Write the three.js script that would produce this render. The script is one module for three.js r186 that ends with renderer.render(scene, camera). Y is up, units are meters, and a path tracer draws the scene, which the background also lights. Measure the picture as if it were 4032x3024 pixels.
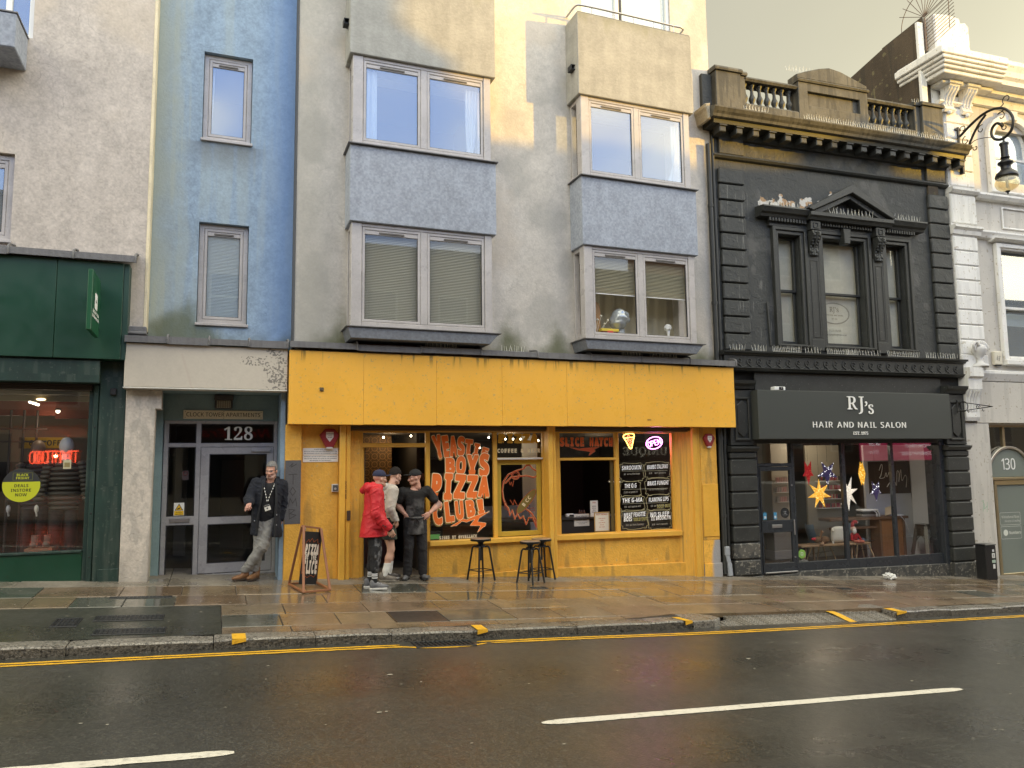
import * as THREE from 'three';
import { mergeGeometries } from 'three/addons/utils/BufferGeometryUtils.js';
import { FontLoader } from 'three/addons/loaders/FontLoader.js';
import { TextGeometry } from 'three/addons/geometries/TextGeometry.js';

// ------------------------------------------------------------------ camera, sky, sun, exposure
const R = d => d * Math.PI / 180;
const scene = new THREE.Scene();
const camera = new THREE.PerspectiveCamera(53.42, 4 / 3, 0.1, 600);
camera.position.set(0, 1.85, 12.6);
camera.rotation.order = 'YXZ';
camera.rotation.set(R(5.985), R(-21.137), R(-0.712));
scene.add(camera);
const renderer = new THREE.WebGLRenderer({ antialias: true });
renderer.setSize(1024, 768);
renderer.toneMapping = THREE.LinearToneMapping;
renderer.toneMappingExposure = 1.4;
renderer.shadowMap.enabled = true;
const SUN = new THREE.Vector3(0.84, 0.07, 0.52).normalize();     // low winter sun, down the street on the right
const sun = new THREE.DirectionalLight(new THREE.Color().setRGB(1, 0.58, 0.05), 4.6);
sun.position.copy(SUN).multiplyScalar(90).add(new THREE.Vector3(8, 5, 0));
sun.target.position.set(8, 5, 0);
sun.castShadow = true; sun.shadow.mapSize.set(4096, 4096);
Object.assign(sun.shadow.camera, { left: -40, right: 40, top: 25, bottom: -10, near: 1, far: 200 });
scene.add(sun, sun.target);
function skyColor(x, y, z) {                                       // radiance towards (x, y, z)
  const e = Math.max(y, 0), d = x * SUN.x + y * SUN.y + z * SUN.z;
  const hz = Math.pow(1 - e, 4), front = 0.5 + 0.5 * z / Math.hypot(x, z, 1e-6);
  const glow = Math.pow(Math.max(0, 0.5 + 0.5 * d), 14);
  const k = 1 / (e + 0.16), n = fbm(x * k * 1.5 + 8.67, z * k * 1.1 + 5.21, 5), n2 = fbm(x * k * 0.6 + 2.6, z * k * 0.6 + 1.56, 3);
  // a grey-gold bank of cloud stands over the roofs on this side; broken blue sky with warm, lit clouds on the other
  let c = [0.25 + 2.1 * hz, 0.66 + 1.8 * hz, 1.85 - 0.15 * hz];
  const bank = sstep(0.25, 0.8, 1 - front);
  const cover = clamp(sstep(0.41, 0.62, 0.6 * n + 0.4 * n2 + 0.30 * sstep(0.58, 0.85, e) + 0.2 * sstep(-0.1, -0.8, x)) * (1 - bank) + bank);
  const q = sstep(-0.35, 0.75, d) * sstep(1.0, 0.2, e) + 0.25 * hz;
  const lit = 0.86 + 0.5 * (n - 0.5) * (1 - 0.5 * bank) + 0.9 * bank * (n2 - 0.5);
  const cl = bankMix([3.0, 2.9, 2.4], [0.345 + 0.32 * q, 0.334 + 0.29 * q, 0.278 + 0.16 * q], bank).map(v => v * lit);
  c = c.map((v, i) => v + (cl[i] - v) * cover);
  const g = 1.7 * glow;
  return [c[0] + 1.1 * g, c[1] + 0.88 * g, c[2] + 0.36 * g];
}
function bankMix(a, b, t) { return a.map((v, i) => v + (b[i] - v) * t); }
function clamp(v, a = 0, b = 1) { return v < a ? a : v > b ? b : v; }
function sstep(a, b, v) { const t = clamp((v - a) / (b - a)); return t * t * (3 - 2 * t); }
// seeded randomness and value noise
function mulberry(a) { return () => { a |= 0; a = a + 0x6D2B79F5 | 0; let t = Math.imul(a ^ a >>> 15, 1 | a); t = t + Math.imul(t ^ t >>> 7, 61 | t) ^ t; return ((t ^ t >>> 14) >>> 0) / 4294967296; }; }
var NT; 
function noiseTable() { const r = mulberry(91); NT = new Float32Array(65536); for (let i = 0; i < 65536; i++) NT[i] = r(); }
function vn(x, y, p = 256) {
  if (!NT) noiseTable();
  const xi = Math.floor(x), yi = Math.floor(y); let fx = x - xi, fy = y - yi;
  fx = fx * fx * (3 - 2 * fx); fy = fy * fy * (3 - 2 * fy);
  const x0 = ((xi % p) + p) % p, y0 = ((yi % p) + p) % p, x1 = (x0 + 1) % p, y1 = (y0 + 1) % p;
  const a = NT[(y0 & 255) * 256 + (x0 & 255)], b = NT[(y0 & 255) * 256 + (x1 & 255)], c = NT[(y1 & 255) * 256 + (x0 & 255)], d = NT[(y1 & 255) * 256 + (x1 & 255)];
  return a + (b - a) * fx + (c - a) * fy + (a - b - c + d) * fx * fy;
}
function fbm(x, y, o = 4, p = 256) { let s = 0, a = 0.5, t = 0; for (let i = 0; i < o; i++) { s += a * vn(x, y, p); t += a; x *= 2; y *= 2; p = Math.min(256, p * 2); a *= 0.5; } return s / t; }
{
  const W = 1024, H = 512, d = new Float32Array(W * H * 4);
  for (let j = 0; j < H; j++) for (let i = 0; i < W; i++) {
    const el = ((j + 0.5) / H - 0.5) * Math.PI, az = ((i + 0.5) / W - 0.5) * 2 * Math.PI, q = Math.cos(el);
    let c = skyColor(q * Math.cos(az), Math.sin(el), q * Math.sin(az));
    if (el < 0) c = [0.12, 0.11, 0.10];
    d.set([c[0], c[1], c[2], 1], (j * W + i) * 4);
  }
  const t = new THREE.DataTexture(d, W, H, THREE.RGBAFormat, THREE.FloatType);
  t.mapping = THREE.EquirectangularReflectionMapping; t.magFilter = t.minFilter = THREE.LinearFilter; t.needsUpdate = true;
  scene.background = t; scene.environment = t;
}
// ------------------------------------------------------------------ helpers
const rnd = mulberry(20241);
const rr = (a, b) => a + (b - a) * rnd();
const V = (x, y, z) => new THREE.Vector3(x, y, z);
const used = {};
const numbered = n => { const k = used[n] = (used[n] ?? -1) + 1; return k ? n + '_' + String(k).padStart(3, '0') : n; };
const MAIN = { x: 0, a: 0 }, SIDE = { x: 9.3, a: R(2.7) };            // the two houses on the right stand turned by 2.7 degrees
const toWorld = (f, x, y, z) => V(f.x + x * Math.cos(f.a) - z * Math.sin(f.a), y, x * Math.sin(f.a) + z * Math.cos(f.a));
let frame = MAIN;
function thing(name, label, category, base = [0, 0, 0], group, turn = 0) {
  const o = new THREE.Group(); o.name = numbered(name);
  o.position.copy(toWorld(frame, ...base)); o.rotation.y = -frame.a + turn;
  o._b = base; scene.add(o); o.userData = { label, category }; if (group) o.userData.group = group;
  return o;
}
function structure(name, base = [0, 0, 0]) { const o = new THREE.Group(); o.name = numbered(name); o.position.set(...base); o._b = base; o.userData.kind = 'structure'; scene.add(o); return o; }
function group(parent, name, label) { const o = new THREE.Group(); o.name = name; o._b = parent._b; parent.add(o); if (label) o.userData.label = label; return o; }
function merged(gs) {
  gs = (Array.isArray(gs) ? gs.flat(9) : [gs]).map(g => {
    const n = g.index ? g.toNonIndexed() : g.clone();
    if (!n.attributes.uv) planarUV(n);
    for (const k of Object.keys(n.attributes)) if (!['position', 'normal', 'uv', 'color'].includes(k)) n.deleteAttribute(k);
    return n;
  });
  return gs.length > 1 ? mergeGeometries(gs) : gs[0];
}
function planarUV(g) {                                               // texture coordinates in metres, by the way each face looks
  const p = g.attributes.position, n = g.attributes.normal, uv = new Float32Array(p.count * 2);
  for (let i = 0; i < p.count; i++) {
    const ax = Math.abs(n.getX(i)), ay = Math.abs(n.getY(i)), az = Math.abs(n.getZ(i));
    if (ay > ax && ay > az) { uv[2 * i] = p.getX(i); uv[2 * i + 1] = -p.getZ(i); }
    else if (ax > az) { uv[2 * i] = p.getZ(i); uv[2 * i + 1] = p.getY(i); }
    else { uv[2 * i] = p.getX(i); uv[2 * i + 1] = p.getY(i); }
  }
  g.setAttribute('uv', new THREE.BufferAttribute(uv, 2)); return g;
}
function part(parent, name, gs, m, label) {                          // geometry is given in the frame; the part hangs on its thing's base
  const g = merged(gs); const b = parent._b;
  if (b[0] || b[1] || b[2]) g.translate(-b[0], -b[1], -b[2]);
  const o = new THREE.Mesh(g, m); o.name = name; o.castShadow = o.receiveShadow = true; o._b = b; parent.add(o);
  if (label) o.userData.label = label;
  return o;
}
function mergedThing(name, label, category, gs, m, base = [0, 0, 0], grp) {   // a thing that is one mesh
  const g = merged(gs); g.translate(-base[0], -base[1], -base[2]);
  const o = new THREE.Mesh(g, m); o.name = numbered(name); o.position.copy(toWorld(frame, ...base)); o.rotation.y = -frame.a; o._b = base;
  o.castShadow = o.receiveShadow = true; o.userData = { label, category }; if (grp) o.userData.group = grp; scene.add(o); return o;
}
function fromTris(pos) { const g = new THREE.BufferGeometry(); g.setAttribute('position', new THREE.BufferAttribute(new Float32Array(pos), 3)); g.computeVertexNormals(); return planarUV(g); }
function B(x0, x1, y0, y1, z0, z1, c = 0.004) {                      // a box with chamfered edges
  const lo = [Math.min(x0, x1), Math.min(y0, y1), Math.min(z0, z1)], hi = [Math.max(x0, x1), Math.max(y0, y1), Math.max(z0, z1)];
  c = Math.min(c, (hi[0] - lo[0]) * 0.4, (hi[1] - lo[1]) * 0.4, (hi[2] - lo[2]) * 0.4);
  const P = [];
  const pt = (s, ax) => [0, 1, 2].map(k => s[k] > 0 ? hi[k] - (k === ax ? 0 : c) : lo[k] + (k === ax ? 0 : c));   // corner s on the face of axis ax
  const tri = (a, b, d, out) => {
    const ux = b[0] - a[0], uy = b[1] - a[1], uz = b[2] - a[2], vx = d[0] - a[0], vy = d[1] - a[1], vz = d[2] - a[2];
    const s = (uy * vz - uz * vy) * out[0] + (uz * vx - ux * vz) * out[1] + (ux * vy - uy * vx) * out[2];
    s > 0 ? P.push(...a, ...b, ...d) : P.push(...a, ...d, ...b);
  };
  const quad = (a, b, d, e, o) => { tri(a, b, d, o); tri(a, d, e, o); };
  for (let ax = 0; ax < 3; ax++) for (const s of [-1, 1]) {
    const u = (ax + 1) % 3, v = (ax + 2) % 3, q = (i, j) => { const t = [0, 0, 0]; t[ax] = s; t[u] = i; t[v] = j; return pt(t, ax); }, o = [0, 0, 0]; o[ax] = s;
    quad(q(-1, -1), q(1, -1), q(1, 1), q(-1, 1), o);
  }
  if (c > 0) {
    for (let ax = 0; ax < 3; ax++) { const u = (ax + 1) % 3, v = (ax + 2) % 3; for (const i of [-1, 1]) for (const j of [-1, 1]) {
      const a = [0, 0, 0], b = [0, 0, 0], o = [0, 0, 0]; a[ax] = -1; b[ax] = 1; a[u] = b[u] = o[u] = i; a[v] = b[v] = o[v] = j;
      quad(pt(a, u), pt(b, u), pt(b, v), pt(a, v), o);
    } }
    for (const i of [-1, 1]) for (const j of [-1, 1]) for (const k of [-1, 1]) { const s = [i, j, k]; tri(pt(s, 0), pt(s, 1), pt(s, 2), s); }
  }
  return fromTris(P);
}
const path = pts => { const s = new THREE.Shape(); pts.forEach((p, i) => i ? s.lineTo(p[0], p[1]) : s.moveTo(p[0], p[1])); s.closePath(); return s; };
const rectPts = (x0, x1, y0, y1) => [[x0, y0], [x1, y0], [x1, y1], [x0, y1]];
function plate(outer, holes, z0, z1, bevel = 0) {                    // an upright plate with openings
  const s = path(outer); for (const h of holes) s.holes.push(path(h.length === 4 && !Array.isArray(h[0]) ? rectPts(...h) : h));
  const g = new THREE.ExtrudeGeometry(s, { depth: z1 - z0 - 2 * bevel, bevelEnabled: bevel > 0, bevelSize: bevel, bevelOffset: -bevel, bevelThickness: bevel, bevelSegments: 1, curveSegments: 20 });
  g.translate(0, 0, z0 + bevel); g.deleteAttribute('uv'); return planarUV(g.toNonIndexed ? (g.index ? g.toNonIndexed() : g) : g);
}
const ring = (x0, x1, y0, y1, w, z0, z1, bevel = 0.004, wb = w) => plate(rectPts(x0, x1, y0, y1), [[x0 + w, x1 - w, y0 + wb, y1 - w]], z0, z1, bevel);
function mould(prof, x0, x1, ends = 0) {                             // profile of [z, y] run along x
  const g = new THREE.ExtrudeGeometry(path(prof.map(([z, y]) => [-z, y])), { depth: x1 - x0, bevelEnabled: false, curveSegments: 8 });
  g.rotateY(Math.PI / 2); g.translate(x0, 0, 0);                     // (-z, y, d) -> (d, y, z)
  g.deleteAttribute('uv'); return planarUV(g);
}
function side(prof, x0, x1) { return mould(prof, x0, x1); }
function cyl(x, y, z, r, h, seg = 20, r2 = r) { const g = new THREE.CylinderGeometry(r2, r, h, seg); g.translate(x, y, z); return g; }
function cylTo(a, b, r, seg = 8, r2 = r) {
  const A = V(...a), Bv = V(...b), d = Bv.clone().sub(A), g = new THREE.CylinderGeometry(r2, r, d.length(), seg);
  g.applyQuaternion(new THREE.Quaternion().setFromUnitVectors(V(0, 1, 0), d.normalize())); g.translate(...A.add(Bv).multiplyScalar(0.5).toArray()); return g;
}
function bar(a, b, w, t, up = [0, 0, 1]) {                           // a square bar from a to b
  const A = V(...a), Bv = V(...b), d = Bv.clone().sub(A), L = d.length(), g = B(-w / 2, w / 2, -L / 2, L / 2, -t / 2, t / 2, Math.min(w, t) * 0.12);
  const y = d.normalize(), z0 = V(...up), x = y.clone().cross(z0).normalize(), z = x.clone().cross(y);
  g.applyMatrix4(new THREE.Matrix4().makeBasis(x, y, z)); g.translate(...A.add(Bv).multiplyScalar(0.5).toArray()); return g;
}
const tube = (pts, r, n = 0, seg = 6, closed = false) => new THREE.TubeGeometry(new THREE.CatmullRomCurve3(pts.map(p => V(...p)), closed), n || pts.length * 4, r, seg, closed);
function poly(pts, r) { return pts.slice(1).map((p, i) => cylTo(pts[i], p, r, 6)); }
const lathe = (prof, x, y, z, seg = 20) => { const g = new THREE.LatheGeometry(prof.map(p => new THREE.Vector2(p[0], p[1])), seg); g.translate(x, y, z); return g; };
const ball = (x, y, z, r, sx = 1, sy = 1, sz = 1, n = 14) => { const g = new THREE.SphereGeometry(r, n, Math.ceil(n * 0.7)); g.scale(sx, sy, sz); g.translate(x, y, z); return g; };
function sheet(x0, x1, y0, y1, z) { const g = new THREE.PlaneGeometry(x1 - x0, y1 - y0); g.translate((x0 + x1) / 2, (y0 + y1) / 2, z); return g; }   // uv 0..1
function roomBox(x0, x1, y0, y1, z0, z1) {                           // a room open towards the street: five thin slabs
  const t = 0.08;
  return [B(x0 - t, x1 + t, y0 - t, y1 + t, z0 - t, z0, 0), B(x0 - t, x0, y0, y1, z0 + 0.001, z1, 0), B(x1, x1 + t, y0, y1, z0 + 0.001, z1, 0), B(x0, x1, y1, y1 + t, z0 + 0.001, z1, 0), B(x0, x1, y0 - t, y0, z0 + 0.001, z1, 0)];
}
function warp(g, f) { const p = g.attributes.position; for (let i = 0; i < p.count; i++) { const q = f(p.getX(i), p.getY(i), p.getZ(i)); p.setXYZ(i, q[0], q[1], q[2]); } g.computeVertexNormals(); return g; }
const fonts = {};
for (const k of ['sans_regular', 'sans_bold', 'serif_regular', 'serif_bold']) fonts[k] = await new FontLoader().loadAsync(`fonts/droid/droid_${k}.typeface.json`);
function text3(str, font, x0, x1, y0, y1, z, depth, track = 0) {     // raised letters fitted to a box
  const gs = []; let at = 0;
  for (const ch of str) {
    if (ch === ' ') { at += 0.36 + track; continue; }
    const g = new TextGeometry(ch, { font: fonts[font], size: 1, depth: 1, curveSegments: 5, bevelEnabled: false }); g.computeBoundingBox();
    const bb = g.boundingBox; g.translate(at - bb.min.x, 0, 0); at += bb.max.x - bb.min.x + 0.13 + track; gs.push(g);
  }
  const g = merged(gs); g.computeBoundingBox(); const b = g.boundingBox;
  g.translate(-b.min.x, -b.min.y, 0); g.scale((x1 - x0) / (b.max.x - b.min.x), (y1 - y0) / (b.max.y - b.min.y), depth); g.translate(x0, y0, z); return g;
}
// ------------------------------------------------------------------ textures and materials
const srgb8 = v => Math.round(255 * clamp(v <= 0.0031308 ? 12.92 * v : 1.055 * Math.pow(v, 1 / 2.4) - 0.055));
function tex(w, h, fn, color = true, mx = 1, my = mx, ox = 0, oy = 0) {   // fn(u, v) -> linear rgb or a number; the tile covers mx by my metres from (ox, oy)
  const d = new Uint8Array(w * h * 4);
  for (let j = 0; j < h; j++) for (let i = 0; i < w; i++) {
    const c = fn((i + 0.5) / w, (j + 0.5) / h), k = (j * w + i) * 4;
    if (typeof c === 'number') d[k] = d[k + 1] = d[k + 2] = clamp(c) * 255; else { d[k] = srgb8(c[0]); d[k + 1] = srgb8(c[1]); d[k + 2] = srgb8(c[2]); }
    d[k + 3] = 255;
  }
  const t = new THREE.DataTexture(d, w, h); t.colorSpace = color ? THREE.SRGBColorSpace : THREE.NoColorSpace;
  t.wrapS = t.wrapT = THREE.RepeatWrapping; t.magFilter = THREE.LinearFilter; t.minFilter = THREE.LinearMipmapLinearFilter; t.generateMipmaps = true; t.needsUpdate = true;
  t.repeat.set(1 / mx, 1 / my); t.offset.set(-ox / mx, -oy / my); return t;
}
function canvasTex(w, h, draw, bg) {
  const c = document.createElement('canvas'); c.width = w; c.height = h; const x = c.getContext('2d');
  if (bg) { x.fillStyle = bg; x.fillRect(0, 0, w, h); }
  draw(x, w, h); const t = new THREE.CanvasTexture(c); t.colorSpace = THREE.SRGBColorSpace; return t;
}
const C = (r, g, b) => new THREE.Color().setRGB(r, g, b);
const mat = (col, rough = 0.6, o = {}) => new THREE.MeshPhysicalMaterial({ color: Array.isArray(col) ? C(...col) : col, roughness: rough, ...o });
const glow = (col, k = 1, base) => mat(base ?? [0.02, 0.02, 0.02], 0.5, { emissive: C(...col), emissiveIntensity: k });
const print = (t, o = {}) => mat([1, 1, 1], 0.6, { map: t, ...o });
const decal = (t, o = {}) => mat([1, 1, 1], 0.7, { map: t, transparent: true, ...o });
function lampAt(pos, col, power, dist = 0, rad = 2) { const l = new THREE.PointLight(C(...col), power, dist, 2); l.position.copy(toWorld(frame, ...pos)); l.castShadow = true; l.shadow.radius = rad; scene.add(l); return l; }

// shared grain
const tStuccoB = tex(512, 512, (u, v) => 0.6 * fbm(u * 56, v * 56, 3, 56) + 0.4 * fbm(u * 14, v * 14, 3, 14), false, 1.2);
const tFineB = tex(256, 256, (u, v) => fbm(u * 48, v * 48, 3, 48), false, 0.5);
const tVar = tex(512, 512, (u, v) => { const n = fbm(u * 8, v * 8, 5, 8), s = fbm(u * 96, v * 96, 2, 96); const k = 0.78 + 0.3 * n + 0.14 * (s - 0.5); return [k, k, k * 0.99]; }, true, 1.7);
const tStreak = tex(512, 512, (u, v) => { const n = fbm(u * 40, v * 3, 4, 8), m = fbm(u * 8, v * 8, 4, 8); const k = 0.74 + 0.34 * n + 0.16 * (m - 0.5); return [k, k, k]; }, true, 1.6);
const tRough = tex(256, 256, (u, v) => 0.45 + 0.55 * fbm(u * 6, v * 6, 4, 6), false, 1.1);
const stucco = (col, rough = 0.92, map, bump = 0.004) => mat(col, rough, { map: map ?? tVar, bumpMap: tStuccoB, bumpScale: bump });
const painted = (col, rough = 0.5, o = {}) => mat(col, rough, { map: tVar, bumpMap: tFineB, bumpScale: 0.0006, roughnessMap: tRough, ...o });
const mFrame = painted([0.46, 0.43, 0.42], 0.45), mFrameDark = mat([0.03, 0.03, 0.035], 0.5), mVent = mat([0.12, 0.11, 0.10], 0.6);
const pane = (o = {}) => mat([1, 1, 1], 0.02, { transmission: 1, thickness: 0, ior: 1.75, ...o });
const mGlassSky = pane({ ior: 2.2, metalness: 0.24, color: C(0.80, 0.90, 1.0) });       // coated upstairs panes
const mGlass = pane(), mGlassShop = pane({ ior: 1.85 });
const mDarkRoom = mat([0.05, 0.045, 0.04], 0.9), mBlack = mat([0.012, 0.012, 0.013], 0.55), mWhite = mat([0.75, 0.75, 0.73], 0.6);
const mLead = mat([0.17, 0.165, 0.165], 0.55, { map: tStreak, bumpMap: tStuccoB, bumpScale: 0.004, metalness: 0.15 });
const mSteel = mat([0.45, 0.45, 0.46], 0.35, { metalness: 0.9 });
const mSpike = mat([0.70, 0.68, 0.60], 0.4, { metalness: 0.3 });
function spikes(x0, x1, y, z, n, h = 0.11, tilt = 0.03) {             // a strip of bird spikes, fine wires joined
  const gs = []; for (let i = 0; i < n; i++) { const x = x0 + (x1 - x0) * (i + 0.3 * rnd()) / n, t = (i % 2 ? 1 : -1) * tilt; gs.push(cylTo([x, y, z], [x + rr(-0.02, 0.02), y + h * rr(0.85, 1.1), z + t], 0.0048, 4, 0.0022)); }
  return gs;
}
function spikeStrip(parent, ...a) { const o = part(parent, 'bird_spikes', spikes(...a), mSpike); o.userData.kind = 'stuff'; return o; }
// ------------------------------------------------------------------ road, kerb, pavement
const PY = (x, z) => 0.168 - 0.056 * x - 0.025 * z, RY = x => -0.027 - 0.056 * x;
const KZ = [[-30, 4.0], [-4, 3.96], [-1.85, 3.93], [0, 3.87], [2.75, 3.82], [5.6, 3.72], [9.4, 3.56], [13, 3.38], [20, 3.06], [60, 1.2]];
function kz(x) { for (let i = 1; i < KZ.length; i++) if (x <= KZ[i][0]) { const [a, b] = KZ[i - 1], [c, d] = KZ[i]; return b + (d - b) * (x - a) / (c - a); } return 1.2; }
const tAsphalt = tex(1024, 1024, (u, v) => {
  const s = fbm(u * 256, v * 256, 1, 256), c = fbm(u * 128 + 5, v * 128, 2, 128), n = fbm(u * 6, v * 6, 4, 6), k = 0.030 + 0.022 * n + 0.16 * clamp(s - 0.56) + 0.035 * (c - 0.5);
  return [k * 0.74, k * 0.72, k * 0.60];
}, true, 2.6);
const tAsphaltB = tex(512, 512, (u, v) => 0.6 * fbm(u * 128, v * 128, 2, 128) + 0.4 * fbm(u * 32, v * 32, 2, 32), false, 1.3);
const tAsphaltR = tex(512, 512, (u, v) => 0.60 + 0.7 * (fbm(u * 5, v * 8, 4, 5) - 0.5) + 0.25 * (fbm(u * 90, v * 90, 2, 90) - 0.5) + 0.13 * Math.cos(v * 25.13 + 2), false, 5.2, 8);
const mAsphalt = mat([1, 1, 1], 0.62, { map: tAsphalt, bumpMap: tAsphaltB, bumpScale: 0.0035, roughnessMap: tAsphaltR, ior: 1.5, clearcoat: 0.5, clearcoatRoughness: 0.34 });
const road = structure('road', [0, RY(0), 8]);
{
  const P = [], N = 40; const xs = []; for (let i = 0; i <= N; i++) xs.push(-60 + 150 * i / N);
  for (let i = 0; i < N; i++) for (const [z0, z1] of [[0.2, 6], [6, 16]]) {
    const a = [xs[i], RY(xs[i]), z0], b = [xs[i + 1], RY(xs[i + 1]), z0], c = [xs[i + 1], RY(xs[i + 1]), z1], d = [xs[i], RY(xs[i]), z1];
    P.push(...a, ...c, ...b, ...a, ...d, ...c);
  }
  part(road, 'asphalt', fromTris(P), mAsphalt);
}
// the ground beyond, out to the horizon
{ const g = structure('ground', [0, -9, 0]); const P = new THREE.PlaneGeometry(900, 900); P.rotateX(-Math.PI / 2); P.translate(0, -9, 0); part(g, 'soil', P, mat([0.08, 0.07, 0.06], 0.95)); }
function strip(pts, w, h, wear = 0, seed = 1) {                      // a painted line on the road along [x, z] points
  const P = [], r = mulberry(seed);
  const L = []; for (let i = 1; i < pts.length; i++) { const n = Math.max(2, Math.ceil(Math.hypot(pts[i][0] - pts[i - 1][0], pts[i][1] - pts[i - 1][1]) / 0.06)); for (let k = i > 1 ? 1 : 0; k <= n; k++) L.push([pts[i - 1][0] + (pts[i][0] - pts[i - 1][0]) * k / n, pts[i - 1][1] + (pts[i][1] - pts[i - 1][1]) * k / n]); }
  const E = L.map(([x, z], i) => { const end = Math.min(i, L.length - 1 - i), q = end < 3 ? [0.35, 0.75, 0.92][end] : 1, j = () => (r() - 0.5) * 0.006 * (1 + wear); return [[x, RY(x) + h, z - w / 2 * q + j()], [x, RY(x) + h, z + w / 2 * q + j()]]; });
  for (let i = 1; i < E.length; i++) { const [a, d] = E[i - 1], [b, c] = E[i]; P.push(...a, ...c, ...b, ...a, ...d, ...c); }
  return fromTris(P);
}
const tPaintW = tex(256, 256, (u, v) => { const n = fbm(u * 30, v * 30, 3, 30), w = fbm(u * 7, v * 7, 3, 7); const k = 0.74 - 0.22 * Math.max(0, n - 0.55) * 3 - 0.12 * w; return [k, k * 0.95, k * 0.84]; }, true, 1);
const tPaintY = tex(256, 256, (u, v) => { const n = fbm(u * 34, v * 34, 3, 34), w = fbm(u * 6, v * 6, 3, 6); const k = 1 - 0.35 * Math.max(0, n - 0.5) * 2 - 0.2 * w; return [0.78 * k, 0.43 * k, 0.025 * k]; }, true, 1);
const mPaintW = mat([1, 1, 1], 0.5, { map: tPaintW, bumpMap: tAsphaltB, bumpScale: 0.002 }), mPaintY = mat([1, 1, 1], 0.5, { map: tPaintY, bumpMap: tAsphaltB, bumpScale: 0.002 });
{
  const lines = structure('road_marking', [4, RY(4), 6]);
  part(lines, 'white_dash', strip([[2.42, 6.9], [6.92, 6.9]], 0.115, 0.004, 0, 3), mPaintW);
  part(lines, 'white_dash', strip([[-4.4, 6.96], [0.16, 6.98]], 0.115, 0.004, 1, 4), mPaintW);
  part(lines, 'white_dash', strip([[9.2, 6.86], [13.6, 6.84]], 0.115, 0.004, 0, 5), mPaintW);
  const yl = off => x => kz(x) + 0.21 + off + 0.04 * sstep(2, -2, x) + 0.10 * sstep(3.3, 6.4, x) - 0.05 * sstep(7, 14, x);
  const mk = f => { const L = []; for (let x = -6; x <= 1.7; x += 0.7) L.push([x, f(x)]); L.push([1.95, f(2)]); return L; };
  const mk2 = (f, x0) => { const L = []; for (let x = x0; x <= 34; x += 0.7) L.push([x, f(x)]); return L; };
  const inner = yl(-0.045), outer = yl(0.045);
  part(lines, 'yellow_line', strip(mk(inner), 0.05, 0.004, 1, 11), mPaintY); part(lines, 'yellow_line', strip(mk2(inner, 2.86), 0.05, 0.004, 1, 12), mPaintY);
  const dip = mk(outer); dip.push([2.2, outer(2.2) + 0.10], [2.5, outer(2.5) + 0.12], [2.75, outer(2.75) + 0.08], [2.95, outer(2.95)]);
  part(lines, 'yellow_line', strip(dip, 0.05, 0.004, 1, 13), mPaintY); part(lines, 'yellow_line', strip(mk2(outer, 3.0), 0.05, 0.004, 1, 14), mPaintY);
  const kerbMark = (x, w, skew = 0) => { const P = [], h = 0.0048; for (let i = 0; i < 6; i++) { const za = kz(x) - 0.25 + 0.042 * i, zb = za + 0.042; const q = (xx, z) => [xx + skew * (z - kz(x)), PY(xx, z) + h, z]; P.push(...q(x, za), ...q(x + w, zb), ...q(x + w, za), ...q(x, za), ...q(x, zb), ...q(x + w, zb)); } 
    const z = kz(x) + 0.007; P.push(x, PY(x, z) + h - 0.004, z, x, PY(x, z) - 0.05, z + 0.004, x + w, PY(x, z) - 0.03, z + 0.004, x, PY(x, z) + h - 0.004, z, x + w, PY(x, z) - 0.03, z + 0.004, x + w, PY(x, z) + h - 0.004, z); return fromTris(P); };
  part(lines, 'kerb_mark', kerbMark(0.2, 0.14), mPaintY); part(lines, 'kerb_mark', kerbMark(2.92, 0.13), mPaintY);
  part(lines, 'kerb_mark', kerbMark(5.86, 0.11, 0.2), mPaintY); part(lines, 'kerb_mark', kerbMark(9.75, 0.2), mPaintY);
  const P = [], q = (x, z) => [x, PY(x, z) - 0.03 - 0.10 * sstep(3.25, 3.75, z), z]; for (let i = 0; i < 6; i++) { const z0 = 3.24 + 0.07 * i, z1 = z0 + 0.07, x0 = 8.62 + 0.02 * i; P.push(...q(x0, z0), ...q(x0 + 0.16, z1), ...q(x0 + 0.14, z0), ...q(x0, z0), ...q(x0 + 0.02, z1), ...q(x0 + 0.16, z1)); }
  const km = fromTris(P); km.translate(0, 0.012, 0); part(lines, 'kerb_mark', km, mPaintY);
}
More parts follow.
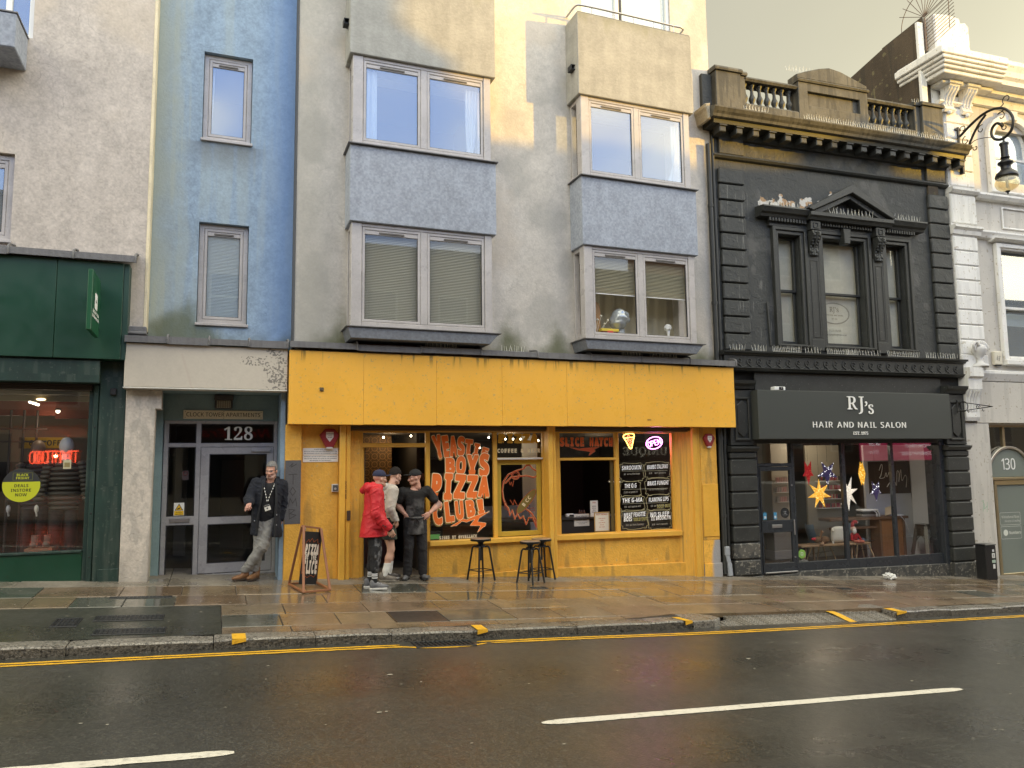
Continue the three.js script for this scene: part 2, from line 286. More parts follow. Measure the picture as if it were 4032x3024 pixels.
// kerb stones of rough granite
const tGranite = tex(512, 512, (u, v) => { const s = fbm(u * 90, v * 90, 2, 90), d = fbm(u * 40 + 3, v * 40, 2, 40), n = fbm(u * 5, v * 5, 3, 5); let k = 0.17 + 0.10 * (n - 0.5) + 0.34 * (s - 0.5); if (d > 0.66) k *= 0.35; return [k * 1.08, k, k * 0.88]; }, true, 0.8);
const mGranite = mat([1, 1, 1], 0.42, { map: tGranite, bumpMap: tFineB, bumpScale: 0.004, roughnessMap: tRough });
const mGranite2 = mat([0.8, 0.78, 0.74], 0.42, { map: tGranite, bumpMap: tFineB, bumpScale: 0.004, roughnessMap: tRough });
const mKerbFace = mat([0.42, 0.40, 0.37], 0.6, { map: tGranite, bumpMap: tStuccoB, bumpScale: 0.012 });
{
  const kerb = structure('kerb', [3, PY(3, 3.7), 3.7]);
  let x = -12; const stops = [-4.6, -3.3, -2.5, -1.32, 0.02, 1.06, 1.9, 2.88, 4.25, 5.35, 5.98]; const list = [];
  while (x < -4.6) { list.push([x, x + 1.22]); x += 1.23; }
  for (let i = 1; i < stops.length; i++) list.push([stops[i - 1] + 0.004, stops[i] - 0.004]);
  x = 9.72; const w2 = [0.5, 0.75, 1.25, 1.1]; let k = 0; while (x < 34) { const w = w2[k++] ?? rr(0.9, 1.4); list.push([x + 0.004, x + w - 0.004]); x += w; }
  for (const [a, b] of list) {
    const n = Math.max(2, Math.round((b - a) / 0.3)), P = [], dy = rr(-0.006, 0.006), dz = rr(-0.012, 0.012), r = mulberry(Math.floor(a * 97) + 5);
    const prof = [[-0.27, -0.16], [-0.27, 0.0], [-0.025, 0.002], [-0.006, -0.016], [0.008, -0.20]];
    const sec = []; for (let i = 0; i <= n; i++) { const xx = a + (b - a) * i / n, e = (i === 0 || i === n) ? 0.010 : 0; sec.push(prof.map(([z, y], j) => [xx, PY(xx, kz(xx) + z) + dy + y - (j > 0 && j < 4 ? e : 0) + (r() - 0.5) * 0.006, kz(xx) + z + dz - (j > 2 ? e : 0) + (r() - 0.5) * 0.006])); }
    const top = [], face = [];
    for (let i = 0; i < n; i++) for (let j = 0; j < prof.length - 1; j++) { const A = sec[i][j], Bq = sec[i + 1][j], Cq = sec[i + 1][j + 1], D = sec[i][j + 1]; (j < 3 ? top : face).push(...A, ...D, ...Cq, ...A, ...Cq, ...Bq); }
    for (const [i, s] of [[0, 1], [n, -1]]) { const q = sec[i]; for (let j = 1; j < prof.length - 1; j++) top.push(...q[0], ...(s > 0 ? [...q[j], ...q[j + 1]] : [...q[j + 1], ...q[j]])); }
    const g = mergeGeometries([fromTris(top), fromTris(face)], true); 
    const o = part(kerb, 'kerb_stone', fromTris([...top, ...face]), rnd() < 0.5 ? mGranite : mGranite2);
    o.geometry.clearGroups(); o.geometry.addGroup(0, top.length / 3, 0); o.geometry.addGroup(top.length / 3, face.length / 3, 1); o.material = [o.material, mKerbFace];
  }
  // rounded end stones of the dropped kerb, and its ribbed setts
  const ends = [[[6.0, 4.0], [6.35, 3.97], [6.52, 3.86], [6.5, 3.7], [6.2, 3.45], [5.98, 3.4]], [[9.36, 3.45], [9.6, 3.24], [9.86, 3.22], [9.9, 3.5], [9.72, 3.56]]];
  for (const e of ends) { const g = new THREE.ExtrudeGeometry(path(e.map(([a, b]) => [a, -b + 0.3])), { depth: 0.14, bevelEnabled: true, bevelSize: 0.015, bevelOffset: -0.015, bevelThickness: 0.015, bevelSegments: 2 }); g.rotateX(-Math.PI / 2); warp(g, (a, b, c) => [a, PY(a, c) - 0.155 + b - 0.07 * sstep(3.6, 4.0, c), c]); part(kerb, 'kerb_stone', g, mGranite); }
  let n = 0; for (let a = 6.28; a < 9.62; a += 0.080, n++) {
    const w = 0.060, z0 = 3.30 - 0.03 * Math.max(0, (a - 6.2) / 3), z1 = kz(a) + 0.04, sk = 0.28, P = B(0, w, -0.16, 0, z0, z1, 0.009);
    const lim = a < 6.7 ? 3.42 + (6.7 - a) * 0.3 : 0, h = rr(-0.004, 0.004);
    warp(P, (px, py, pz) => { const z = Math.max(pz, lim), xx = a + px + sk * (z - 3.3); return [xx, PY(xx, z) - 0.035 - 0.10 * sstep(3.28, 3.8, z) + py + h, z]; });
    part(kerb, 'sett', P, rnd() < 0.5 ? mGranite : mGranite2);
  }
}
// pavement: wet stone flags laid in rows
const flagTone = [[0.215, 0.153, 0.097], [0.197, 0.139, 0.091], [0.232, 0.172, 0.106], [0.191, 0.144, 0.097], [0.211, 0.162, 0.108], [0.18, 0.13, 0.089]];
const tFlag = tex(512, 512, (u, v) => { const s = fbm(u * 120, v * 120, 2, 120), n = fbm(u * 6, v * 6, 5, 6), k = 0.72 + 0.55 * n - 0.25 + 0.45 * (s - 0.5); return [k, k, k]; }, true, 1.9);
const tWet = tex(512, 512, (u, v) => { const n = fbm(u * 5, v * 5, 5, 5), s = fbm(u * 80, v * 80, 2, 80); return 0.16 + 0.75 * sstep(0.36, 0.64, n) + 0.22 * (s - 0.5); }, false, 3.7);
const flagMats = flagTone.map(c => mat(c, 0.56, { map: tFlag, roughnessMap: tWet, bumpMap: tAsphaltB, bumpScale: 0.0016, clearcoat: 0.4, clearcoatRoughness: 0.16 }));
const mFlagGrey = mat([0.12, 0.12, 0.10], 0.38, { map: tFlag, roughnessMap: tWet, bumpMap: tAsphaltB, bumpScale: 0.0006, clearcoat: 0.6, clearcoatRoughness: 0.08 });
const mFlagDark = mat([0.05, 0.042, 0.037], 0.5, { map: tFlag, roughnessMap: tWet, bumpMap: tAsphaltB, bumpScale: 0.001 });
const mCement = mat([0.24, 0.21, 0.17], 0.62, { map: tFlag, roughnessMap: tWet, bumpMap: tStuccoB, bumpScale: 0.004 });
const mTarmac = mat([1.0, 1.06, 1.0], 0.5, { map: tAsphalt, bumpMap: tAsphaltB, bumpScale: 0.003, roughnessMap: tAsphaltR, clearcoat: 0.3, clearcoatRoughness: 0.25 });
const pavement = structure('pavement', [3, PY(3, 2), 2]);
const backZ = x => (x > 9.3 ? (x - 9.3) * 0.047 : 0);
{
  const slab = (x0, x1, z0, z1, m, name = 'paving_slab', lift = rr(-0.0035, 0.0035), clip = true) => {
    const g = B(x0 + 0.004, x1 - 0.004, -0.06, 0, z0 + 0.004, z1 - 0.004, 0.006), tx = rr(-0.002, 0.002), tz = rr(-0.002, 0.002);
    warp(g, (x, y, z) => { const zc = clip ? Math.min(z, (x > 5.9 && x < 9.75 ? 3.27 : kz(x) - 0.276)) : z; const zz = zc + (zc < 2 ? backZ(x) * (2 - zc) / 2 : 0); return [x, PY(x, zz) + y + lift + tx * (x - x0) + tz * (z - z0), zz]; });
    return part(pavement, name, g, m);
  };
  // bedding under the flags, showing in the joints
  { const P = [], q = (x, z) => [x, PY(x, z) - 0.012, z]; for (let x = -30; x < 60; x += 1.5) { const a = q(x, -4), b = q(x + 1.5, -4), c = q(x + 1.5, kz(x + 1.5) - 0.28), d = q(x, kz(x) - 0.28); if (x >= 5.9 && x < 9.8) { c[2] = 3.26; d[2] = 3.26; } P.push(...a, ...d, ...c, ...a, ...c, ...b); } part(pavement, 'mortar_bed', fromTris(P), mat([0.035, 0.03, 0.025], 0.8)); }
  for (let x = -12; x < 34; x += 1.9) slab(x, x + 1.9, -1.2, 0.52, mCement, 'cement_strip', 0, false);
  const rows = [0.52, 1.28, 1.96, 2.62, 3.28, 3.9]; let row = 0;
  for (let k = 0; k < rows.length - 1; k++) {
    let x = -12 + k * 0.43;
    while (x < 34) {
      const w = rr(0.62, 1.05) * (x > 14 || x < -4 ? 1.4 : 1); let x1 = x + w; if (k === 3 && x > 0.05 && x < 2.3) x1 = x + 0.66;
      const zc = (rows[k] + rows[k + 1]) / 2, xc = (x + x1) / 2;
      if (k >= 2 && x < 0.1 && x1 > 0.1) x1 = 0.1; 
      if (k === 1 && x < -1.62 && x1 > -1.62) x1 = -1.62;
      const tarmac = k >= 2 && x1 <= 0.101, grey = k === 1 && x >= -1.63 && x < -0.46;
      if (k === 4 && x > 5.5 && x1 < 9.9 && 3.28 > 3.26) { x = x1; continue; }
      if (grey) { slab(-1.62, -1.04, rows[1], rows[2], mFlagGrey); slab(-1.04, -0.45, rows[1], rows[2], mFlagGrey); x = -0.45; continue; }
      if (!tarmac) {
        let m = flagMats[Math.floor(rnd() * flagMats.length)]; const t = rnd();
        if (t > 0.93) m = mFlagGrey;
        if (k === 3 && x >= 0.09 && x < 0.2) m = mFlagGrey;
        if (k === 3 && 2.1 > x && 2.1 < x1) m = mFlagDark;
        if (k === 0 && 2.6 > x && 2.6 < x1) m = mFlagGrey;
        slab(x, x1, rows[k], rows[k + 1], m);
      }
      x = x1;
    }
  }
  // tarmac repair with its iron covers on the left
  { const P = [], q = (x, z) => [x, PY(x, z) - 0.004, z]; for (let x = -12; x < 0.09; x += 0.6) { const x1 = Math.min(x + 0.6, 0.096); P.push(...q(x, 1.97), ...q(x, kz(x) - 0.274), ...q(x1, kz(x1) - 0.274), ...q(x, 1.97), ...q(x1, kz(x1) - 0.274), ...q(x1, 1.97)); } part(pavement, 'tarmac_patch', fromTris(P), mTarmac); }
}
const mIron = mat([0.035, 0.037, 0.04], 0.38, { metalness: 0.6, bumpMap: tFineB, bumpScale: 0.001 });
function grate(name, label, x0, x1, z0, z1, nx, nz, rounded, base) {   // an iron cover: frame, bars one by one, dark well
  const t = thing(name, label, 'drain cover', [x0, PY(x0, z0), z0], 'iron covers in the pavement');
  const sl = g => warp(g, (x, y, z) => [x, PY(x, z) + y, z]);
  part(t, 'frame', [sl(B(x0, x1, -0.03, 0.006, z0, z0 + 0.025)), sl(B(x0, x1, -0.03, 0.006, z1 - 0.025, z1)), sl(B(x0, x0 + 0.025, -0.03, 0.006, z0 + 0.025, z1 - 0.025)), sl(B(x1 - 0.025, x1, -0.03, 0.006, z0 + 0.025, z1 - 0.025))], mIron);
  part(t, 'plate', sl(B(x0 + 0.025, x1 - 0.025, -0.02, -0.001, z0 + 0.025, z1 - 0.025)), mat([0.022, 0.022, 0.024], 0.5));
  for (let i = 1; i < nx; i++) { const x = x0 + (x1 - x0) * i / nx; part(t, 'bar', sl(B(x - 0.008, x + 0.008, -0.0005, 0.005, z0 + 0.025, z1 - 0.025, 0.002)), mIron); }
  for (let j = 1; j < nz; j++) { const z = z0 + (z1 - z0) * j / nz; part(t, 'bar', sl(B(x0 + 0.025, x1 - 0.025, -0.0008, 0.0042, z - 0.006, z + 0.006, 0.002)), mIron); }
  return t;
}
grate('drain_cover', 'small square iron drain cover in the dark tarmac patch', -1.62, -1.36, 2.58, 3.04, 7, 3);
grate('drain_cover', 'long narrow iron grate near the entrance pillar, by smooth grey slabs', -1.24, -0.5, 1.3, 1.42, 16, 2);
grate('drain_cover', 'long iron grate in the dark tarmac just below the smooth grey slabs', -1.24, -0.52, 2.50, 2.80, 16, 3);
grate('drain_cover', 'long iron grate in the dark tarmac closest to the kerb', -1.16, -0.46, 3.20, 3.48, 16, 3);
grate('drain_cover', 'little dark inspection cover in the flags beneath the bar stools', 4.74, 5.02, 0.98, 1.14, 5, 2);
grate('drain_cover', 'little rusty inspection cover in the flags before the salon door', 10.55, 10.8, 1.5, 1.66, 4, 2);
{ // road gully at the kerb
  const t = thing('road_gully', 'black iron road gully at the kerb where the yellow lines dip', 'gully', [2.45, RY(2.45), 4.0]);
  const sl = g => warp(g, (x, y, z) => [x, RY(x) + y, z]);
  part(t, 'frame', [sl(B(2.1, 2.8, -0.05, 0.012, 3.88, 3.91)), sl(B(2.1, 2.8, -0.05, 0.012, 4.15, 4.18)), sl(B(2.1, 2.13, -0.05, 0.012, 3.91, 4.15)), sl(B(2.77, 2.8, -0.05, 0.012, 3.91, 4.15))], mIron);
  part(t, 'well', sl(B(2.13, 2.77, -0.04, 0.0035, 3.91, 4.15)), mat([0.006, 0.006, 0.006], 0.9));
  for (let i = 0; i < 11; i++) part(t, 'bar', bar([2.16 + 0.055 * i, RY(2.2) + 0.008 - 0.056 * (0.055 * i - 0.04), 3.91], [2.19 + 0.055 * i, RY(2.2) + 0.008 - 0.056 * (0.055 * i - 0.01), 4.15], 0.02, 0.012, [0, 1, 0]), mIron);
}
{ // pale specks: chewing gum and bits of paper, one scatter
  const P = [], r = mulberry(77); 
  const spot = (x, y, z, s, e) => { const n = 7; for (let i = 0; i < n; i++) { const a = i * 2 * Math.PI / n, b = (i + 1) * 2 * Math.PI / n; P.push(x, y, z, x + s * e * Math.cos(b), y + (s * e * Math.cos(b)) * -0.056, z + s * Math.sin(b), x + s * e * Math.cos(a), y + (s * e * Math.cos(a)) * -0.056, z + s * Math.sin(a)); } };
  for (let i = 0; i < 190; i++) { const x = rr(-3, 15), z = 0.3 + 3.2 * r(); if (x > 5.9 && z > 3.2) continue; spot(x, PY(x, z) + 0.0045, z, 0.006 + 0.010 * r() * r(), 1 + r()); }
  for (let i = 0; i < 90; i++) { const x = rr(-2, 11), z = 4.5 + 5 * r(); spot(x, RY(x) + 0.0045, z, 0.005 + 0.012 * r() * r(), 1.3 + r()); }
  const o = mergedThing('chewing_gum', 'pale specks of chewing gum trodden into flags and road', 'litter', fromTris(P), mat([0.42, 0.39, 0.33], 0.6)); o.userData.kind = 'stuff';
}
// ------------------------------------------------------------------ apartment house: cream, blue and grey rendered walls, two stacked bays
const wallTex = (w, h, x0, y0, mx, my, base, f) => tex(w, h, (u, v) => {
  const x = x0 + u * mx, y = y0 + v * my, n = fbm(x * 0.9 + 3, y * 0.9, 5), m = fbm(x * 3.1 + 11, y * 2.7, 4), s = fbm(x * 40, y * 40, 2), st = fbm(x * 6.5, y * 0.45 + 5, 4);
  const g = fbm(x * 13 + 2, y * 12 + 5, 3);
  let k = 0.80 + 0.20 * n + 0.20 * (m - 0.5) + 0.26 * (g - 0.5) + 0.30 * (s - 0.5) + 0.12 * (st - 0.5);
  if (Math.abs(fbm(x * 1.1 + 40, y * 1.5 + 9, 4) - 0.5) < 0.0028 && m > 0.5) k *= 0.8;
  return f ? f(x, y, k, { n, m, s, st }, base) : base.map(b => b * k);
}, true, mx, my, x0, y0);
const mixC = (a, b, t) => a.map((v, i) => v + (b[i] - v) * t);
const MOSS = [0.09, 0.10, 0.035], GRIME = [0.10, 0.095, 0.085];
const tCream = wallTex(768, 1280, -6, 3.4, 5, 9.6, [0.56, 0.50, 0.445], (x, y, k, q, b) => mixC(b.map(v => v * k), [0.55, 0.46, 0.35], 0.4 * sstep(0.5, 0.7, q.n)));
const tBlue = wallTex(512, 1536, -1.1, 3.6, 2.3, 9.5, [0.29, 0.385, 0.50], (x, y, k, q, b) => {
  let c = b.map(v => v * k);
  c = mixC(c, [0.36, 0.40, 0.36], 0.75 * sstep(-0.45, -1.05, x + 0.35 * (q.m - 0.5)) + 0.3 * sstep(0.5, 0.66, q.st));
  c = mixC(c, [0.15, 0.28, 0.56], 0.6 * sstep(0.35, 1.1, x));  // deeper blue painted in for the shade beside the grey wall
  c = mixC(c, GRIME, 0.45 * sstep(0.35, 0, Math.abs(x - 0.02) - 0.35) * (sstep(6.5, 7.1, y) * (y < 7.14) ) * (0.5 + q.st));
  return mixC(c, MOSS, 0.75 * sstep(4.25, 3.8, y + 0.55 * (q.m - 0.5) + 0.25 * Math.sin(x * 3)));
});
const tGrey = wallTex(1536, 1536, 1.0, 3.6, 8.5, 9.0, [0.58, 0.54, 0.48], (x, y, k, q, b) => {
  let c = b.map(v => v * (0.72 + 0.62 * (k - 0.72)) / 0.86); const d = fbm(x * 1.4 + 20, y * 1.1 + 4, 5);
  c = mixC(c, [0.33, 0.32, 0.29], 0.5 * sstep(0.48, 0.68, d));
  c = mixC(c, [0.33, 0.32, 0.28], 0.5 * sstep(2.1, 1.2, x + 0.6 * (q.m - 0.5)) );
  c = mixC(c, [0.58, 0.49, 0.38], 0.4 * sstep(0.52, 0.72, q.n));
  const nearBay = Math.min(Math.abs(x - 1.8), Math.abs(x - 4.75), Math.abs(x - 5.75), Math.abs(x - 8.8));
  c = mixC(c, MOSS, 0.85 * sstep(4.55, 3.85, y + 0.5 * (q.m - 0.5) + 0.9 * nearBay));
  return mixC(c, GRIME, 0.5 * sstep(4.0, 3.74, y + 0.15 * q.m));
});
const mCream = stucco([1, 1, 1], 0.92, tCream), mBlue = stucco([1, 1, 1], 0.92, tBlue), mGrey = stucco([1, 1, 1], 0.92, tGrey);
const tSpan = tex(512, 512, (u, v) => { const n = fbm(u * 7, v * 7, 5, 7), s = fbm(u * 70, v * 70, 2, 70), st = fbm(u * 14, v * 2, 4, 14); const k = 0.78 + 0.25 * n + 0.40 * (s - 0.5) + 0.18 * (st - 0.5); return [0.345 * k, 0.375 * k, 0.435 * k]; }, true, 2.2);
const tSpanTop = tex(512, 512, (u, v) => { const n = fbm(u * 7, v * 7, 5, 7), s = fbm(u * 70, v * 70, 2, 70), st = fbm(u * 18, v * 2, 4, 18); const k = 0.72 + 0.3 * n + 0.18 * (s - 0.5) + 0.26 * (st - 0.5); return mixC([0.36 * k, 0.355 * k, 0.33 * k], [0.16, 0.16, 0.09], 0.45 * sstep(0.8, 1.0, v + 0.3 * (st - 0.5))); }, true, 2.6, 1.75, 1.9, 8.6);  // same paint as the spandrels, its colour warmed for the sun on it
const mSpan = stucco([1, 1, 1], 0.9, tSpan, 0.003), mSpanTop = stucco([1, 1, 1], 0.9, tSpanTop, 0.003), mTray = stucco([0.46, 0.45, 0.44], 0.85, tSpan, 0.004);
const mBlind = mat([0.36, 0.36, 0.30], 0.6), mBlindWhite = mat([0.55, 0.56, 0.54], 0.5), mCurtain = mat([0.78, 0.76, 0.72], 0.9, { transmission: 0.3, thickness: 0 });
const apt = thing('apartment_building', 'rendered apartment block with cream, pale blue and grey walls and two stacked bay windows', 'building', [4, 3.7, 0]);
part(apt, 'cream_wall', plate([[-6, 4.9], [-1.31, 4.9], [-1.31, 3.86], [-1.09, 3.86], [-1.09, 13], [-6, 13]], [[-3.72, -2.86, 5.14, 6.44], [-4.4, -2.72, 8.25, 10.3]], -0.3, 0), mCream);
part(apt, 'corner_bead', [B(-1.09, -1.045, 3.95, 13, -0.345, 0.006, 0.008)], stucco([0.78, 0.68, 0.48], 0.9));
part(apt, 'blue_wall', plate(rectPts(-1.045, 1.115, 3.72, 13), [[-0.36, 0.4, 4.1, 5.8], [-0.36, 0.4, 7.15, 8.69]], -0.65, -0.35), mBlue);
part(apt, 'grey_wall', plate(rectPts(1.115, 9.34, 3.72, 12.6), [[2.0, 4.3, 4.2, 5.65], [2.0, 4.3, 7.2, 8.55], [6.15, 8.4, 4.2, 5.65], [6.15, 8.4, 7.2, 8.55], [6.42, 8.45, 10.28, 12.3], [2.2, 4.2, 10.28, 12.3]], -0.3, 0), mGrey);
part(apt, 'side_wall', B(9.05, 9.338, -0.5, 12.6, -9, -0.301, 0), mGrey);
part(apt, 'rear_shell', [B(-6, 9.04, 12.4, 12.6, -9, -0.66, 0), B(-6, 9.04, -0.5, 12.4, -9.2, -9, 0), B(1.12, 9.04, 12.3, 12.41, -0.66, -0.31, 0)], mDarkRoom);
part(apt, 'joint_strip', B(1.095, 1.114, 3.75, 12.6, -0.35, 0.012, 0.003), mat([0.09, 0.09, 0.09], 0.7));
// dark rooms behind the glass
for (const [a, b, c, d, z] of [[2.0, 4.3, 4.2, 5.65, 0.30], [2.0, 4.3, 7.2, 8.55, 0.3], [6.15, 8.4, 4.2, 5.65, 0.3], [6.15, 8.4, 7.2, 8.55, 0.3], [-0.36, 0.4, 4.1, 5.8, -0.4], [-0.36, 0.4, 7.15, 8.69, -0.4], [-3.72, -2.86, 5.14, 6.44, -0.1], [6.42, 8.45, 10.28, 12.3, -0.1], [2.2, 4.2, 10.28, 12.3, -0.1], [-4.4, -2.72, 8.25, 10.3, -0.1]])
  part(apt, 'room_lining', roomBox(a - 0.05, b + 0.05, c - 0.02, d + 0.02, (z < -0.3 ? -2.2 : -1.8), (z < -0.3 ? -0.652 : -0.302)), mat([0.04, 0.037, 0.034], 0.95));
function blindSlats(x0, x1, y0, y1, z, pitch = 0.026) { const gs = []; for (let y = y1; y > y0; y -= pitch) { const g = B(x0, x1, -0.0009, 0.0009, -0.012, 0.012, 0); g.rotateX(0.95); g.translate(0, y, z); gs.push(g); } return gs; }
function folds(x0, x1, y0, y1, z, n, amp = 0.03, seed = 1, flare = 0) {       // a hanging curtain with folds
  const g = new THREE.PlaneGeometry(x1 - x0, y1 - y0, n * 8, 14); g.translate((x0 + x1) / 2, (y0 + y1) / 2, z);
  return warp(g, (x, y, zz) => { const t = (y - y0) / (y1 - y0), u = (x - x0) / (x1 - x0); return [x + flare * (1 - t) * (1 - t) * (u - 0.2), y, zz + amp * Math.sin(u * n * 6.283 + Math.sin(t * 3 + seed) * 0.8) * (0.6 + 0.4 * t)]; });
}
function casement(parent, x0, x1, y0, y1, z, glass, ventW = 0.42) {  // one opening light: frame, pane, trickle vent
  const s = group(parent, 'sash');
  const fr = part(parent, 'sash_frame', ring(x0, x1, y0, y1, 0.045, z - 0.03, z + 0.014, 0.006), mFrame);
  parent.remove(s);
  part(parent, 'gasket', ring(x0 + 0.045, x1 - 0.045, y0 + 0.045, y1 - 0.045, 0.007, z - 0.03, z + 0.004, 0), mFrameDark);
  part(parent, 'head_rail', B(x0 + 0.046, x1 - 0.046, y1 - 0.115, y1 - 0.052, z - 0.025, z + 0.009), mFrame);
  const c = (x0 + x1) / 2; part(parent, 'trickle_vent', [B(c - ventW / 2, c + ventW / 2, y1 - 0.098, y1 - 0.07, z + 0.0095, z + 0.026, 0.004)], mVent);
  const g = sheet(x0 + 0.05, x1 - 0.05, y0 + 0.05, y1 - 0.11, z - 0.012); part(parent, 'pane', g, glass);
}
function singleWindow(x0, x1, y0, y1, zw, label) {
  const w = group(apt, 'window', label), z = zw - 0.10;
  part(w, 'window_frame', ring(x0 + 0.006, x1 - 0.006, y0 + 0.05, y1 - 0.004, 0.075, z - 0.05, z + 0.012, 0.006), mFrame);
  casement(w, x0 + 0.085, x1 - 0.085, y0 + 0.128, y1 - 0.082, z, mGlassSky, 0.3);
  part(w, 'sill', B(x0 - 0.02, x1 + 0.02, y0 + 0.004, y0 + 0.048, zw - 0.14, zw + 0.045, 0.006), mFrame);
  return w;
}
{
  const w1 = singleWindow(-0.36, 0.4, 4.1, 5.8, -0.35, 'lower blue-wall window with a closed white venetian blind');
  const b = part(w1, 'venetian_blind', blindSlats(-0.26, 0.3, 4.24, 5.60, -0.49, 0.024), mBlindWhite); b.userData.kind = 'stuff';
  part(w1, 'blind_backing', B(-0.28, 0.32, 4.2, 5.65, -0.53, -0.52, 0), mat([0.5, 0.5, 0.47], 0.9));
  const w2 = singleWindow(-0.36, 0.4, 7.15, 8.69, -0.35, 'upper blue-wall window reflecting blue sky');
  part(w2, 'curtain', folds(-0.30, -0.19, 7.25, 8.55, -0.56, 1, 0.015, 2, -0.05), mCurtain);
  const w3 = group(apt, 'window', 'window at the left edge above the green shop');
  part(w3, 'window_frame', ring(-3.714, -2.866, 5.15, 6.434, 0.08, -0.14, -0.07, 0.006), mFrame);
  casement(w3, -3.63, -2.95, 5.236, 6.35, -0.09, mGlassSky, 0.3);
  part(w3, 'sill', B(-3.74, -2.84, 5.10, 5.148, -0.1, 0.05, 0.006), mFrame);
  const w4 = group(apt, 'balcony_door', 'glazed door behind the left balcony');
  part(w4, 'window_frame', [ring(-4.396, -2.724, 8.256, 10.296, 0.07, -0.14, -0.07, 0.006), B(-3.10, -3.02, 8.33, 10.22, -0.138, -0.072)], mWhite);
  part(w4, 'pane', sheet(-4.32, -3.1, 8.33, 10.22, -0.11), mGlassSky); part(w4, 'pane', sheet(-3.02, -2.79, 8.33, 10.22, -0.11), mGlassSky);
  const bal = group(apt, 'balcony', 'small boxed balcony at the top left');
  part(bal, 'balcony_box', B(-4.6, -2.78, 7.72, 8.22, 0.004, 0.7, 0.012), mSpan);
  part(bal, 'coping', B(-4.62, -2.765, 8.221, 8.245, 0.004, 0.715, 0.004), mLead);
}
// the bays
function bay(x0, x1, label, lit) {  // lit picks half-drawn blinds in browner colours
  const b = group(apt, 'bay_window', label), wf = 0.45, xa = x0 + 0.06, xb = x1 - 0.08;
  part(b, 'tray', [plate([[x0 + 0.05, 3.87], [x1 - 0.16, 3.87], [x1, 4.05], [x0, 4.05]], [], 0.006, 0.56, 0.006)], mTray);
  part(b, 'drip_edge', B(x0 - 0.03, x1 + 0.04, 4.051, 4.066, 0.006, 0.59, 0.002), mLead);
  part(b, 'spandrel', B(x0 + 0.02, x1 - 0.01, 5.79, 7.075, 0.006, 0.52, 0.01), mSpan);
  part(b, 'sill_flashing', B(x0 - 0.02, x1 + 0.02, 7.076, 7.094, 0.006, 0.575, 0.002), mLead);
  part(b, 'parapet', B(x0, x1, 8.645, 10.25, 0.006, 0.52, 0.01), mSpanTop);
  part(b, 'parapet_lip', B(x0 + 0.02, x1 - 0.02, 10.251, 10.27, 0.02, 0.51, 0.002), mLead);
  for (const [ya, yb, k] of [[4.067, 5.788, 0], [7.095, 8.643, 1]]) {
    const m = (xa + xb) / 2, wB = (x0 + x1) / 2 < 5 ? 0.16 : 0.17;
    // posts and rails of the outer frame
    part(b, 'corner_post', B(xa, xa + 0.17, ya, yb, 0.28, wf + 0.02, 0.008), mFrame);
    part(b, 'corner_post', B(xb - 0.13, xb, ya, yb, 0.28, wf + 0.02, 0.008), mFrame);
    part(b, 'mullion', B(m - 0.055, m + 0.055, ya + 0.09, yb - 0.06, wf - 0.07, wf + 0.008, 0.006), mFrame);
    part(b, 'bottom_rail', B(xa + 0.172, xb - 0.132, ya, ya + 0.088, wf - 0.07, wf + 0.012, 0.006), mFrame);
    part(b, 'top_rail', B(xa + 0.172, xb - 0.132, yb - 0.058, yb, wf - 0.07, wf + 0.01, 0.006), mFrame);
    casement(b, xa + 0.176, m - 0.058, ya + 0.092, yb - 0.062, wf - 0.01, k ? mGlassSky : mGlass);
    casement(b, m + 0.058, xb - 0.136, ya + 0.092, yb - 0.062, wf - 0.01, k ? mGlassSky : mGlass);
    // narrow side lights
    for (const s of [0, 1]) {
      const x = s ? xb - 0.06 : xa + 0.06;
      part(b, 'side_frame', [B(x - 0.05, x + 0.05, ya, ya + 0.09, 0.05, 0.279), B(x - 0.05, x + 0.05, yb - 0.07, yb, 0.05, 0.279), B(x - 0.05, x + 0.05, ya, yb, 0.006, 0.049)], mFrame);
      const g = new THREE.PlaneGeometry(0.23, yb - ya - 0.16); g.rotateY(s ? Math.PI / 2 : -Math.PI / 2); g.translate(x, (ya + yb) / 2, 0.165); part(b, 'pane', g, mGlass);
    }
    const L = [xa + 0.2, m - 0.08], Rr = [m + 0.08, xb - 0.16];
    if (k === 0) for (const [p, q] of [L, Rr]) {
      const low = lit ? 4.94 : ya + 0.12, n = part(b, 'venetian_blind', blindSlats(p, q, low, yb - 0.17, 0.37, 0.027), lit ? mat([0.30, 0.28, 0.19], 0.6) : mBlind); n.userData.kind = 'stuff';
      part(b, 'blind_backing', B(p, q, low, yb - 0.16, 0.34, 0.342, 0), mat(lit ? [0.25, 0.23, 0.17] : [0.25, 0.25, 0.20], 0.9));
      if (lit) { part(b, 'bottom_bar', B(p, q, 4.925, 4.945, 0.36, 0.385), mWhite); part(b, 'valance', B(p, q, 4.946, 5.06, 0.35, 0.352, 0), mat([0.60, 0.42, 0.27], 0.8)); }
    }
  }
  return b;
}
const bayL = bay(1.88, 4.43, 'left stack of bay windows, venetian blinds shut below and curtains above', false);
const bayR = bay(6.06, 8.56, 'right stack of bay windows with ornaments on its lower sill', true);
part(bayL, 'curtain', folds(2.17, 2.36, 7.27, 8.46, 0.36, 2, 0.02, 1), mCurtain);
part(bayL, 'curtain', folds(3.92, 4.16, 7.27, 8.42, 0.34, 4, 0.025, 3, -0.12), mCurtain);
part(bayR, 'curtain', folds(6.33, 6.40, 7.27, 8.38, 0.36, 1, 0.01, 1), mCurtain);
part(bayR, 'curtain', folds(8.12, 8.28, 7.27, 8.40, 0.35, 2, 0.03, 4, -0.3), mCurtain);
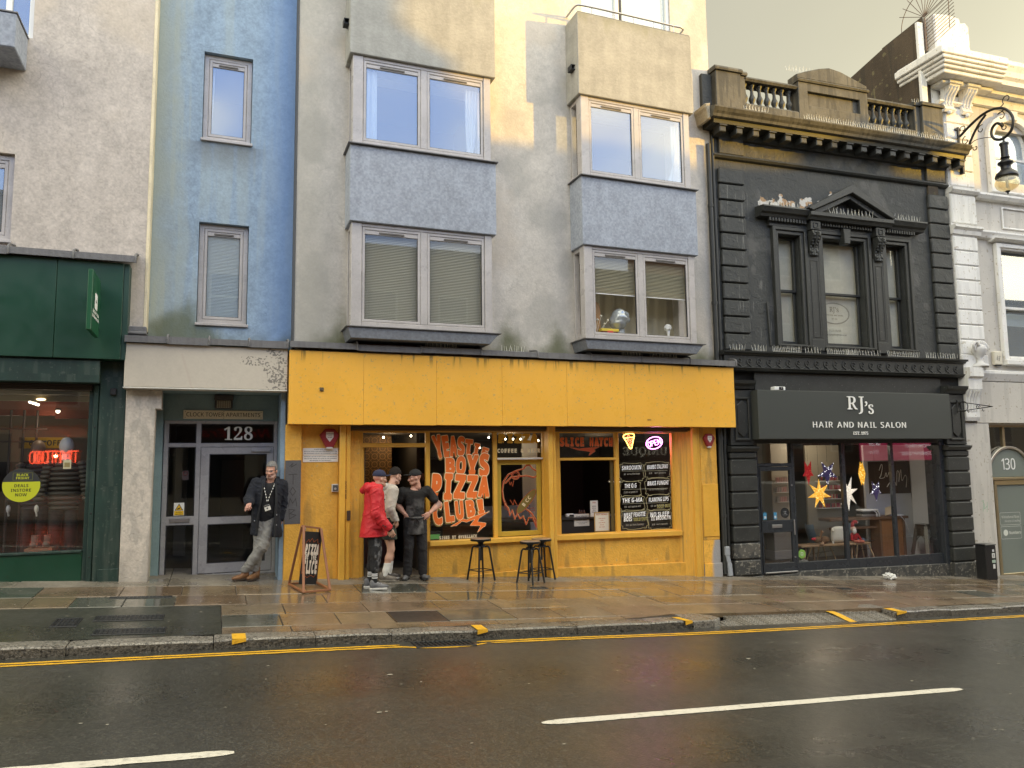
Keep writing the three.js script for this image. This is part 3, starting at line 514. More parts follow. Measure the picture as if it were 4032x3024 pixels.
{ // inside of the room, lower right bay: a pale back wall and floor just below the sill
  part(bayR, 'window_board', B(6.2, 8.4, 4.13, 4.17, -0.29, 0.40), mat([0.55, 0.52, 0.44], 0.5));
  part(bayR, 'back_curtain', folds(6.2, 8.4, 4.18, 5.6, -0.2, 9, 0.03, 2), mat([0.42, 0.37, 0.25], 0.9));
  part(bayL, 'window_board', B(2.05, 4.25, 4.13, 4.17, -0.29, 0.33), mat([0.5, 0.48, 0.42], 0.6));
}
// balcony rail and glazed doors above the right bay; the left bay has the same above the picture
for (const [x0, x1, lab, bb] of [[6.06, 8.56, 'steel rail round the right balcony', bayR], [1.88, 4.43, 'steel rail round the left balcony', bayL]]) {
  const r = group(bb, 'balcony_rail'); bb.remove(r);
  const g = group(apt, 'balcony_rail', lab);
  part(g, 'handrail', tube([[x0 + 0.03, 10.43, 0.02], [x0 + 0.03, 10.43, 0.35], [x0 + 0.05, 10.43, 0.44], [x0 + 0.15, 10.43, 0.46], [x1 - 0.3, 10.43, 0.46], [x1 - 0.15, 10.43, 0.46], [x1 - 0.09, 10.43, 0.40], [x1 - 0.08, 10.43, 0.02]], 0.02, 60, 8), mSteel);
  for (let i = 0; i < 5; i++) part(g, 'baluster_post', cylTo([x0 + 0.35 + i * 0.45, 10.26, 0.46], [x0 + 0.35 + i * 0.45, 10.42, 0.46], 0.011, 8), mSteel);
}
for (const [a, b, c] of [[6.42, 8.45, 'glazed doors behind the right balcony'], [2.2, 4.2, 'glazed doors behind the left balcony']]) {
  const g = group(apt, 'balcony_door', c), m = (a + b) / 2 - 0.2;
  part(g, 'window_frame', [ring(a + 0.004, b - 0.004, 10.284, 12.296, 0.07, -0.16, -0.04, 0.006), B(m - 0.04, m + 0.04, 10.36, 12.22, -0.158, -0.042)], mWhite);
  part(g, 'post', B(m + 0.06, m + 0.11, 10.36, 12.2, -0.12, -0.05), mFrameDark);
  part(g, 'pane', sheet(a + 0.08, m - 0.05, 10.36, 12.22, -0.1), mGlassSky); part(g, 'pane', sheet(m + 0.05, b - 0.08, 10.36, 12.22, -0.1), mGlassSky);
  part(g, 'curtain', folds(a + 0.1, b - 0.1, 10.36, 12.2, -0.2, 8, 0.02, 2), mat([0.5, 0.5, 0.42], 0.9));
}
for (const [x, y, z] of [[1.845, 9.25, 0.3], [6.03, 9.21, 0.3]]) part(apt, 'overflow_spout', [ring(x - 0.05, x + 0.05, y - 0.05, y + 0.05, 0.012, z - 0.06, z + 0.1, 0.002), B(x - 0.036, x + 0.036, y - 0.036, y + 0.036, z - 0.05, z + 0.03)], mBlack);
// lead flashing over the shop fronts: separate lapped sheets
function leadRun(parent, x0, x1, yBack, yFront, zF, w, zB = 0) {
  const n = Math.round((x1 - x0) / w);
  for (let i = 0; i < n; i++) {
    const a = x0 + (x1 - x0) * i / n, b = x0 + (x1 - x0) * (i + 1) / n, j = rr(-0.012, 0.012), k = rr(-0.01, 0.01);
    const g = mould([[zB + 0.004, yBack], [zB + 0.004, yBack - 0.02], [zF - 0.01, yFront - 0.02 + j], [zF + 0.008, yFront - 0.10 + k], [zF + 0.022, yFront - 0.10 + k], [zF + 0.024, yFront + j]], a + 0.004, b - 0.002);
    part(parent, 'lead_sheet', g, mLead);
    part(parent, 'lead_roll', tube([[b, yBack + 0.012, zB + 0.02], [b, yFront + 0.016 + j, zF + 0.005], [b, yFront - 0.06, zF + 0.028], [b, yFront - 0.1, zF + 0.022]], 0.017, 12, 6), mLead);
  }
}
leadRun(apt, -1.30, 1.0, 3.84, 3.79, 0.31, 0.575, -0.34);
leadRun(apt, 1.02, 9.42, 3.86, 3.80, 0.37, 1.05);
leadRun(apt, -6, -1.19, 5.06, 4.96, 0.36, 0.8);
part(apt, 'lead_cap', [B(-1.31, -1.03, 3.72, 3.96, 0.004, 0.14, 0.01), B(-1.33, -1.02, 3.83, 3.875, -0.34, 0.2, 0.012)], mLead);
spikeStrip(apt, 3.2, 3.75, 3.80, 0.36, 16, 0.12); spikeStrip(apt, 6.9, 7.3, 3.80, 0.37, 12, 0.12); spikeStrip(apt, 7.5, 8.1, 3.80, 0.37, 16, 0.12);
spikeStrip(apt, 4.55, 5.0, 3.80, 0.36, 10, 0.10);
// ornaments on the lower right window sill
{
  const g = thing('glass_head', 'clear glass head ornament on the window sill', 'ornament', [6.97, 4.17, 0.2]);
  const head = new THREE.SphereGeometry(0.19, 40, 30);
  warp(head, (x, y, z) => { const t = y / 0.19; const jaw = t < -0.1 ? 1 - 0.35 * Math.pow(-t, 1.3) : 1; const w = 0.010 * Math.sin(x * 45 + y * 20) + 0.010 * Math.sin(y * 60 + x * 15); const nose = Math.exp(-((t + 0.15) ** 2) * 25 - (z / 0.05) ** 2 * 0.4) * (x < 0 ? 0.035 : 0); return [x * 0.95 * jaw - nose + w * 0.5 - (t < -0.3 ? 0.03 : 0), y * 1.18, z * jaw + w]; });
  head.translate(6.97, 4.50, 0.2); part(g, 'head', head, mat([0.42, 0.46, 0.48], 0.12, { clearcoat: 1, metalness: 0.3 }));
  part(g, 'neck', lathe([[0.075, 0.1], [0.07, 0.05], [0.09, 0.0], [0.0, 0.0]].reverse(), 6.99, 4.22, 0.2), mat([0.4, 0.44, 0.46], 0.12, { clearcoat: 1 }));
  part(g, 'base', B(6.82, 7.14, 4.171, 4.215, 0.1, 0.3), mat([0.09, 0.09, 0.10], 0.3));
  const c = thing('carved_wood', 'upright piece of orange brown wood on the window sill', 'ornament', [6.5, 4.17, 0.15]);
  part(c, 'plank', [plate([[6.42, 4.18], [6.58, 4.18], [6.585, 4.7], [6.55, 4.8], [6.49, 4.83], [6.43, 4.8]], [], 0.12, 0.18, 0.01)], mat([0.42, 0.22, 0.08], 0.6, { map: tStreak }));
  const y = thing('toy_box', 'yellow and red toy box lying on the window sill', 'box', [6.67, 4.17, 0.3]);
  part(y, 'lid', B(6.5, 6.86, 4.25, 4.30, 0.25, 0.36), mat([0.75, 0.55, 0.05], 0.5)); part(y, 'case', B(6.52, 6.84, 4.171, 4.249, 0.26, 0.35), mat([0.25, 0.07, 0.05], 0.5)); part(y, 'clasp', B(6.62, 6.74, 4.18, 4.26, 0.352, 0.365), mat([0.7, 0.08, 0.06], 0.5));
  const l = thing('white_figurine', 'small white angular figurine at the right of the window sill', 'ornament', [7.99, 4.17, 0.25]);
  part(l, 'stem', lathe([[0.0, 0], [0.055, 0.01], [0.05, 0.03], [0.022, 0.09], [0.035, 0.17], [0.0, 0.175]], 7.99, 4.172, 0.25, 7), mWhite); part(l, 'head', new THREE.DodecahedronGeometry(0.075).translate(7.98, 4.40, 0.25), mWhite);
  const fl = thing('dried_stems', 'thin dried white stems standing on the left of the sill', 'plant', [6.38, 4.17, 0.25]);
  for (let i = 0; i < 5; i++) part(fl, 'stem', [cylTo([6.40 + 0.02 * i, 4.172, 0.26], [6.40 + 0.07 * i, 4.4 + 0.07 * (i % 3), 0.27], 0.004, 5), ball(6.40 + 0.07 * i, 4.4 + 0.07 * (i % 3), 0.27, 0.022, 1, 1, 1, 8)], mat([0.75, 0.73, 0.62], 0.8));
}
// ------------------------------------------------------------------ houses across the street (seen only in glass and wet road; their roofs shade the lower walls)
{
  const T = x => RY(x) + 0.1;
  const list = [   // x0, x1, eaves y, depth front z, colour, storeys
    [-42, -24, 11.8, 17.3, [0.42, 0.36, 0.28], 4], [-24, -9, 10.6, 17.2, [0.36, 0.20, 0.14], 3], [-9, 1.5, 11.2, 17.2, [0.58, 0.54, 0.46], 3], [1.5, 13, 10.2, 17.2, [0.40, 0.34, 0.27], 3],
    [13, 22, 10.0, 17.2, [0.55, 0.5, 0.42], 3], [22, 27.6, 14.8, 17.3, [0.34, 0.19, 0.13], 4], [27.6, 28.5, 15.5, 17.3, [0.34, 0.19, 0.13], 0], [28.5, 29.02, 11.4, 17.3, [0.34, 0.19, 0.13], 0], [29.02, 29.3, 14.6, 17.3, [0.34, 0.19, 0.13], 0],  // the storeyless blocks are added to shape the sun patch on the blue wall
    [31.9, 40.4, 9.86, 17.2, [0.52, 0.47, 0.4], 3], [40.4, 49, 10.3, 17.2, [0.45, 0.3, 0.22], 3], [49, 62, 9.9, 17.0, [0.5, 0.45, 0.38], 3], [62, 78, 9.2, 16.6, [0.4, 0.33, 0.26], 3]];
  const mPaneFar = mat([0.03, 0.035, 0.04], 0.05, { ior: 1.6 }), mTrim = mat([0.6, 0.58, 0.53], 0.7);
  const mk = (x0, x1, top, z, col, n, label) => {
    const h = thing('terraced_house', label, 'house', [(x0 + x1) / 2, T((x0 + x1) / 2), z], null);
    part(h, 'wall', B(x0 + 0.01, x1 - 0.01, T(x0) - 1.5, top, z, z + 9, 0), stucco(col, 0.9));
    if (n) part(h, 'roof', [B(x0, x1, top, top + 0.18, z - 0.3, z + 9, 0.03)], mLead);
    const bays = Math.max(2, Math.round((x1 - x0) / 2.6));
    for (let s = 1; s < n; s++) for (let i = 0; i < bays; i++) {
      const c = x0 + (x1 - x0) * (i + 0.5) / bays, y = T(c) + 3.7 + (s - 1) * (top - T(c) - 3.7) / (n - 1), hh = 1.75;
      const w = part(h, 'window', B(c - 0.55, c + 0.55, y, y + hh, z - 0.02, z, 0), mPaneFar); part(w, 'frame', [ring(c - 0.62, c + 0.62, y - 0.08, y + hh + 0.07, 0.08, z - 0.06, z - 0.021, 0), B(c - 0.54, c + 0.54, y + hh / 2 - 0.03, y + hh / 2 + 0.03, z - 0.055, z - 0.022, 0)], mTrim);
    }
    if (n) { for (let i = 0; i < bays; i++) { const a = x0 + 0.3 + (x1 - x0 - 0.6) * i / bays, b = x0 + 0.1 + (x1 - x0 - 0.6) * (i + 1) / bays; part(h, 'shop_window', B(a + 0.1, b, T(a) + 0.6, T(a) + 2.5, z - 0.02, z, 0), mPaneFar); } part(h, 'shop_fascia', B(x0 + 0.2, x1 - 0.2, T(x0) + 2.75, T(x0) + 3.3, z - 0.14, z, 0.01), painted(mixC(col, [0.06, 0.05, 0.05], 0.6), 0.5)); }
    return h;
  };
  const names = ['stone coloured', 'brick red', 'cream', 'sandy', 'pale', 'tall brick', 'brick stack', 'low brick', 'brick party', 'buff', 'russet', 'grey', 'brown'];
  list.forEach((a, i) => mk(...a, names[i] + ' house across the street'));
  const shadowEdge = (x0, y0, x1, y1, z) => plate([[x0, 5], [x1, 5], [x1, y1], [x0, y0]], [], z, z + 0.5);
  const g = thing('shadow_roofline', 'added roofline plates shaping the shadow between brick house and buff house opposite', 'roof', [30, 5, 17.4]);
  part(g, 'shadow_plates', [shadowEdge(29.3, 11.62, 29.82, 11.55, 17.4), shadowEdge(29.82, 13, 29.96, 13, 17.4), shadowEdge(29.96, 11.6, 30.6, 11.25, 17.4), shadowEdge(30.6, 11.25, 30.95, 11.1, 17.4), shadowEdge(30.95, 10.75, 31.2, 10.5, 17.4), shadowEdge(31.2, 10.5, 31.95, 9.86, 17.4)], mLead);  // added upright plates, outline shaped to cast the shadow edge on the left bay
  const cp = thing('chimney', 'brick chimney on the houses opposite', 'chimney', [34, 9.8, 20]);
  part(cp, 'stack', B(41.9, 42.9, 9.8, 11.2, 18, 19, 0.02), stucco([0.34, 0.19, 0.13])); part(cp, 'pot', cyl(42.4, 11.5, 18.5, 0.14, 0.6), stucco([0.4, 0.2, 0.12]));
  const op = structure('pavement', [10, T(10), 15.6]); const P = []; for (let x = -42; x < 80; x += 6) P.push(x, T(x), 14.2, x, T(x), 17.6, x + 6, T(x + 6), 17.6, x, T(x), 14.2, x + 6, T(x + 6), 17.6, x + 6, T(x + 6), 14.2); part(op, 'paving', fromTris(P), mFlagGrey);
  part(op, 'kerb_stone', (() => { const Q = []; for (let x = -42; x < 80; x += 6) Q.push(x, T(x), 14.2, x + 6, T(x + 6), 14.2, x + 6, T(x + 6) - 0.14, 14.2, x, T(x), 14.2, x + 6, T(x + 6) - 0.14, 14.2, x, T(x) - 0.14, 14.2); return fromTris(Q); })(), mGranite);
  // the shop signs whose mirror images show in the windows
  const neon = thing('neon_sign', 'red neon tattoo sign in a window across the street', 'neon sign', [-5.05, 2.06, 16.8]);
  const st = { T: [[[0, 1], [1, 1]], [[0.5, 1], [0.5, 0]]], A: [[[0, 0], [0.5, 1], [1, 0]], [[0.2, 0.4], [0.8, 0.4]]], O: [[[0.5, 1], [0.85, 0.9], [1, 0.5], [0.85, 0.1], [0.5, 0], [0.15, 0.1], [0, 0.5], [0.15, 0.9], [0.5, 1]]] };
  const mNeonR = glow([1, 0.09, 0.035], 7);
  'TATTOO'.split('').forEach((ch, i) => { for (const [dx, dz] of [[0, 0], [-0.15, 0.12]]) part(neon, 'neon_tube', st[ch].map(s => tube(s.map(([a, b]) => [-4.37 + dx - (i * 0.225 + a * 0.17), 2.07 + b * 0.40, 16.8 + dz]), 0.020, s.length * 5, 5)), mNeonR); });  // second offset tube per letter added for the doubled mirror image
  lampAt([-5.0, 2.3, 16.6], [1, 0.12, 0.05], 2);
  const face = (name, label, x0, x1, y0, y1, z, t, k = 0) => { const g = new THREE.PlaneGeometry(x1 - x0, y1 - y0); g.rotateY(Math.PI); g.translate((x0 + x1) / 2, (y0 + y1) / 2, z - 0.062); const s = thing(name, label, 'shop sign', [(x0 + x1) / 2, y0, z]); part(s, 'board', B(x0, x1, y0, y1, z - 0.06, z + 0.05, 0.005), mBlack); part(s, 'lit_face', g, mat([1, 1, 1], 0.5, { map: t, ...(k ? { emissive: C(1, 1, 1), emissiveMap: t, emissiveIntensity: k } : {}) })); };
  const words = (bg, rows) => canvasTex(1024, 256, (x, w, h) => { for (const [s, font, fill, px, py] of rows) { x.font = font; x.fillStyle = fill; x.fillText(s, px, py); } }, bg);
  face('lit_shop_sign', 'lit pink off licence sign across the street', 26.6, 31.2, 1.8, 3.5, 16.6, words('#b82a55', [['ZZY STORE', 'bold 92px serif', '#f7dfe4', 20, 100], ['OFF LICENCE', 'bold 46px sans-serif', '#f7dfe4', 690, 90], ['OPEN', 'bold 54px sans-serif', '#ffffff', 760, 150], ['24 hrs', 'italic 40px serif', '#ffd9e4', 780, 210], ['ERS MAGAZINES TOBACCO', 'bold 34px sans-serif', '#f7dfe4', 20, 165], ['ONFECTIONERY OFF LICENCE', 'bold 34px sans-serif', '#f7dfe4', 20, 220]]), 1.6);
  face('dark_shop_sign', 'dark shop sign with thin pale letters across the street', 15.6, 19.6, 1.95, 2.75, 16.9, words('#15140f', [['UNIQUE', '150px serif', '#d8d2bb', 150, 180]]), 0.9);
  face('red_shop_sign', 'red lettered shop sign across the street', -2.1, 2.2, 2.75, 3.45, 16.9, words('#2a1d18', [['New Era', 'bold italic 150px sans-serif', '#a01a14', 60, 170]]), 0.12);
  // a white van parked across the road
  const van = thing('parked_van', 'white van parked at the far kerb', 'van', [21, RY(21), 12.6]);
  const vy = RY(21), sec = [[0, 0.35], [5.2, 0.35], [5.3, 1.0], [4.75, 1.15], [4.1, 2.0], [3.6, 2.2], [0.15, 2.25], [0, 2.0]].map(([a, b]) => [18.4 + a, vy + b]);
  part(van, 'body', plate(sec, [], 12.6, 14.1, 0.08), mat([0.62, 0.63, 0.64], 0.3, { clearcoat: 0.6 }));
  part(van, 'window', plate([[22.0, vy + 1.25], [22.95, vy + 1.25], [22.45, vy + 1.9], [22.0, vy + 1.95]], [], 12.57, 12.6), mPaneFar);
  for (const x of [19.4, 22.7]) { const w = part(van, 'wheel', cyl(0, 0, 0, 0.34, 0.22, 24).rotateX(Math.PI / 2).translate(x, vy + 0.34 - 0.056 * (x - 21), 12.72), mBlack); part(w, 'rim', cyl(0, 0, 0, 0.2, 0.23, 16).rotateX(Math.PI / 2).translate(x, vy + 0.34 - 0.056 * (x - 21), 12.71), mSteel); }
}
// ------------------------------------------------------------------ green shop front on the left
const tGreen = tex(512, 512, (u, v) => { const n = fbm(u * 5, v * 5, 4, 5), st = fbm(u * 22, v * 2, 4, 22); const k = 0.82 + 0.2 * n + 0.12 * (st - 0.5); return [0.007 * k, 0.050 * k, 0.027 * k]; }, true, 3);
const tGreenWorn = tex(512, 512, (u, v) => { const n = fbm(u * 9, v * 9, 4, 9), s = fbm(u * 50, v * 50, 3, 50), st = fbm(u * 20, v * 2, 4, 20); const k = 0.6 + 0.5 * n + 0.3 * (st - 0.5); const d = sstep(0.74, 0.80, s); return mixC([0.011 * k, 0.036 * k, 0.027 * k], [0.09, 0.10, 0.08], 0.4 * d + 0.25 * sstep(0.55, 0.75, st)); }, true, 1.6);
const mGreen = mat([1, 1, 1], 0.55, { map: tGreen, roughnessMap: tRough }), mGreenWorn = mat([1, 1, 1], 0.6, { map: tGreenWorn, bumpMap: tFineB, bumpScale: 0.001 });
const gs = thing('green_shopfront', 'dark green shop front of an outdoor clothing shop with wide display window', 'shop front', [-2.5, 0.3, 0.1]);
part(gs, 'fascia_panel', B(-6, -2.2, 3.43, 4.86, 0.0, 0.30, 0.006), mGreen); part(gs, 'fascia_panel', B(-2.196, -1.345, 3.43, 4.86, 0.0, 0.30, 0.006), mGreen);
part(gs, 'fascia_edge', B(-1.343, -1.27, 3.43, 4.86, 0.0, 0.28, 0.004), mat([0.015, 0.05, 0.035], 0.5));
part(gs, 'shutter_box', B(-6, -1.61, 3.085, 3.415, 0.004, 0.25, 0.008), mGreenWorn);
part(gs, 'shutter', [0, 1, 2, 3].map(i => B(-6, -1.72, 2.99 + i * 0.024, 3.012 + i * 0.024, 0.0, 0.06 - i * 0.004, 0.006)), mat([0.05, 0.035, 0.028], 0.6));
part(gs, 'pilaster', B(-1.62, -1.275, 0.05, 3.429, -0.2, 0.055, 0.006), mGreenWorn);
part(gs, 'pilaster_base', B(-1.55, -1.272, 0.12, 0.42, 0.056, 0.075, 0.004), mGreenWorn);
part(gs, 'junction_box', B(-1.48, -1.4, 2.93, 3.03, 0.056, 0.1, 0.008), mBlack);
part(gs, 'window_post', B(-1.76, -1.622, 0.1, 3.08, -0.12, 0.0, 0.006), mGreenWorn); part(gs, 'window_post', B(-1.70, -1.632, 0.1, 3.08, 0.001, 0.045, 0.01), mGreenWorn);
part(gs, 'stall_riser', B(-6, -1.762, 0.05, 0.665, -0.12, 0.0, 0.006), mGreen); part(gs, 'window_sill', B(-6, -1.77, 0.666, 0.70, -0.12, 0.02, 0.006), mGreenWorn);
for (let i = 0; i < 4; i++) part(gs, 'bolt', ball(-1.665, 0.6 + i * 0.62, 0.05, 0.012, 1, 1, 0.5, 8), mBlack);
part(gs, 'pane', sheet(-6, -1.76, 0.69, 2.99, -0.05), pane({ ior: 2.1 }));
part(gs, 'interior', roomBox(-6, -1.3, 0.1, 3.08, -5, -0.13), mat([0.05, 0.046, 0.04], 0.9));
part(gs, 'ceiling_panel', B(-6, -1.35, 2.99, 3.07, -4.9, -0.7, 0), mat([0.25, 0.22, 0.15], 0.8)); 
part(gs, 'bulkhead', B(-6, -1.8, 2.905, 2.985, -1.0, -0.95, 0.003), mat([0.35, 0.30, 0.19], 0.7));
part(gs, 'red_bulkhead', B(-2.40, -1.5, 2.66, 2.985, -1.35, -1.25, 0.003), mat([0.20, 0.04, 0.018], 0.7)); part(gs, 'red_bulkhead', B(-6, -2.41, 2.72, 2.95, -1.7, -1.6, 0.003), mat([0.20, 0.04, 0.018], 0.7));
part(gs, 'back_wall', B(-6, -1.31, 2.0, 2.9, -3.4, -3.35, 0), mat([0.13, 0.12, 0.09], 0.9));
for (let i = 0; i < 3; i++) part(gs, 'clothes_rail', [cylTo([-3.05 + i * 0.18, 0.2, -1.5], [-3.05 + i * 0.18, 2.8, -1.5], 0.02, 6)], mat([0.05, 0.04, 0.035], 0.5));
part(gs, 'clothes_rail', [bar([-3.4, 2.5, -1.5], [-2.55, 2.5, -1.5], 0.03, 0.03), bar([-3.4, 2.3, -1.5], [-2.55, 2.3, -1.5], 0.03, 0.03)], mat([0.05, 0.04, 0.035], 0.5));
const mLampW = glow([1, 0.86, 0.62], 5);
frame = MAIN;
[[-2.55, 2.93, -1.0, 'round'], [-2.66, 2.88, -1.05, 'tube'], [-2.34, 2.76, -1.1, 'spot'], [-1.83, 2.42, -1.8, 'spot']].forEach(([x, y, z, k], i) => {
  const l = thing('ceiling_light', ['round warm ceiling light inside the green shop', 'short white tube light beside the round lamp in the green shop', 'small bright spotlight right of the tube light in the green shop', 'bright little spot near the right edge of the green shop window'][i], 'light', [x, y, z]);
  part(l, 'housing', cyl(x, y + 0.03, z, 0.04, 0.03), mBlack);
  part(l, 'lamp', k === 'tube' ? bar([x - 0.07, y + 0.02, z], [x + 0.07, y - 0.03, z], 0.035, 0.03) : ball(x, y, z, k === 'round' ? 0.085 : 0.03, 1, k === 'round' ? 0.25 : 1, 1), k === 'round' ? glow([1, 0.75, 0.4], 4) : mLampW);
});
lampAt([-2.5, 2.62, -1.3], [1, 0.82, 0.58], 0.2, 0, 4); lampAt([-3.2, 2.5, -2.4], [1, 0.82, 0.58], 0.25, 0, 4);
{ // sale banner deep in the shop
  const t = canvasTex(512, 128, (x, w, h) => { x.fillStyle = '#caa51a'; x.fillRect(60, 0, w, h); x.fillStyle = '#15140c'; x.font = 'bold 88px sans-serif'; x.fillText('60% OFF', 110, 96); }, '#15140c');
  const b = mergedThing('sale_banner', 'yellow and black sale banner hanging deep in the green shop', 'banner', sheet(-3.0, -2.35, 2.2, 2.38, -1.85), print(t), [-2.7, 2.2, -1.85]);
  const st = canvasTex(512, 512, (x, w) => {
    x.beginPath(); x.arc(256, 256, 254, 0, 7); x.clip(); x.fillStyle = '#2c2d2f'; x.fillRect(0, 0, w, 212); x.fillStyle = '#b9bd20'; x.fillRect(0, 200, w, 320); x.strokeStyle = '#8a8c1e'; x.lineWidth = 3; x.strokeRect(140, 62, 262, 112);
    x.textAlign = 'center'; x.fillStyle = '#b9bd20'; x.font = 'bold 52px sans-serif'; x.fillText('BLACK', 264, 112); x.fillText('FRIDAY', 268, 160); x.fillStyle = '#17170f'; x.font = 'bold 66px sans-serif'; x.fillText('DEALS', 256, 284); x.fillText('INSTORE', 256, 354); x.fillText('NOW', 256, 424);
  });
  const g = new THREE.CylinderGeometry(0.235, 0.235, 0.004, 48); g.rotateX(Math.PI / 2);
  const s = thing('window_sticker', 'round black and yellow sale sticker on the green shop window', 'sticker', [-2.565, 1.4, -0.035]);
  part(s, 'backing', g.translate(-2.565, 1.635, -0.042), mat([0.1, 0.1, 0.05], 0.6)); const f = new THREE.CircleGeometry(0.233, 48); f.translate(-2.565, 1.635, -0.0385); part(s, 'face', f, print(st));
  const p = thing('taped_photo', 'small square photo stuck on the green shop window', 'picture', [-2.0, 1.86, -0.04]); part(p, 'print', B(-2.06, -1.96, 1.86, 1.99, -0.046, -0.040, 0), mat([0.5, 0.46, 0.3], 0.5)); part(p, 'motif', B(-2.045, -1.975, 1.885, 1.95, -0.0398, -0.0385, 0), mat([0.25, 0.2, 0.08], 0.5));
}
{ // projecting blade sign, seen almost edge on
  const t = canvasTex(512, 1024, (x, w, h) => { x.fillStyle = '#f0f0ea'; x.beginPath(); x.roundRect(170, 330, 170, 280, 30); x.fill(); x.fillStyle = '#0c3a20'; x.fillRect(290, 330, 8, 280); x.beginPath(); x.moveTo(220, 470); x.lineTo(255, 425); x.lineTo(268, 460); x.lineTo(310, 470); x.lineTo(262, 485); x.lineTo(255, 515); x.closePath(); x.fill(); x.fillStyle = '#f4f4ee'; x.textAlign = 'center'; x.font = 'bold 74px sans-serif'; x.fillText('MOUNTAIN', 256, 700, 480); x.fillText('WAREHOUSE', 256, 782, 490); });
  const s = thing('projecting_sign', 'green blade sign with white lettering projecting from the green fascia', 'shop sign', [-1.64, 3.7, 0.3]);
  part(s, 'panel', B(-1.685, -1.625, 3.72, 4.55, 0.40, 1.12, 0.006), mat([0.012, 0.085, 0.035], 0.35));
  const g = new THREE.PlaneGeometry(0.70, 0.82); g.rotateY(Math.PI / 2); g.translate(-1.622, 4.135, 0.76); part(s, 'lettering', g, decal(t));
  for (const y of [3.85, 4.4]) part(s, 'bracket', B(-1.67, -1.64, y, y + 0.03, 0.301, 0.399), mSteel);
}
{ // shop dummies in padded jackets
  const mk = (x, z, label, s, jacket, headCol) => {
    const d = thing('shop_dummy', label, 'mannequin', [x, 0.3, z]); const J = mat(jacket, 0.55);
    part(d, 'head', ball(x, 2.20 + s, z, 0.105, 0.95, 1.32, 1.05, 24), mat(headCol, 0.35)); part(d, 'neck', cyl(x, 2.05 + s, z, 0.06, 0.12), mat(headCol, 0.35));
    for (let i = 0; i < 10; i++) { const y = 1.28 + i * 0.072 + s, w = 0.20 + 0.035 * Math.sin(i / 9 * 3) - (i > 8 ? 0.05 : 0); part(d, 'quilted_band', ball(x, y, z, 1, w, 0.05, w * 0.62, 20), J); }
    for (const k of [-1, 1]) { for (let i = 0; i < 9; i++) part(d, 'quilted_band', ball(x + k * (0.22 + 0.012 * i), 1.94 - i * 0.065 + s, z + 0.01 * i, 1, 0.075, 0.045, 0.085, 14), J); part(d, 'hand', [ball(x + k * 0.335, 1.28 + s, z + 0.1, 1, 0.032, 0.06, 0.04, 10), ...[0, 1, 2, 3].map(i => cylTo([x + k * 0.335, 1.25 + s, z + 0.075 + i * 0.018], [x + k * 0.325, 1.17 + s, z + 0.08 + i * 0.018], 0.009, 6, 0.007))], mat([0.6, 0.6, 0.58], 0.35)); }
    part(d, 'trousers', [cylTo([x - 0.1, 1.25, z], [x - 0.12, 0.2, z], 0.1, 12, 0.07), cylTo([x + 0.1, 1.25, z], [x + 0.12, 0.2, z], 0.1, 12, 0.07)], mBlack);
  };
  mk(-2.12, -0.62, 'white headed dummy in an olive padded jacket nearest the window post', 0, [0.055, 0.05, 0.035], [0.62, 0.6, 0.55]);
  mk(-2.62, -1.3, 'dummy with a woolly hat behind the sale sticker', -0.02, [0.03, 0.028, 0.03], [0.3, 0.22, 0.16]);
  const b = thing('boot_display', 'pair of walking boots on a low stand in the green shop', 'boots', [-2.4, 0.7, -0.5]);
  part(b, 'stand', B(-2.55, -2.2, 0.62, 0.72, -0.65, -0.35), mat([0.2, 0.12, 0.07], 0.6)); for (const i of [0, 1]) part(b, 'boot', [ball(-2.45 + i * 0.16, 0.77, -0.42, 1, 0.05, 0.045, 0.1), cyl(-2.45 + i * 0.16, 0.84, -0.48, 0.045, 0.12)], mat([0.12, 0.10, 0.08], 0.7));
}
// ------------------------------------------------------------------ entrance to the flats
const ent = thing('apartment_entrance', 'recessed entrance of the flats with grey framed glass door, cream pillar and blank cream panel', 'entrance', [0, 0.15, -0.2]);
const tCreamPanel = wallTex(768, 256, -1.3, 3.03, 2.33, 0.68, [0.60, 0.54, 0.45], (x, y, k, q, b) => {
  let c = b.map(v => v * (0.85 + 0.2 * (k - 0.8))); const fl = fbm(x * 46, y * 50, 4), reg = sstep(0.22, 0.12, Math.abs(x - 0.82)) + sstep(0.32, 0.1, Math.abs(x - 0.45)) * sstep(0.1, 0.02, Math.abs(y - 3.52 + 0.15 * (x - 0.2)));
  if (fl > 0.575 - 0.03 * Math.min(1, reg) && reg > 0.3 && fbm(x * 8, y * 8, 3) > 0.46) c = mixC(c, [0.12, 0.11, 0.10], 0.8);
  c = mixC(c, [0.45, 0.36, 0.3], 0.35 * sstep(0.03, 0.0, Math.abs(x + 0.45 - 0.5 * (y - 3.3) * -0.6)) * (y < 3.55)); return c; });
part(ent, 'fascia_panel', B(-1.29, 1.0, 3.04, 3.69, 0.02, 0.28, 0.008), stucco([1, 1, 1], 0.85, tCreamPanel, 0.001));
part(ent, 'fascia_trim', B(-1.30, 1.0, 3.02, 3.038, 0.02, 0.288, 0.003), mat([0.62, 0.6, 0.55], 0.6));
const tPier = wallTex(256, 768, -1.3, 0, 1, 3.1, [0.56, 0.50, 0.43], (x, y, k, q, b) => { let c = b.map(v => v * k); c = mixC(c, [0.30, 0.27, 0.23], 0.7 * sstep(0.75, 0.15, y + 0.5 * (q.m - 0.5))); return mixC(c, [0.3, 0.28, 0.25], 0.45 * sstep(0.5, 0.62, fbm(x * 9, y * 3, 4))); });
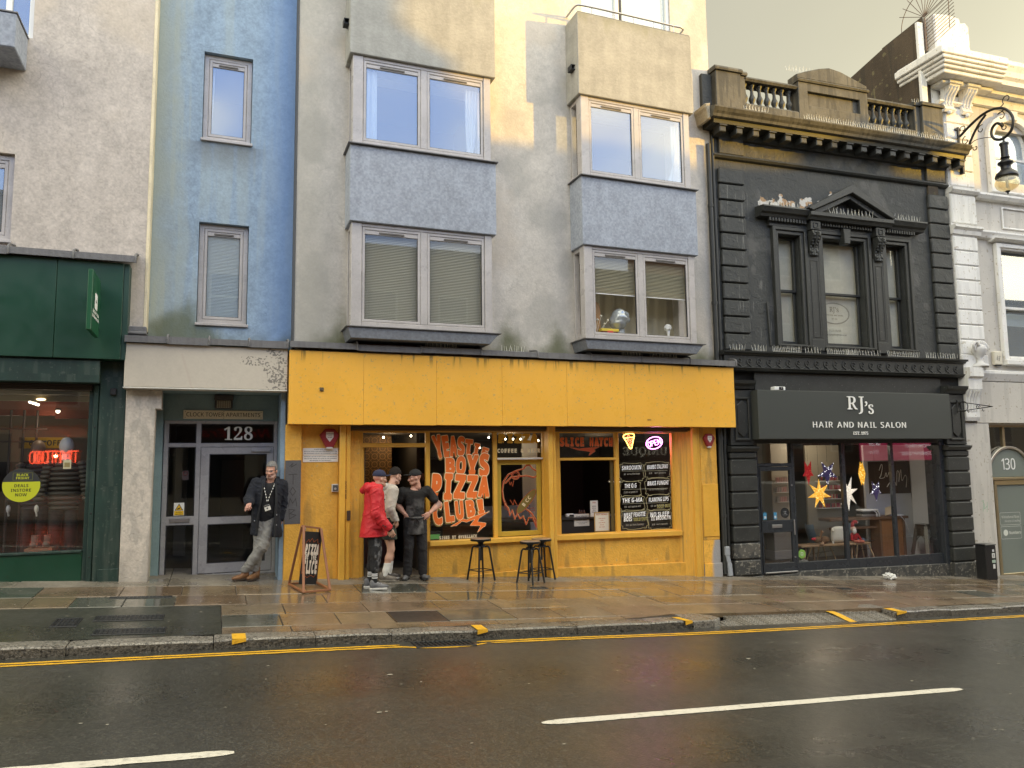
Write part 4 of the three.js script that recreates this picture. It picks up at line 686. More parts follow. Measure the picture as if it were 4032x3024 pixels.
part(ent, 'pier', [plate([[-1.27, 0.05], [-0.9, 0.05], [-0.87, 2.73], [-0.79, 2.73], [-0.79, 3.018], [-1.27, 3.018]], [], -0.2, 0.10, 0.01)], stucco([1, 1, 1], 0.95, tPier, 0.006));
part(ent, 'pier_return', B(-1.0, -0.90, 0.05, 2.9, -0.45, -0.201, 0.005), stucco([0.6, 0.55, 0.42], 0.9));
const mTeal = stucco([0.22, 0.31, 0.33], 0.85);
part(ent, 'recess_wall', B(-1.0, -0.79, 0.05, 3.019, -0.9, -0.451, 0.005), mTeal);
part(ent, 'recess_wall', B(0.93, 1.0, 0.02, 3.019, -0.9, 0.08, 0.005), stucco([0.23, 0.32, 0.42], 0.85));
part(ent, 'recess_lintel', B(-0.789, 0.929, 2.60, 3.019, -0.75, -0.53, 0.004), mTeal); part(ent, 'soffit', B(-1.0, 1.0, 3.02, 3.1, -0.9, 0.018, 0), mTeal);
part(ent, 'threshold', B(-0.80, 0.94, 0.0, 0.155, -0.9, -0.44, 0.006), mCement);
const mAlu = painted([0.36, 0.35, 0.36], 0.4); const zE = -0.55;
part(ent, 'frame', [plate(rectPts(-0.78, 0.925, 0.156, 2.598), [[-0.71, -0.31, 2.24, 2.55], [-0.24, 0.87, 2.24, 2.55], [-0.71, -0.31, 1.10, 2.18], [-0.71, -0.31, 0.19, 0.965], [-0.24, 0.87, 0.19, 2.18]], zE - 0.05, zE + 0.02, 0.005)], mAlu);
for (const [a, b, c, d] of [[-0.72, -0.30, 2.23, 2.56], [-0.25, 0.88, 2.23, 2.56], [-0.72, -0.30, 1.09, 2.19], [-0.72, -0.30, 0.18, 0.975]]) { const p = part(ent, 'pane', sheet(a, b, c, d, zE - 0.02), mGlass); part(p, 'bead', ring(a + 0.012, b - 0.012, c + 0.012, d - 0.012, 0.012, zE - 0.018, zE + 0.012, 0.003), mFrameDark); }
{ const d = group(ent, 'door', 'grey framed glass entrance door');
  part(d, 'door_frame', plate(rectPts(-0.235, 0.865, 0.2, 2.175), [[-0.10, 0.76, 1.08, 2.06], [-0.10, 0.76, 0.36, 0.955]], zE - 0.035, zE + 0.012, 0.006), mAlu);
  part(d, 'pane', sheet(-0.11, 0.77, 1.07, 2.07, zE - 0.015), mGlass); part(d, 'pane', sheet(-0.11, 0.77, 0.35, 0.965, zE - 0.015), mGlass);
  part(d, 'gasket', [ring(-0.108, 0.768, 1.072, 2.068, 0.014, zE + 0.0, zE + 0.0135, 0.002), ring(-0.108, 0.768, 0.352, 0.963, 0.014, zE + 0.0, zE + 0.0135, 0.002), ring(-0.245, 0.875, 0.194, 2.184, 0.010, zE - 0.04, zE + 0.006, 0.002)], mFrameDark);
  part(d, 'door_closer', B(0.52, 0.82, 2.10, 2.15, zE + 0.014, zE + 0.05, 0.006), mAlu);
  part(ent, 'letter_box', [B(-0.66, -0.37, 1.005, 1.07, zE + 0.021, zE + 0.035, 0.006), B(-0.645, -0.385, 1.015, 1.06, zE + 0.036, zE + 0.043, 0.01)], mSteel);
  part(ent, 'house_number', text3('128', 'serif_bold', 0.10, 0.54, 2.29, 2.51, zE - 0.012, 0.004), mat([0.62, 0.62, 0.56], 0.7));
}
part(ent, 'lobby', roomBox(-0.78, 0.93, 0.1, 2.7, -4.5, -0.62), mat([0.07, 0.065, 0.06], 0.8)); part(ent, 'lobby_door', [B(0.1, 0.55, 0.1, 2.0, -4.4, -4.36), B(-0.7, -0.5, 0.1, 2.3, -3.0, -2.8)], mat([0.16, 0.14, 0.12], 0.6));
{ const t = canvasTex(1024, 128, (x, w, h) => { x.fillStyle = '#26231f'; x.textAlign = 'center'; x.font = '84px sans-serif'; x.fillText('CLOCK TOWER APARTMENTS', 512, 92, 960); for (const [a, b] of [[22, 18], [1000, 18], [22, 108], [1000, 108], [512, 16], [512, 116]]) { x.beginPath(); x.arc(a, b, 5, 0, 7); x.fill(); } }, '#d8ccb2');
  const s = thing('name_sign', 'beige house name plate above the entrance door', 'sign', [0.09, 2.63, -0.52]); part(s, 'plate', B(-0.51, 0.69, 2.625, 2.765, -0.528, -0.508, 0.003), mat([0.5, 0.45, 0.36], 0.5)); part(s, 'lettering', sheet(-0.507, 0.687, 2.628, 2.762, -0.506), print(t));
  const l = thing('wall_light', 'rusty caged bulkhead lamp above the name plate', 'lamp', [0.085, 2.78, -0.5]);
  part(l, 'housing', B(-0.05, 0.22, 2.79, 3.0, -0.529, -0.44, 0.012), mat([0.06, 0.055, 0.05], 0.6)); part(l, 'lens', B(-0.02, 0.19, 2.80, 2.92, -0.439, -0.40, 0.01), mat([0.30, 0.27, 0.2], 0.3)); for (let i = 0; i < 6; i++) part(l, 'cage_bar', B(0.0 + i * 0.034, 0.01 + i * 0.034, 2.79, 2.93, -0.399, -0.39, 0.002), mat([0.16, 0.13, 0.1], 0.6)); part(l, 'hood', B(-0.06, 0.23, 2.925, 3.005, -0.44, -0.37, 0.008), mat([0.05, 0.045, 0.04], 0.5));
  const c = canvasTex(256, 320, (x, w, h) => { x.fillStyle = '#e8b80e'; x.fillRect(10, 200, 236, 110); x.fillStyle = '#111'; x.beginPath(); x.moveTo(128, 18); x.lineTo(232, 190); x.lineTo(24, 190); x.closePath(); x.fill(); x.fillStyle = '#e8b80e'; x.beginPath(); x.moveTo(128, 44); x.lineTo(208, 176); x.lineTo(48, 176); x.closePath(); x.fill(); x.fillStyle = '#111'; x.save(); x.translate(128, 140); x.rotate(-0.35); x.fillRect(-44, -14, 80, 28); x.restore(); x.fillRect(100, 150, 12, 20); x.textAlign = 'center'; x.font = 'bold 40px sans-serif'; x.fillText('CCTV in', 128, 250); x.fillText('operation', 128, 296, 220); }, '#e8e6dc');
  const w = thing('warning_sign', 'yellow camera warning sticker on the side light of the entrance', 'sticker', [-0.53, 1.11, zE]); part(w, 'backing', B(-0.605, -0.455, 1.11, 1.31, zE - 0.018, zE - 0.014, 0), mWhite); part(w, 'face', sheet(-0.604, -0.456, 1.111, 1.309, zE - 0.0125), print(c));
  const n = thing('notice', 'small no smoking notice behind the narrow side light', 'notice', [-0.45, 1.66, -0.75]); part(n, 'sheet', B(-0.51, -0.41, 1.66, 1.81, -0.75, -0.745, 0), mat([0.14, 0.10, 0.09], 0.7)); part(n, 'ring', new THREE.TorusGeometry(0.03, 0.006, 6, 20).translate(-0.46, 1.765, -0.742), mat([0.2, 0.04, 0.03], 0.6));
}
// ------------------------------------------------------------------ yellow pizza shop front
const YEL = [0.86, 0.455, 0.062];
const tYel = tex(512, 512, (u, v) => { const n = fbm(u * 6, v * 6, 5, 6), s = fbm(u * 60, v * 60, 2, 60), st = fbm(u * 16, v * 2, 4, 16); const k = 0.86 + 0.22 * (n - 0.5) + 0.08 * (s - 0.5) + 0.10 * (st - 0.5); return mixC(YEL.map(v => v * k), [0.62, 0.40, 0.10], 0.25 * sstep(0.55, 0.75, n)); }, true, 2.3);
const tYelWall = tex(512, 512, (u, v) => { const n = fbm(u * 7, v * 7, 5, 7), s = fbm(u * 50, v * 50, 3, 50), st = fbm(u * 12, v * 2, 4, 12); let k = 0.80 + 0.3 * (n - 0.5) + 0.16 * (s - 0.5) + 0.16 * (st - 0.5); let c = YEL.map(v => v * k); c = mixC(c, [0.20, 0.13, 0.04], 0.5 * sstep(0.62, 0.8, st)); return s > 0.78 ? mixC(c, [0.4, 0.3, 0.14], 0.5) : c; }, true, 2.1);
const mYel = mat([1, 1, 1], 0.48, { map: tYel, roughnessMap: tRough, bumpMap: tFineB, bumpScale: 0.0006 });
const mYelWall = mat([1, 1, 1], 0.6, { map: tYelWall, bumpMap: tStuccoB, bumpScale: 0.007 });
const mYelFrame = mat([0.95, 0.97, 1], 0.4, { map: tYel, bumpMap: tFineB, bumpScale: 0.0004 });
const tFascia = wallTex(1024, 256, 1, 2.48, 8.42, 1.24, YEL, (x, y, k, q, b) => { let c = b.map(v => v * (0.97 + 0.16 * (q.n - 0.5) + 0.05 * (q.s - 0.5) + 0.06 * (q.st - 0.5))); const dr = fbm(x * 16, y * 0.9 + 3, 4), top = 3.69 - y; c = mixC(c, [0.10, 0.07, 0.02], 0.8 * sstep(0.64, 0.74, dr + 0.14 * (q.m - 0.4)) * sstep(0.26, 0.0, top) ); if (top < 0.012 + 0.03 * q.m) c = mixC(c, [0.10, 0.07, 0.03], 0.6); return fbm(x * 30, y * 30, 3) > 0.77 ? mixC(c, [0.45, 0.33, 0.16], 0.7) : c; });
const mFascia = mat([1, 1, 1], 0.45, { map: tFascia, roughnessMap: tRough, bumpMap: tFineB, bumpScale: 0.0005 });
const ps = thing('pizza_shopfront', 'bright yellow pizza shop front with open door, painted windows and serving hatch', 'shop front', [5.2, 0, 0]);
{ const J = [1.02, 2.18, 3.39, 4.56, 5.79, 6.96, 8.15, 9.4];
  for (let i = 0; i < 7; i++) { const dz = rr(-0.004, 0.004); part(ps, 'fascia_panel', plate([[J[i] + 0.0015, 2.51], [J[i + 1] - 0.0015, 2.505], [J[i + 1] - 0.0015, 3.665 + rr(0, 0.012)], [J[i] + 0.0015, 3.665 + rr(0, 0.012)]], [], 0.14 + dz, 0.33 + dz, 0.002), mFascia); }
  part(ps, 'fascia_soffit', B(1.03, 9.36, 2.515, 2.545, -0.2, 0.139, 0), mYelWall);
  for (let i = 0; i < 26; i++) part(ps, 'screw', ball(rr(1.2, 9.2), rr(2.6, 3.5), 0.332, 0.006, 1, 1, 0.4, 6), mat([0.35, 0.2, 0.04], 0.6));
  part(ps, 'cable_stub', [cyl(1.52, 3.06, 0.34, 0.018, 0.03).rotateX(0), ring(1.49, 1.55, 3.03, 3.09, 0.01, 0.334, 0.345, 0.002)], mat([0.12, 0.09, 0.05], 0.6)); part(ps, 'screw_plate', B(7.42, 7.5, 2.62, 2.65, 0.334, 0.338, 0.001), mat([0.4, 0.2, 0.03], 0.6));
}
// piers and posts
part(ps, 'pier', B(1.0, 1.25, -0.1, 2.514, -0.55, 0.10, 0.012), mYelWall);
part(ps, 'wall_panel', B(1.251, 1.84, -0.1, 2.514, -0.3, 0.0, 0.005), mYelWall);
const post = (x0, x1, z = 0.12) => { part(ps, 'post', B(x0, x0 + (x1 - x0) * 0.55, -0.4, 2.514, -0.15, z, 0.012), mYelFrame); part(ps, 'post', B(x0 + (x1 - x0) * 0.55 + 0.006, x1, -0.4, 2.514, -0.15, z - 0.035, 0.012), mYelFrame); };
post(1.845, 2.02); post(5.51, 5.665); post(8.535, 8.72);
part(ps, 'jamb_wall', B(2.025, 2.20, -0.1, 2.514, -0.4, -0.08, 0.006), mYelWall);
part(ps, 'pier', [B(8.721, 9.10, 0.35, 2.514, -0.3, 0.085, 0.008)], mYelWall);
const tPierBase = wallTex(256, 256, 8.7, -0.5, 0.45, 0.9, YEL, (x, y, k, q, b) => { const p = sstep(8.9, 9.0, x + 0.1 * (q.m - 0.5) + 0.12 * (0.2 - y)); return mixC(b.map(v => v * (k + 0.05)), [0.33, 0.32, 0.32], p * sstep(0.35, 0.5, q.n + 0.2)); });
part(ps, 'pier', B(8.721, 9.10, -0.08, 0.349, -0.3, 0.085, 0.004), mat([1, 1, 1], 0.8, { map: tPierBase, bumpMap: tStuccoB, bumpScale: 0.005 })); part(ps, 'pier_foot', B(8.719, 9.12, -0.5, -0.081, -0.3, 0.11, 0.008), mat([1, 1, 1], 0.8, { map: tPierBase, bumpMap: tStuccoB, bumpScale: 0.006 }));
part(ps, 'cover_board', B(8.74, 9.09, 0.42, 1.42, 0.086, 0.098, 0.004), mYel);
// shutter boxes
for (const [a, b] of [[2.026, 5.508], [5.668, 8.532]]) { part(ps, 'shutter_box', B(a, b, 2.452, 2.512, -0.3, 0.05, 0.01), mat([0.055, 0.038, 0.022], 0.6)); part(ps, 'shutter_lath', B(a, b, 2.425, 2.45, -0.2, 0.03, 0.008), mat([0.16, 0.09, 0.025], 0.6)); }
// stall walls with the sloping plinth
part(ps, 'stall_wall', plate([[3.37, -0.25], [5.508, -0.25], [5.508, 0.49], [3.37, 0.49]], [], -0.4, -0.10, 0.004), mYelWall);
part(ps, 'plinth', plate([[3.74, -0.3], [5.507, -0.3], [5.507, 0.015], [3.9, -0.035], [3.74, -0.05]], [], -0.3, -0.07, 0.008), mYelWall);
part(ps, 'stall_wall', plate([[5.667, -0.45], [8.30, -0.45], [8.30, 0.45], [5.667, 0.49]], [], -0.4, -0.10, 0.004), mYelWall);
part(ps, 'plinth', plate([[5.668, -0.5], [8.532, -0.5], [8.532, -0.055], [5.668, 0.0]], [], -0.3, -0.045, 0.008), mYelWall);
{ const g = new THREE.BoxGeometry(0.36, 2.98, 0.06); g.rotateY(-0.62); part(ps, 'splayed_wall', g.translate(8.42, 0.96, -0.06), mYelWall); part(ps, 'splayed_wall', B(8.30, 8.534, -0.5, 0.5, -0.4, -0.16, 0), mYelWall); }
// door frame, fanlight
part(ps, 'door_frame', plate(rectPts(2.201, 3.39, -0.09, 2.43), [[2.26, 3.33, -0.04, 2.155], [2.26, 3.33, 2.225, 2.40]], -0.21, -0.13, 0.006), mYelFrame);
part(ps, 'pane', sheet(2.255, 3.335, 2.22, 2.405, -0.17), mGlassShop); part(ps, 'house_number', text3('128', 'sans_regular', 2.72, 2.87, 2.285, 2.365, -0.166, 0.003), mat([0.03, 0.03, 0.03], 0.6));
{ const d = group(ps, 'door', 'yellow shop door standing open inwards'); part(d, 'door_leaf', [B(2.262, 2.30, 0.02, 2.15, -1.1, -0.22, 0.006)], mYelFrame); part(d, 'door_edge', B(2.301, 2.318, 0.02, 2.15, -0.30, -0.221, 0.004), mat([0.03, 0.03, 0.03], 0.5)); part(ps, 'lock', B(1.97, 2.03, 0.98, 1.14, 0.086, 0.10, 0.006), mat([0.05, 0.03, 0.02], 0.5)); }
part(ps, 'threshold', B(2.2, 3.39, -0.12, 0.012, -0.6, -0.05, 0.006), mCement);
// window frames
part(ps, 'window_frame', plate(rectPts(3.391, 5.54, 0.49, 2.44), [[3.405, 4.555, 0.575, 2.41], [4.625, 5.50, 1.965, 2.41], [4.625, 5.50, 0.575, 1.925]], -0.21, -0.13, 0.006), mYelFrame);
part(ps, 'window_bar', B(4.626, 5.499, 1.928, 1.962, -0.2, -0.118, 0.004), mat([0.7, 0.68, 0.6], 0.4));
part(ps, 'sash_frame', ring(4.64, 5.498, 0.58, 1.922, 0.085, -0.25, -0.215, 0.005), mat([0.5, 0.34, 0.04], 0.5)); part(ps, 'pane', sheet(4.70, 5.44, 0.64, 1.86, -0.235), mGlassShop);
part(ps, 'pane', sheet(3.40, 4.56, 0.57, 2.415, -0.17), mGlassShop); part(ps, 'pane', sheet(4.62, 5.505, 1.96, 2.415, -0.17), mGlassShop);
part(ps, 'sill', plate([[3.37, 0.492], [5.506, 0.492], [5.506, 0.572], [3.37, 0.572]], [], -0.215, -0.02, 0.008), mYelFrame);
part(ps, 'window_frame', plate(rectPts(5.668, 8.36, 0.46, 2.44), [[5.84, 6.985, 1.95, 2.405], [5.84, 6.985, 0.575, 1.90], [7.06, 8.225, 0.575, 2.405]], -0.21, -0.13, 0.006), mYelFrame);
part(ps, 'pane', sheet(5.83, 6.99, 1.945, 2.41, -0.17), mGlassShop); part(ps, 'pane', sheet(7.05, 8.23, 0.57, 2.41, -0.17), mGlassShop);
part(ps, 'hatch_track', [B(5.842, 5.885, 0.576, 1.899, -0.26, -0.212, 0.004), B(5.845, 5.86, 1.18, 1.25, -0.211, -0.20, 0.002), B(5.845, 5.86, 1.05, 1.12, -0.211, -0.20, 0.002)], mYelFrame);
part(ps, 'hatch_sash', B(6.93, 6.982, 0.576, 1.899, -0.27, -0.215, 0.004), mat([0.12, 0.09, 0.03], 0.5));
part(ps, 'sill', plate([[5.70, 0.478], [8.34, 0.45], [8.34, 0.545], [5.70, 0.572]], [], -0.215, -0.03, 0.008), mYelFrame);
part(ps, 'grey_patch', B(1.005, 1.248, 0.96, 1.95, 0.1005, 0.1035, 0.001), stucco([0.10, 0.098, 0.105], 0.8, undefined, 0.004), 'dark grey painted-over patch with faint scrawled letters');
{ const t = canvasTex(128, 512, (x, w, h) => { x.strokeStyle = '#3a3534'; x.lineWidth = 5; x.lineCap = 'round'; x.font = '100px sans-serif'; const L = [[[30, 110], [100, 105], [66, 108], [66, 190]], [[64, 215], [40, 250], [64, 285], [90, 250], [64, 215]], [[30, 375], [44, 310], [66, 350], [90, 310], [100, 375]], [[36, 400], [40, 480], [95, 450], [45, 435], [85, 405], [36, 400]], [[36, 40], [60, 15], [50, 45], [95, 20]]]; for (const l of L) { x.beginPath(); l.forEach((p, i) => i ? x.lineTo(...p) : x.moveTo(...p)); x.stroke(); } });
  part(ps, 'graffiti', sheet(1.01, 1.24, 0.98, 1.93, 0.1055), decal(t)); }
part(ps, 'caution_tape', sheet(1.925, 1.972, 1.30, 1.62, 0.124), decal(canvasTex(64, 512, (x, w, h) => { x.save(); x.translate(14, 10); x.rotate(Math.PI / 2); x.fillStyle = '#1a1208'; x.font = 'bold 46px sans-serif'; x.fillText('CAUTION WET PAINT', 0, 0, 490); x.restore(); })), 'small upright wet paint caution lettering');
// interior
part(ps, 'interior', [B(2.1, 9.0, -0.3, -0.055, -5.5, -0.215, 0), B(2.1, 9.0, 2.43, 2.55, -5.5, -0.305, 0), B(2.1, 9.0, -0.3, 2.5, -5.6, -5.5, 0), B(2.02, 2.1, -0.3, 2.5, -5.5, -0.41, 0), B(8.95, 9.03, -0.3, 2.5, -5.5, -0.41, 0)], mat([0.045, 0.036, 0.028], 0.8));
part(ps, 'partition', B(3.36, 3.42, -0.05, 2.43, -3.2, -0.9, 0), mat([0.03, 0.026, 0.022], 0.8));
{ const t = tex(256, 256, (u, v) => { const q = 6, a = (u * q) % 1 - 0.5, b = (v * q) % 1 - 0.5, d = Math.hypot(a, b); const k = Math.abs(d - 0.34) < 0.06 || Math.abs(Math.abs(a) - Math.abs(b)) < 0.05 && d > 0.34 ? 1 : 0.35 + 0.2 * (d < 0.15); return [0.30 * k, 0.16 * k, 0.045 * k]; }, true, 0.9);
  part(ps, 'wallpaper', B(2.3, 3.10, 1.48, 2.42, -1.82, -1.80, 0), mat([1, 1, 1], 0.6, { map: t })); part(ps, 'dado', B(2.3, 3.10, -0.05, 1.475, -1.82, -1.79, 0), mat([0.10, 0.035, 0.02], 0.6)); }
part(ps, 'white_partition', B(5.78, 6.10, 0.0, 2.43, -1.85, -1.8, 0), mat([0.62, 0.64, 0.60], 0.7));
part(ps, 'grey_panel', B(4.6, 5.75, 0.0, 1.05, -1.4, -1.36, 0), mat([0.22, 0.23, 0.24], 0.6));
part(ps, 'counter', [B(3.5, 8.6, 0.78, 0.83, -1.25, -0.62, 0.01), B(5.9, 8.6, -0.05, 0.779, -0.75, -0.66, 0)], mat([0.03, 0.028, 0.028], 0.4));
part(ps, 'plywood_panel', B(3.85, 4.52, 0.30, 0.98, -0.95, -0.92, 0.004), mat([0.26, 0.155, 0.075], 0.6, { map: tStreak }));
part(ps, 'shelf', [B(3.5, 4.5, 1.95, 1.98, -1.6, -1.3), B(3.5, 4.5, 1.55, 1.58, -1.6, -1.3)], mat([0.08, 0.07, 0.06], 0.6));
for (let i = 0; i < 9; i++) part(ps, 'jar', cyl(3.6 + i * 0.1, (i % 2 ? 2.04 : 1.64), -1.45, 0.035, 0.12), mat([0.15 + 0.1 * rnd(), 0.13, 0.10], 0.3));
// warm bulbs on the ceiling
const mBulb = glow([1, 0.86, 0.6], 9);
[[4.95, 2.39, -1.5], [5.3, 2.36, -1.5], [5.46, 2.36, -1.5], [5.62, 2.36, -1.5], [6.0, 2.33, -1.5], [6.2, 2.35, -1.5], [4.9, 2.2, -1.9], [3.28, 2.40, -1.0], [2.82, 2.38, -1.2], [4.95, 2.3, -1.2]].forEach(([x, y, z], i) => {
  const l = thing('string_bulb', i === 7 || i === 8 ? ['warm bulb shining through the right half of the fanlight over the pizza shop door', 'warm bulb shining through the left half of the fanlight over the pizza shop door'][i - 7] : 'small warm bulb hanging behind the painted windows of the pizza shop', 'light bulb', [x, y, z], i === 7 || i === 8 ? 'bulbs behind the fanlight' : 'bulbs hanging behind the painted windows'); part(l, 'bulb', ball(x, y - 0.02, z, 0.018, 1, 1.1, 1, 10), mBulb); part(l, 'socket', cyl(x, y + 0.02, z, 0.012, 0.04, 8), mBlack);
});
lampAt([5.3, 2.25, -1.3], [1, 0.72, 0.4], 0.5, 0, 5); lampAt([3.0, 2.25, -1.4], [1, 0.7, 0.38], 0.28, 0, 5); lampAt([7.6, 2.1, -2.0], [1, 0.75, 0.45], 0.35, 0, 5);
{ const l = thing('pendant_light', 'shallow lit pendant lamp seen behind the menu window', 'lamp', [7.76, 1.48, -1.6]); part(l, 'shade', lathe([[0.005, 0.10], [0.05, 0.08], [0.16, 0.0], [0.155, 0.0]], 7.76, 1.46, -1.6, 24), mat([0.1, 0.1, 0.09], 0.4)); part(l, 'lamp', cyl(7.76, 1.458, -1.6, 0.12, 0.006, 24), glow([1, 0.9, 0.62], 3)); part(l, 'cord', cylTo([7.76, 1.55, -1.6], [7.76, 2.43, -1.6], 0.004, 5), mBlack); }
// ---- painted glass: hand lettering as flat paint just in front of the panes
const lr = mulberry(4242);
function drip(x, str, x0, y0, w, h, fill, edge, o = {}) {             // fat, wobbly, dripping capitals; each letter its own size and lean
  const n = str.length, cw = w / n;
  str.split('').forEach((ch, i) => {
    if (ch === ' ') return;
    const f = o.f ? o.f(i / (n - 1 || 1)) : [0, 1], wide = ch === 'I' || ch === '!' ? 0.72 : 1;
    x.save(); x.translate(x0 + cw * (i + 0.5), y0 + h * (1 - f[1]) * 0.5 + f[0] * h); x.rotate((o.rot ? o.rot(i / (n - 1 || 1)) : 0) + (lr() - 0.5) * 0.10);
    x.font = 'bold 100px sans-serif'; const m = x.measureText(ch).width; x.scale(cw * 0.86 * wide / m, h * f[1] / 74);
    x.lineJoin = 'round'; x.textAlign = 'center';
    if (edge) { x.strokeStyle = o.shadow ?? '#8d7a3e'; x.lineWidth = 19; x.strokeText(ch, -3, 77); x.strokeStyle = edge; x.lineWidth = 15; x.strokeText(ch, 0, 74); }
    x.strokeStyle = fill; x.lineWidth = o.fat ?? 10; x.strokeText(ch, 0, 74); x.fillStyle = fill; x.fillText(ch, 0, 74);
    for (let k = 0; k < 3; k++) { const dx = (lr() - 0.5) * m * 0.6; x.beginPath(); x.moveTo(dx - 9, 58); x.lineTo(dx + 9, 58); x.lineTo(dx + 1, 80 + 10 * lr()); x.closePath(); x.fill(); }
    x.restore();
  });
}
const zz = (x, pts, fill, edge, lw = 6) => { x.beginPath(); pts.forEach((p, i) => i ? x.lineTo(...p) : x.moveTo(...p)); x.closePath(); x.lineJoin = 'round'; x.strokeStyle = edge; x.lineWidth = lw; x.stroke(); x.fillStyle = fill; x.fill(); };
const ORG = '#f4772a', CRM = '#ffe9bd';
{
  const px = 800 / 1.14, H = Math.round(1.84 * px), X = v => (v - 3.41) * px, Y = v => (2.41 - v) * px;
  const t = canvasTex(800, H, x => {
    drip(x, 'YEASTIE', X(3.44), Y(2.33), 1.06 * px, 0.30 * px, ORG, CRM, { f: s => [0.10 * Math.abs(s - 0.45) + (s > 0.6 ? (s - 0.6) * 0.9 : 0), s < 0.5 ? 1.22 - s * 0.5 : 1.0 - (s - 0.5) * 0.9], rot: s => (s - 0.45) * 0.5 });
    drip(x, 'BOYS', X(3.66), Y(1.97), 0.84 * px, 0.30 * px, ORG, CRM, { f: s => [-0.05 - 0.05 * s, 0.86 + 0.34 * s], rot: s => 0.05 * s });
    drip(x, 'PIZZA', X(3.43), Y(1.68), 1.07 * px, 0.38 * px, ORG, CRM, { f: s => [0.05 * s, 1.10 - 0.30 * Math.abs(s - 0.2)], rot: s => 0.05 });
    drip(x, 'CLUB!', X(3.44), Y(1.22), 0.96 * px, 0.30 * px, ORG, CRM, { f: s => [0.12 - 0.28 * s, 1.15 - 0.35 * s], rot: s => -0.10 });
    zz(x, [[3.78, 0.80], [4.0, 0.92], [4.06, 0.90], [4.2, 0.955], [4.48, 1.03], [4.30, 0.93], [4.26, 0.86], [4.42, 0.83], [4.40, 0.78], [4.36, 0.76], [4.26, 0.68], [4.32, 0.79], [4.12, 0.80], [4.22, 0.91], [4.06, 0.86], [3.98, 0.88], [3.88, 0.81]].map(([a, b]) => [X(a), Y(b)]), ORG, CRM);
    drip(x, 'SIGNS BY @HVALLACK', X(3.57), Y(0.645), 0.68 * px, 0.055 * px, '#d9cfb4', null, { fat: 4 });
  });
  part(ps, 'painted_lettering', sheet(3.41, 4.55, 0.57, 2.41, -0.1655), decal(t), 'orange dripping letters spelling the pizza club name');
  const t2 = canvasTex(768, 400, (x, w, h) => { drip(x, 'PIZZA', 20, 20, 690, 140, '#e0b040', null, { fat: 12 }); drip(x, 'COFFEE & BEER', 10, 258, 730, 62, '#efe0b4', null, { fat: 8 }); });
  part(ps, 'painted_lettering', sheet(4.625, 5.50, 1.965, 2.41, -0.1655), decal(t2));
  const t3 = canvasTex(640, 1056, (x, w, h) => {                      // outline of a slice with a dripping edge, a surf board over it
    x.lineCap = x.lineJoin = 'round';
    const line = (pts, c, lw, close) => { x.strokeStyle = c; x.lineWidth = lw; x.beginPath(); pts.forEach((p, i) => i ? x.lineTo(...p) : x.moveTo(...p)); if (close) x.closePath(); x.stroke(); };
    const crust = [[60, 560], [40, 420], [60, 280], [140, 170], [280, 110], [400, 80], [440, 30], [500, 20], [550, 80], [620, 120], [630, 190], [570, 220], [450, 190], [300, 200], [180, 215], [90, 300]];
    const edge = [[60, 560], [90, 640], [140, 690], [160, 800], [200, 720], [240, 860], [280, 780], [330, 860], [380, 820], [430, 950], [470, 850], [540, 850], [600, 1000], [590, 880], [520, 780], [440, 720]];
    for (const [c, lw, d] of [['#e2a878', 26, 4], ['#a8431c', 20, 0]]) { line(crust.map(p => [p[0] + d, p[1] - d]), c, lw); line(edge.map(p => [p[0] + d, p[1] - d]), c, lw * 0.8); x.beginPath(); x.arc(265, 175, 62, 0, 7); x.strokeStyle = c; x.lineWidth = lw * 0.8; x.stroke(); }
    x.beginPath(); x.arc(265, 175, 36, 0, 7); x.strokeStyle = '#a8431c'; x.lineWidth = 8; x.stroke();
    line([[150, 250], [175, 330], [195, 280], [215, 350], [235, 260]], '#b5532a', 8); line([[170, 560], [220, 640], [240, 560], [290, 650]], '#b5532a', 8); line([[90, 560], [80, 680], [130, 720], [110, 600]], '#b5532a', 8);
    x.save(); x.translate(440, 590); x.rotate(0.72); x.beginPath(); x.ellipse(0, 0, 70, 235, 0, 0, 7); x.fillStyle = '#77642a'; x.fill(); x.strokeStyle = '#a8431c'; x.lineWidth = 8; x.stroke(); x.fillStyle = '#e8d8b8'; x.rotate(-1.57); x.font = 'bold 78px sans-serif'; x.fillText('B', -90, 28); x.fillText('C', -10, 28); x.fillText('C', 50, 28); x.restore();
    line([[470, 720], [560, 690], [580, 740], [490, 740]], '#b5532a', 7); line([[480, 750], [560, 790], [530, 830], [480, 780]], '#b5532a', 7);
  });
  part(ps, 'painted_picture', sheet(4.70, 5.44, 0.65, 1.85, -0.2305), decal(t3), 'orange outline drawing of a dripping slice and a board');
  const t4 = canvasTex(768, 320, (x, w, h) => { drip(x, 'SLICE HATCH', 10, 60, 745, 105, '#d8602a', '#a87a50', { fat: 6, shadow: '#2a160c' }); zz(x, [[120, 175], [280, 205], [330, 195], [560, 180], [480, 215], [500, 235], [400, 300], [430, 245], [330, 230], [250, 220]], '#b1471c', '#8a6a40', 4); });
  part(ps, 'painted_lettering', sheet(5.84, 6.985, 1.95, 2.405, -0.1655), decal(t4));
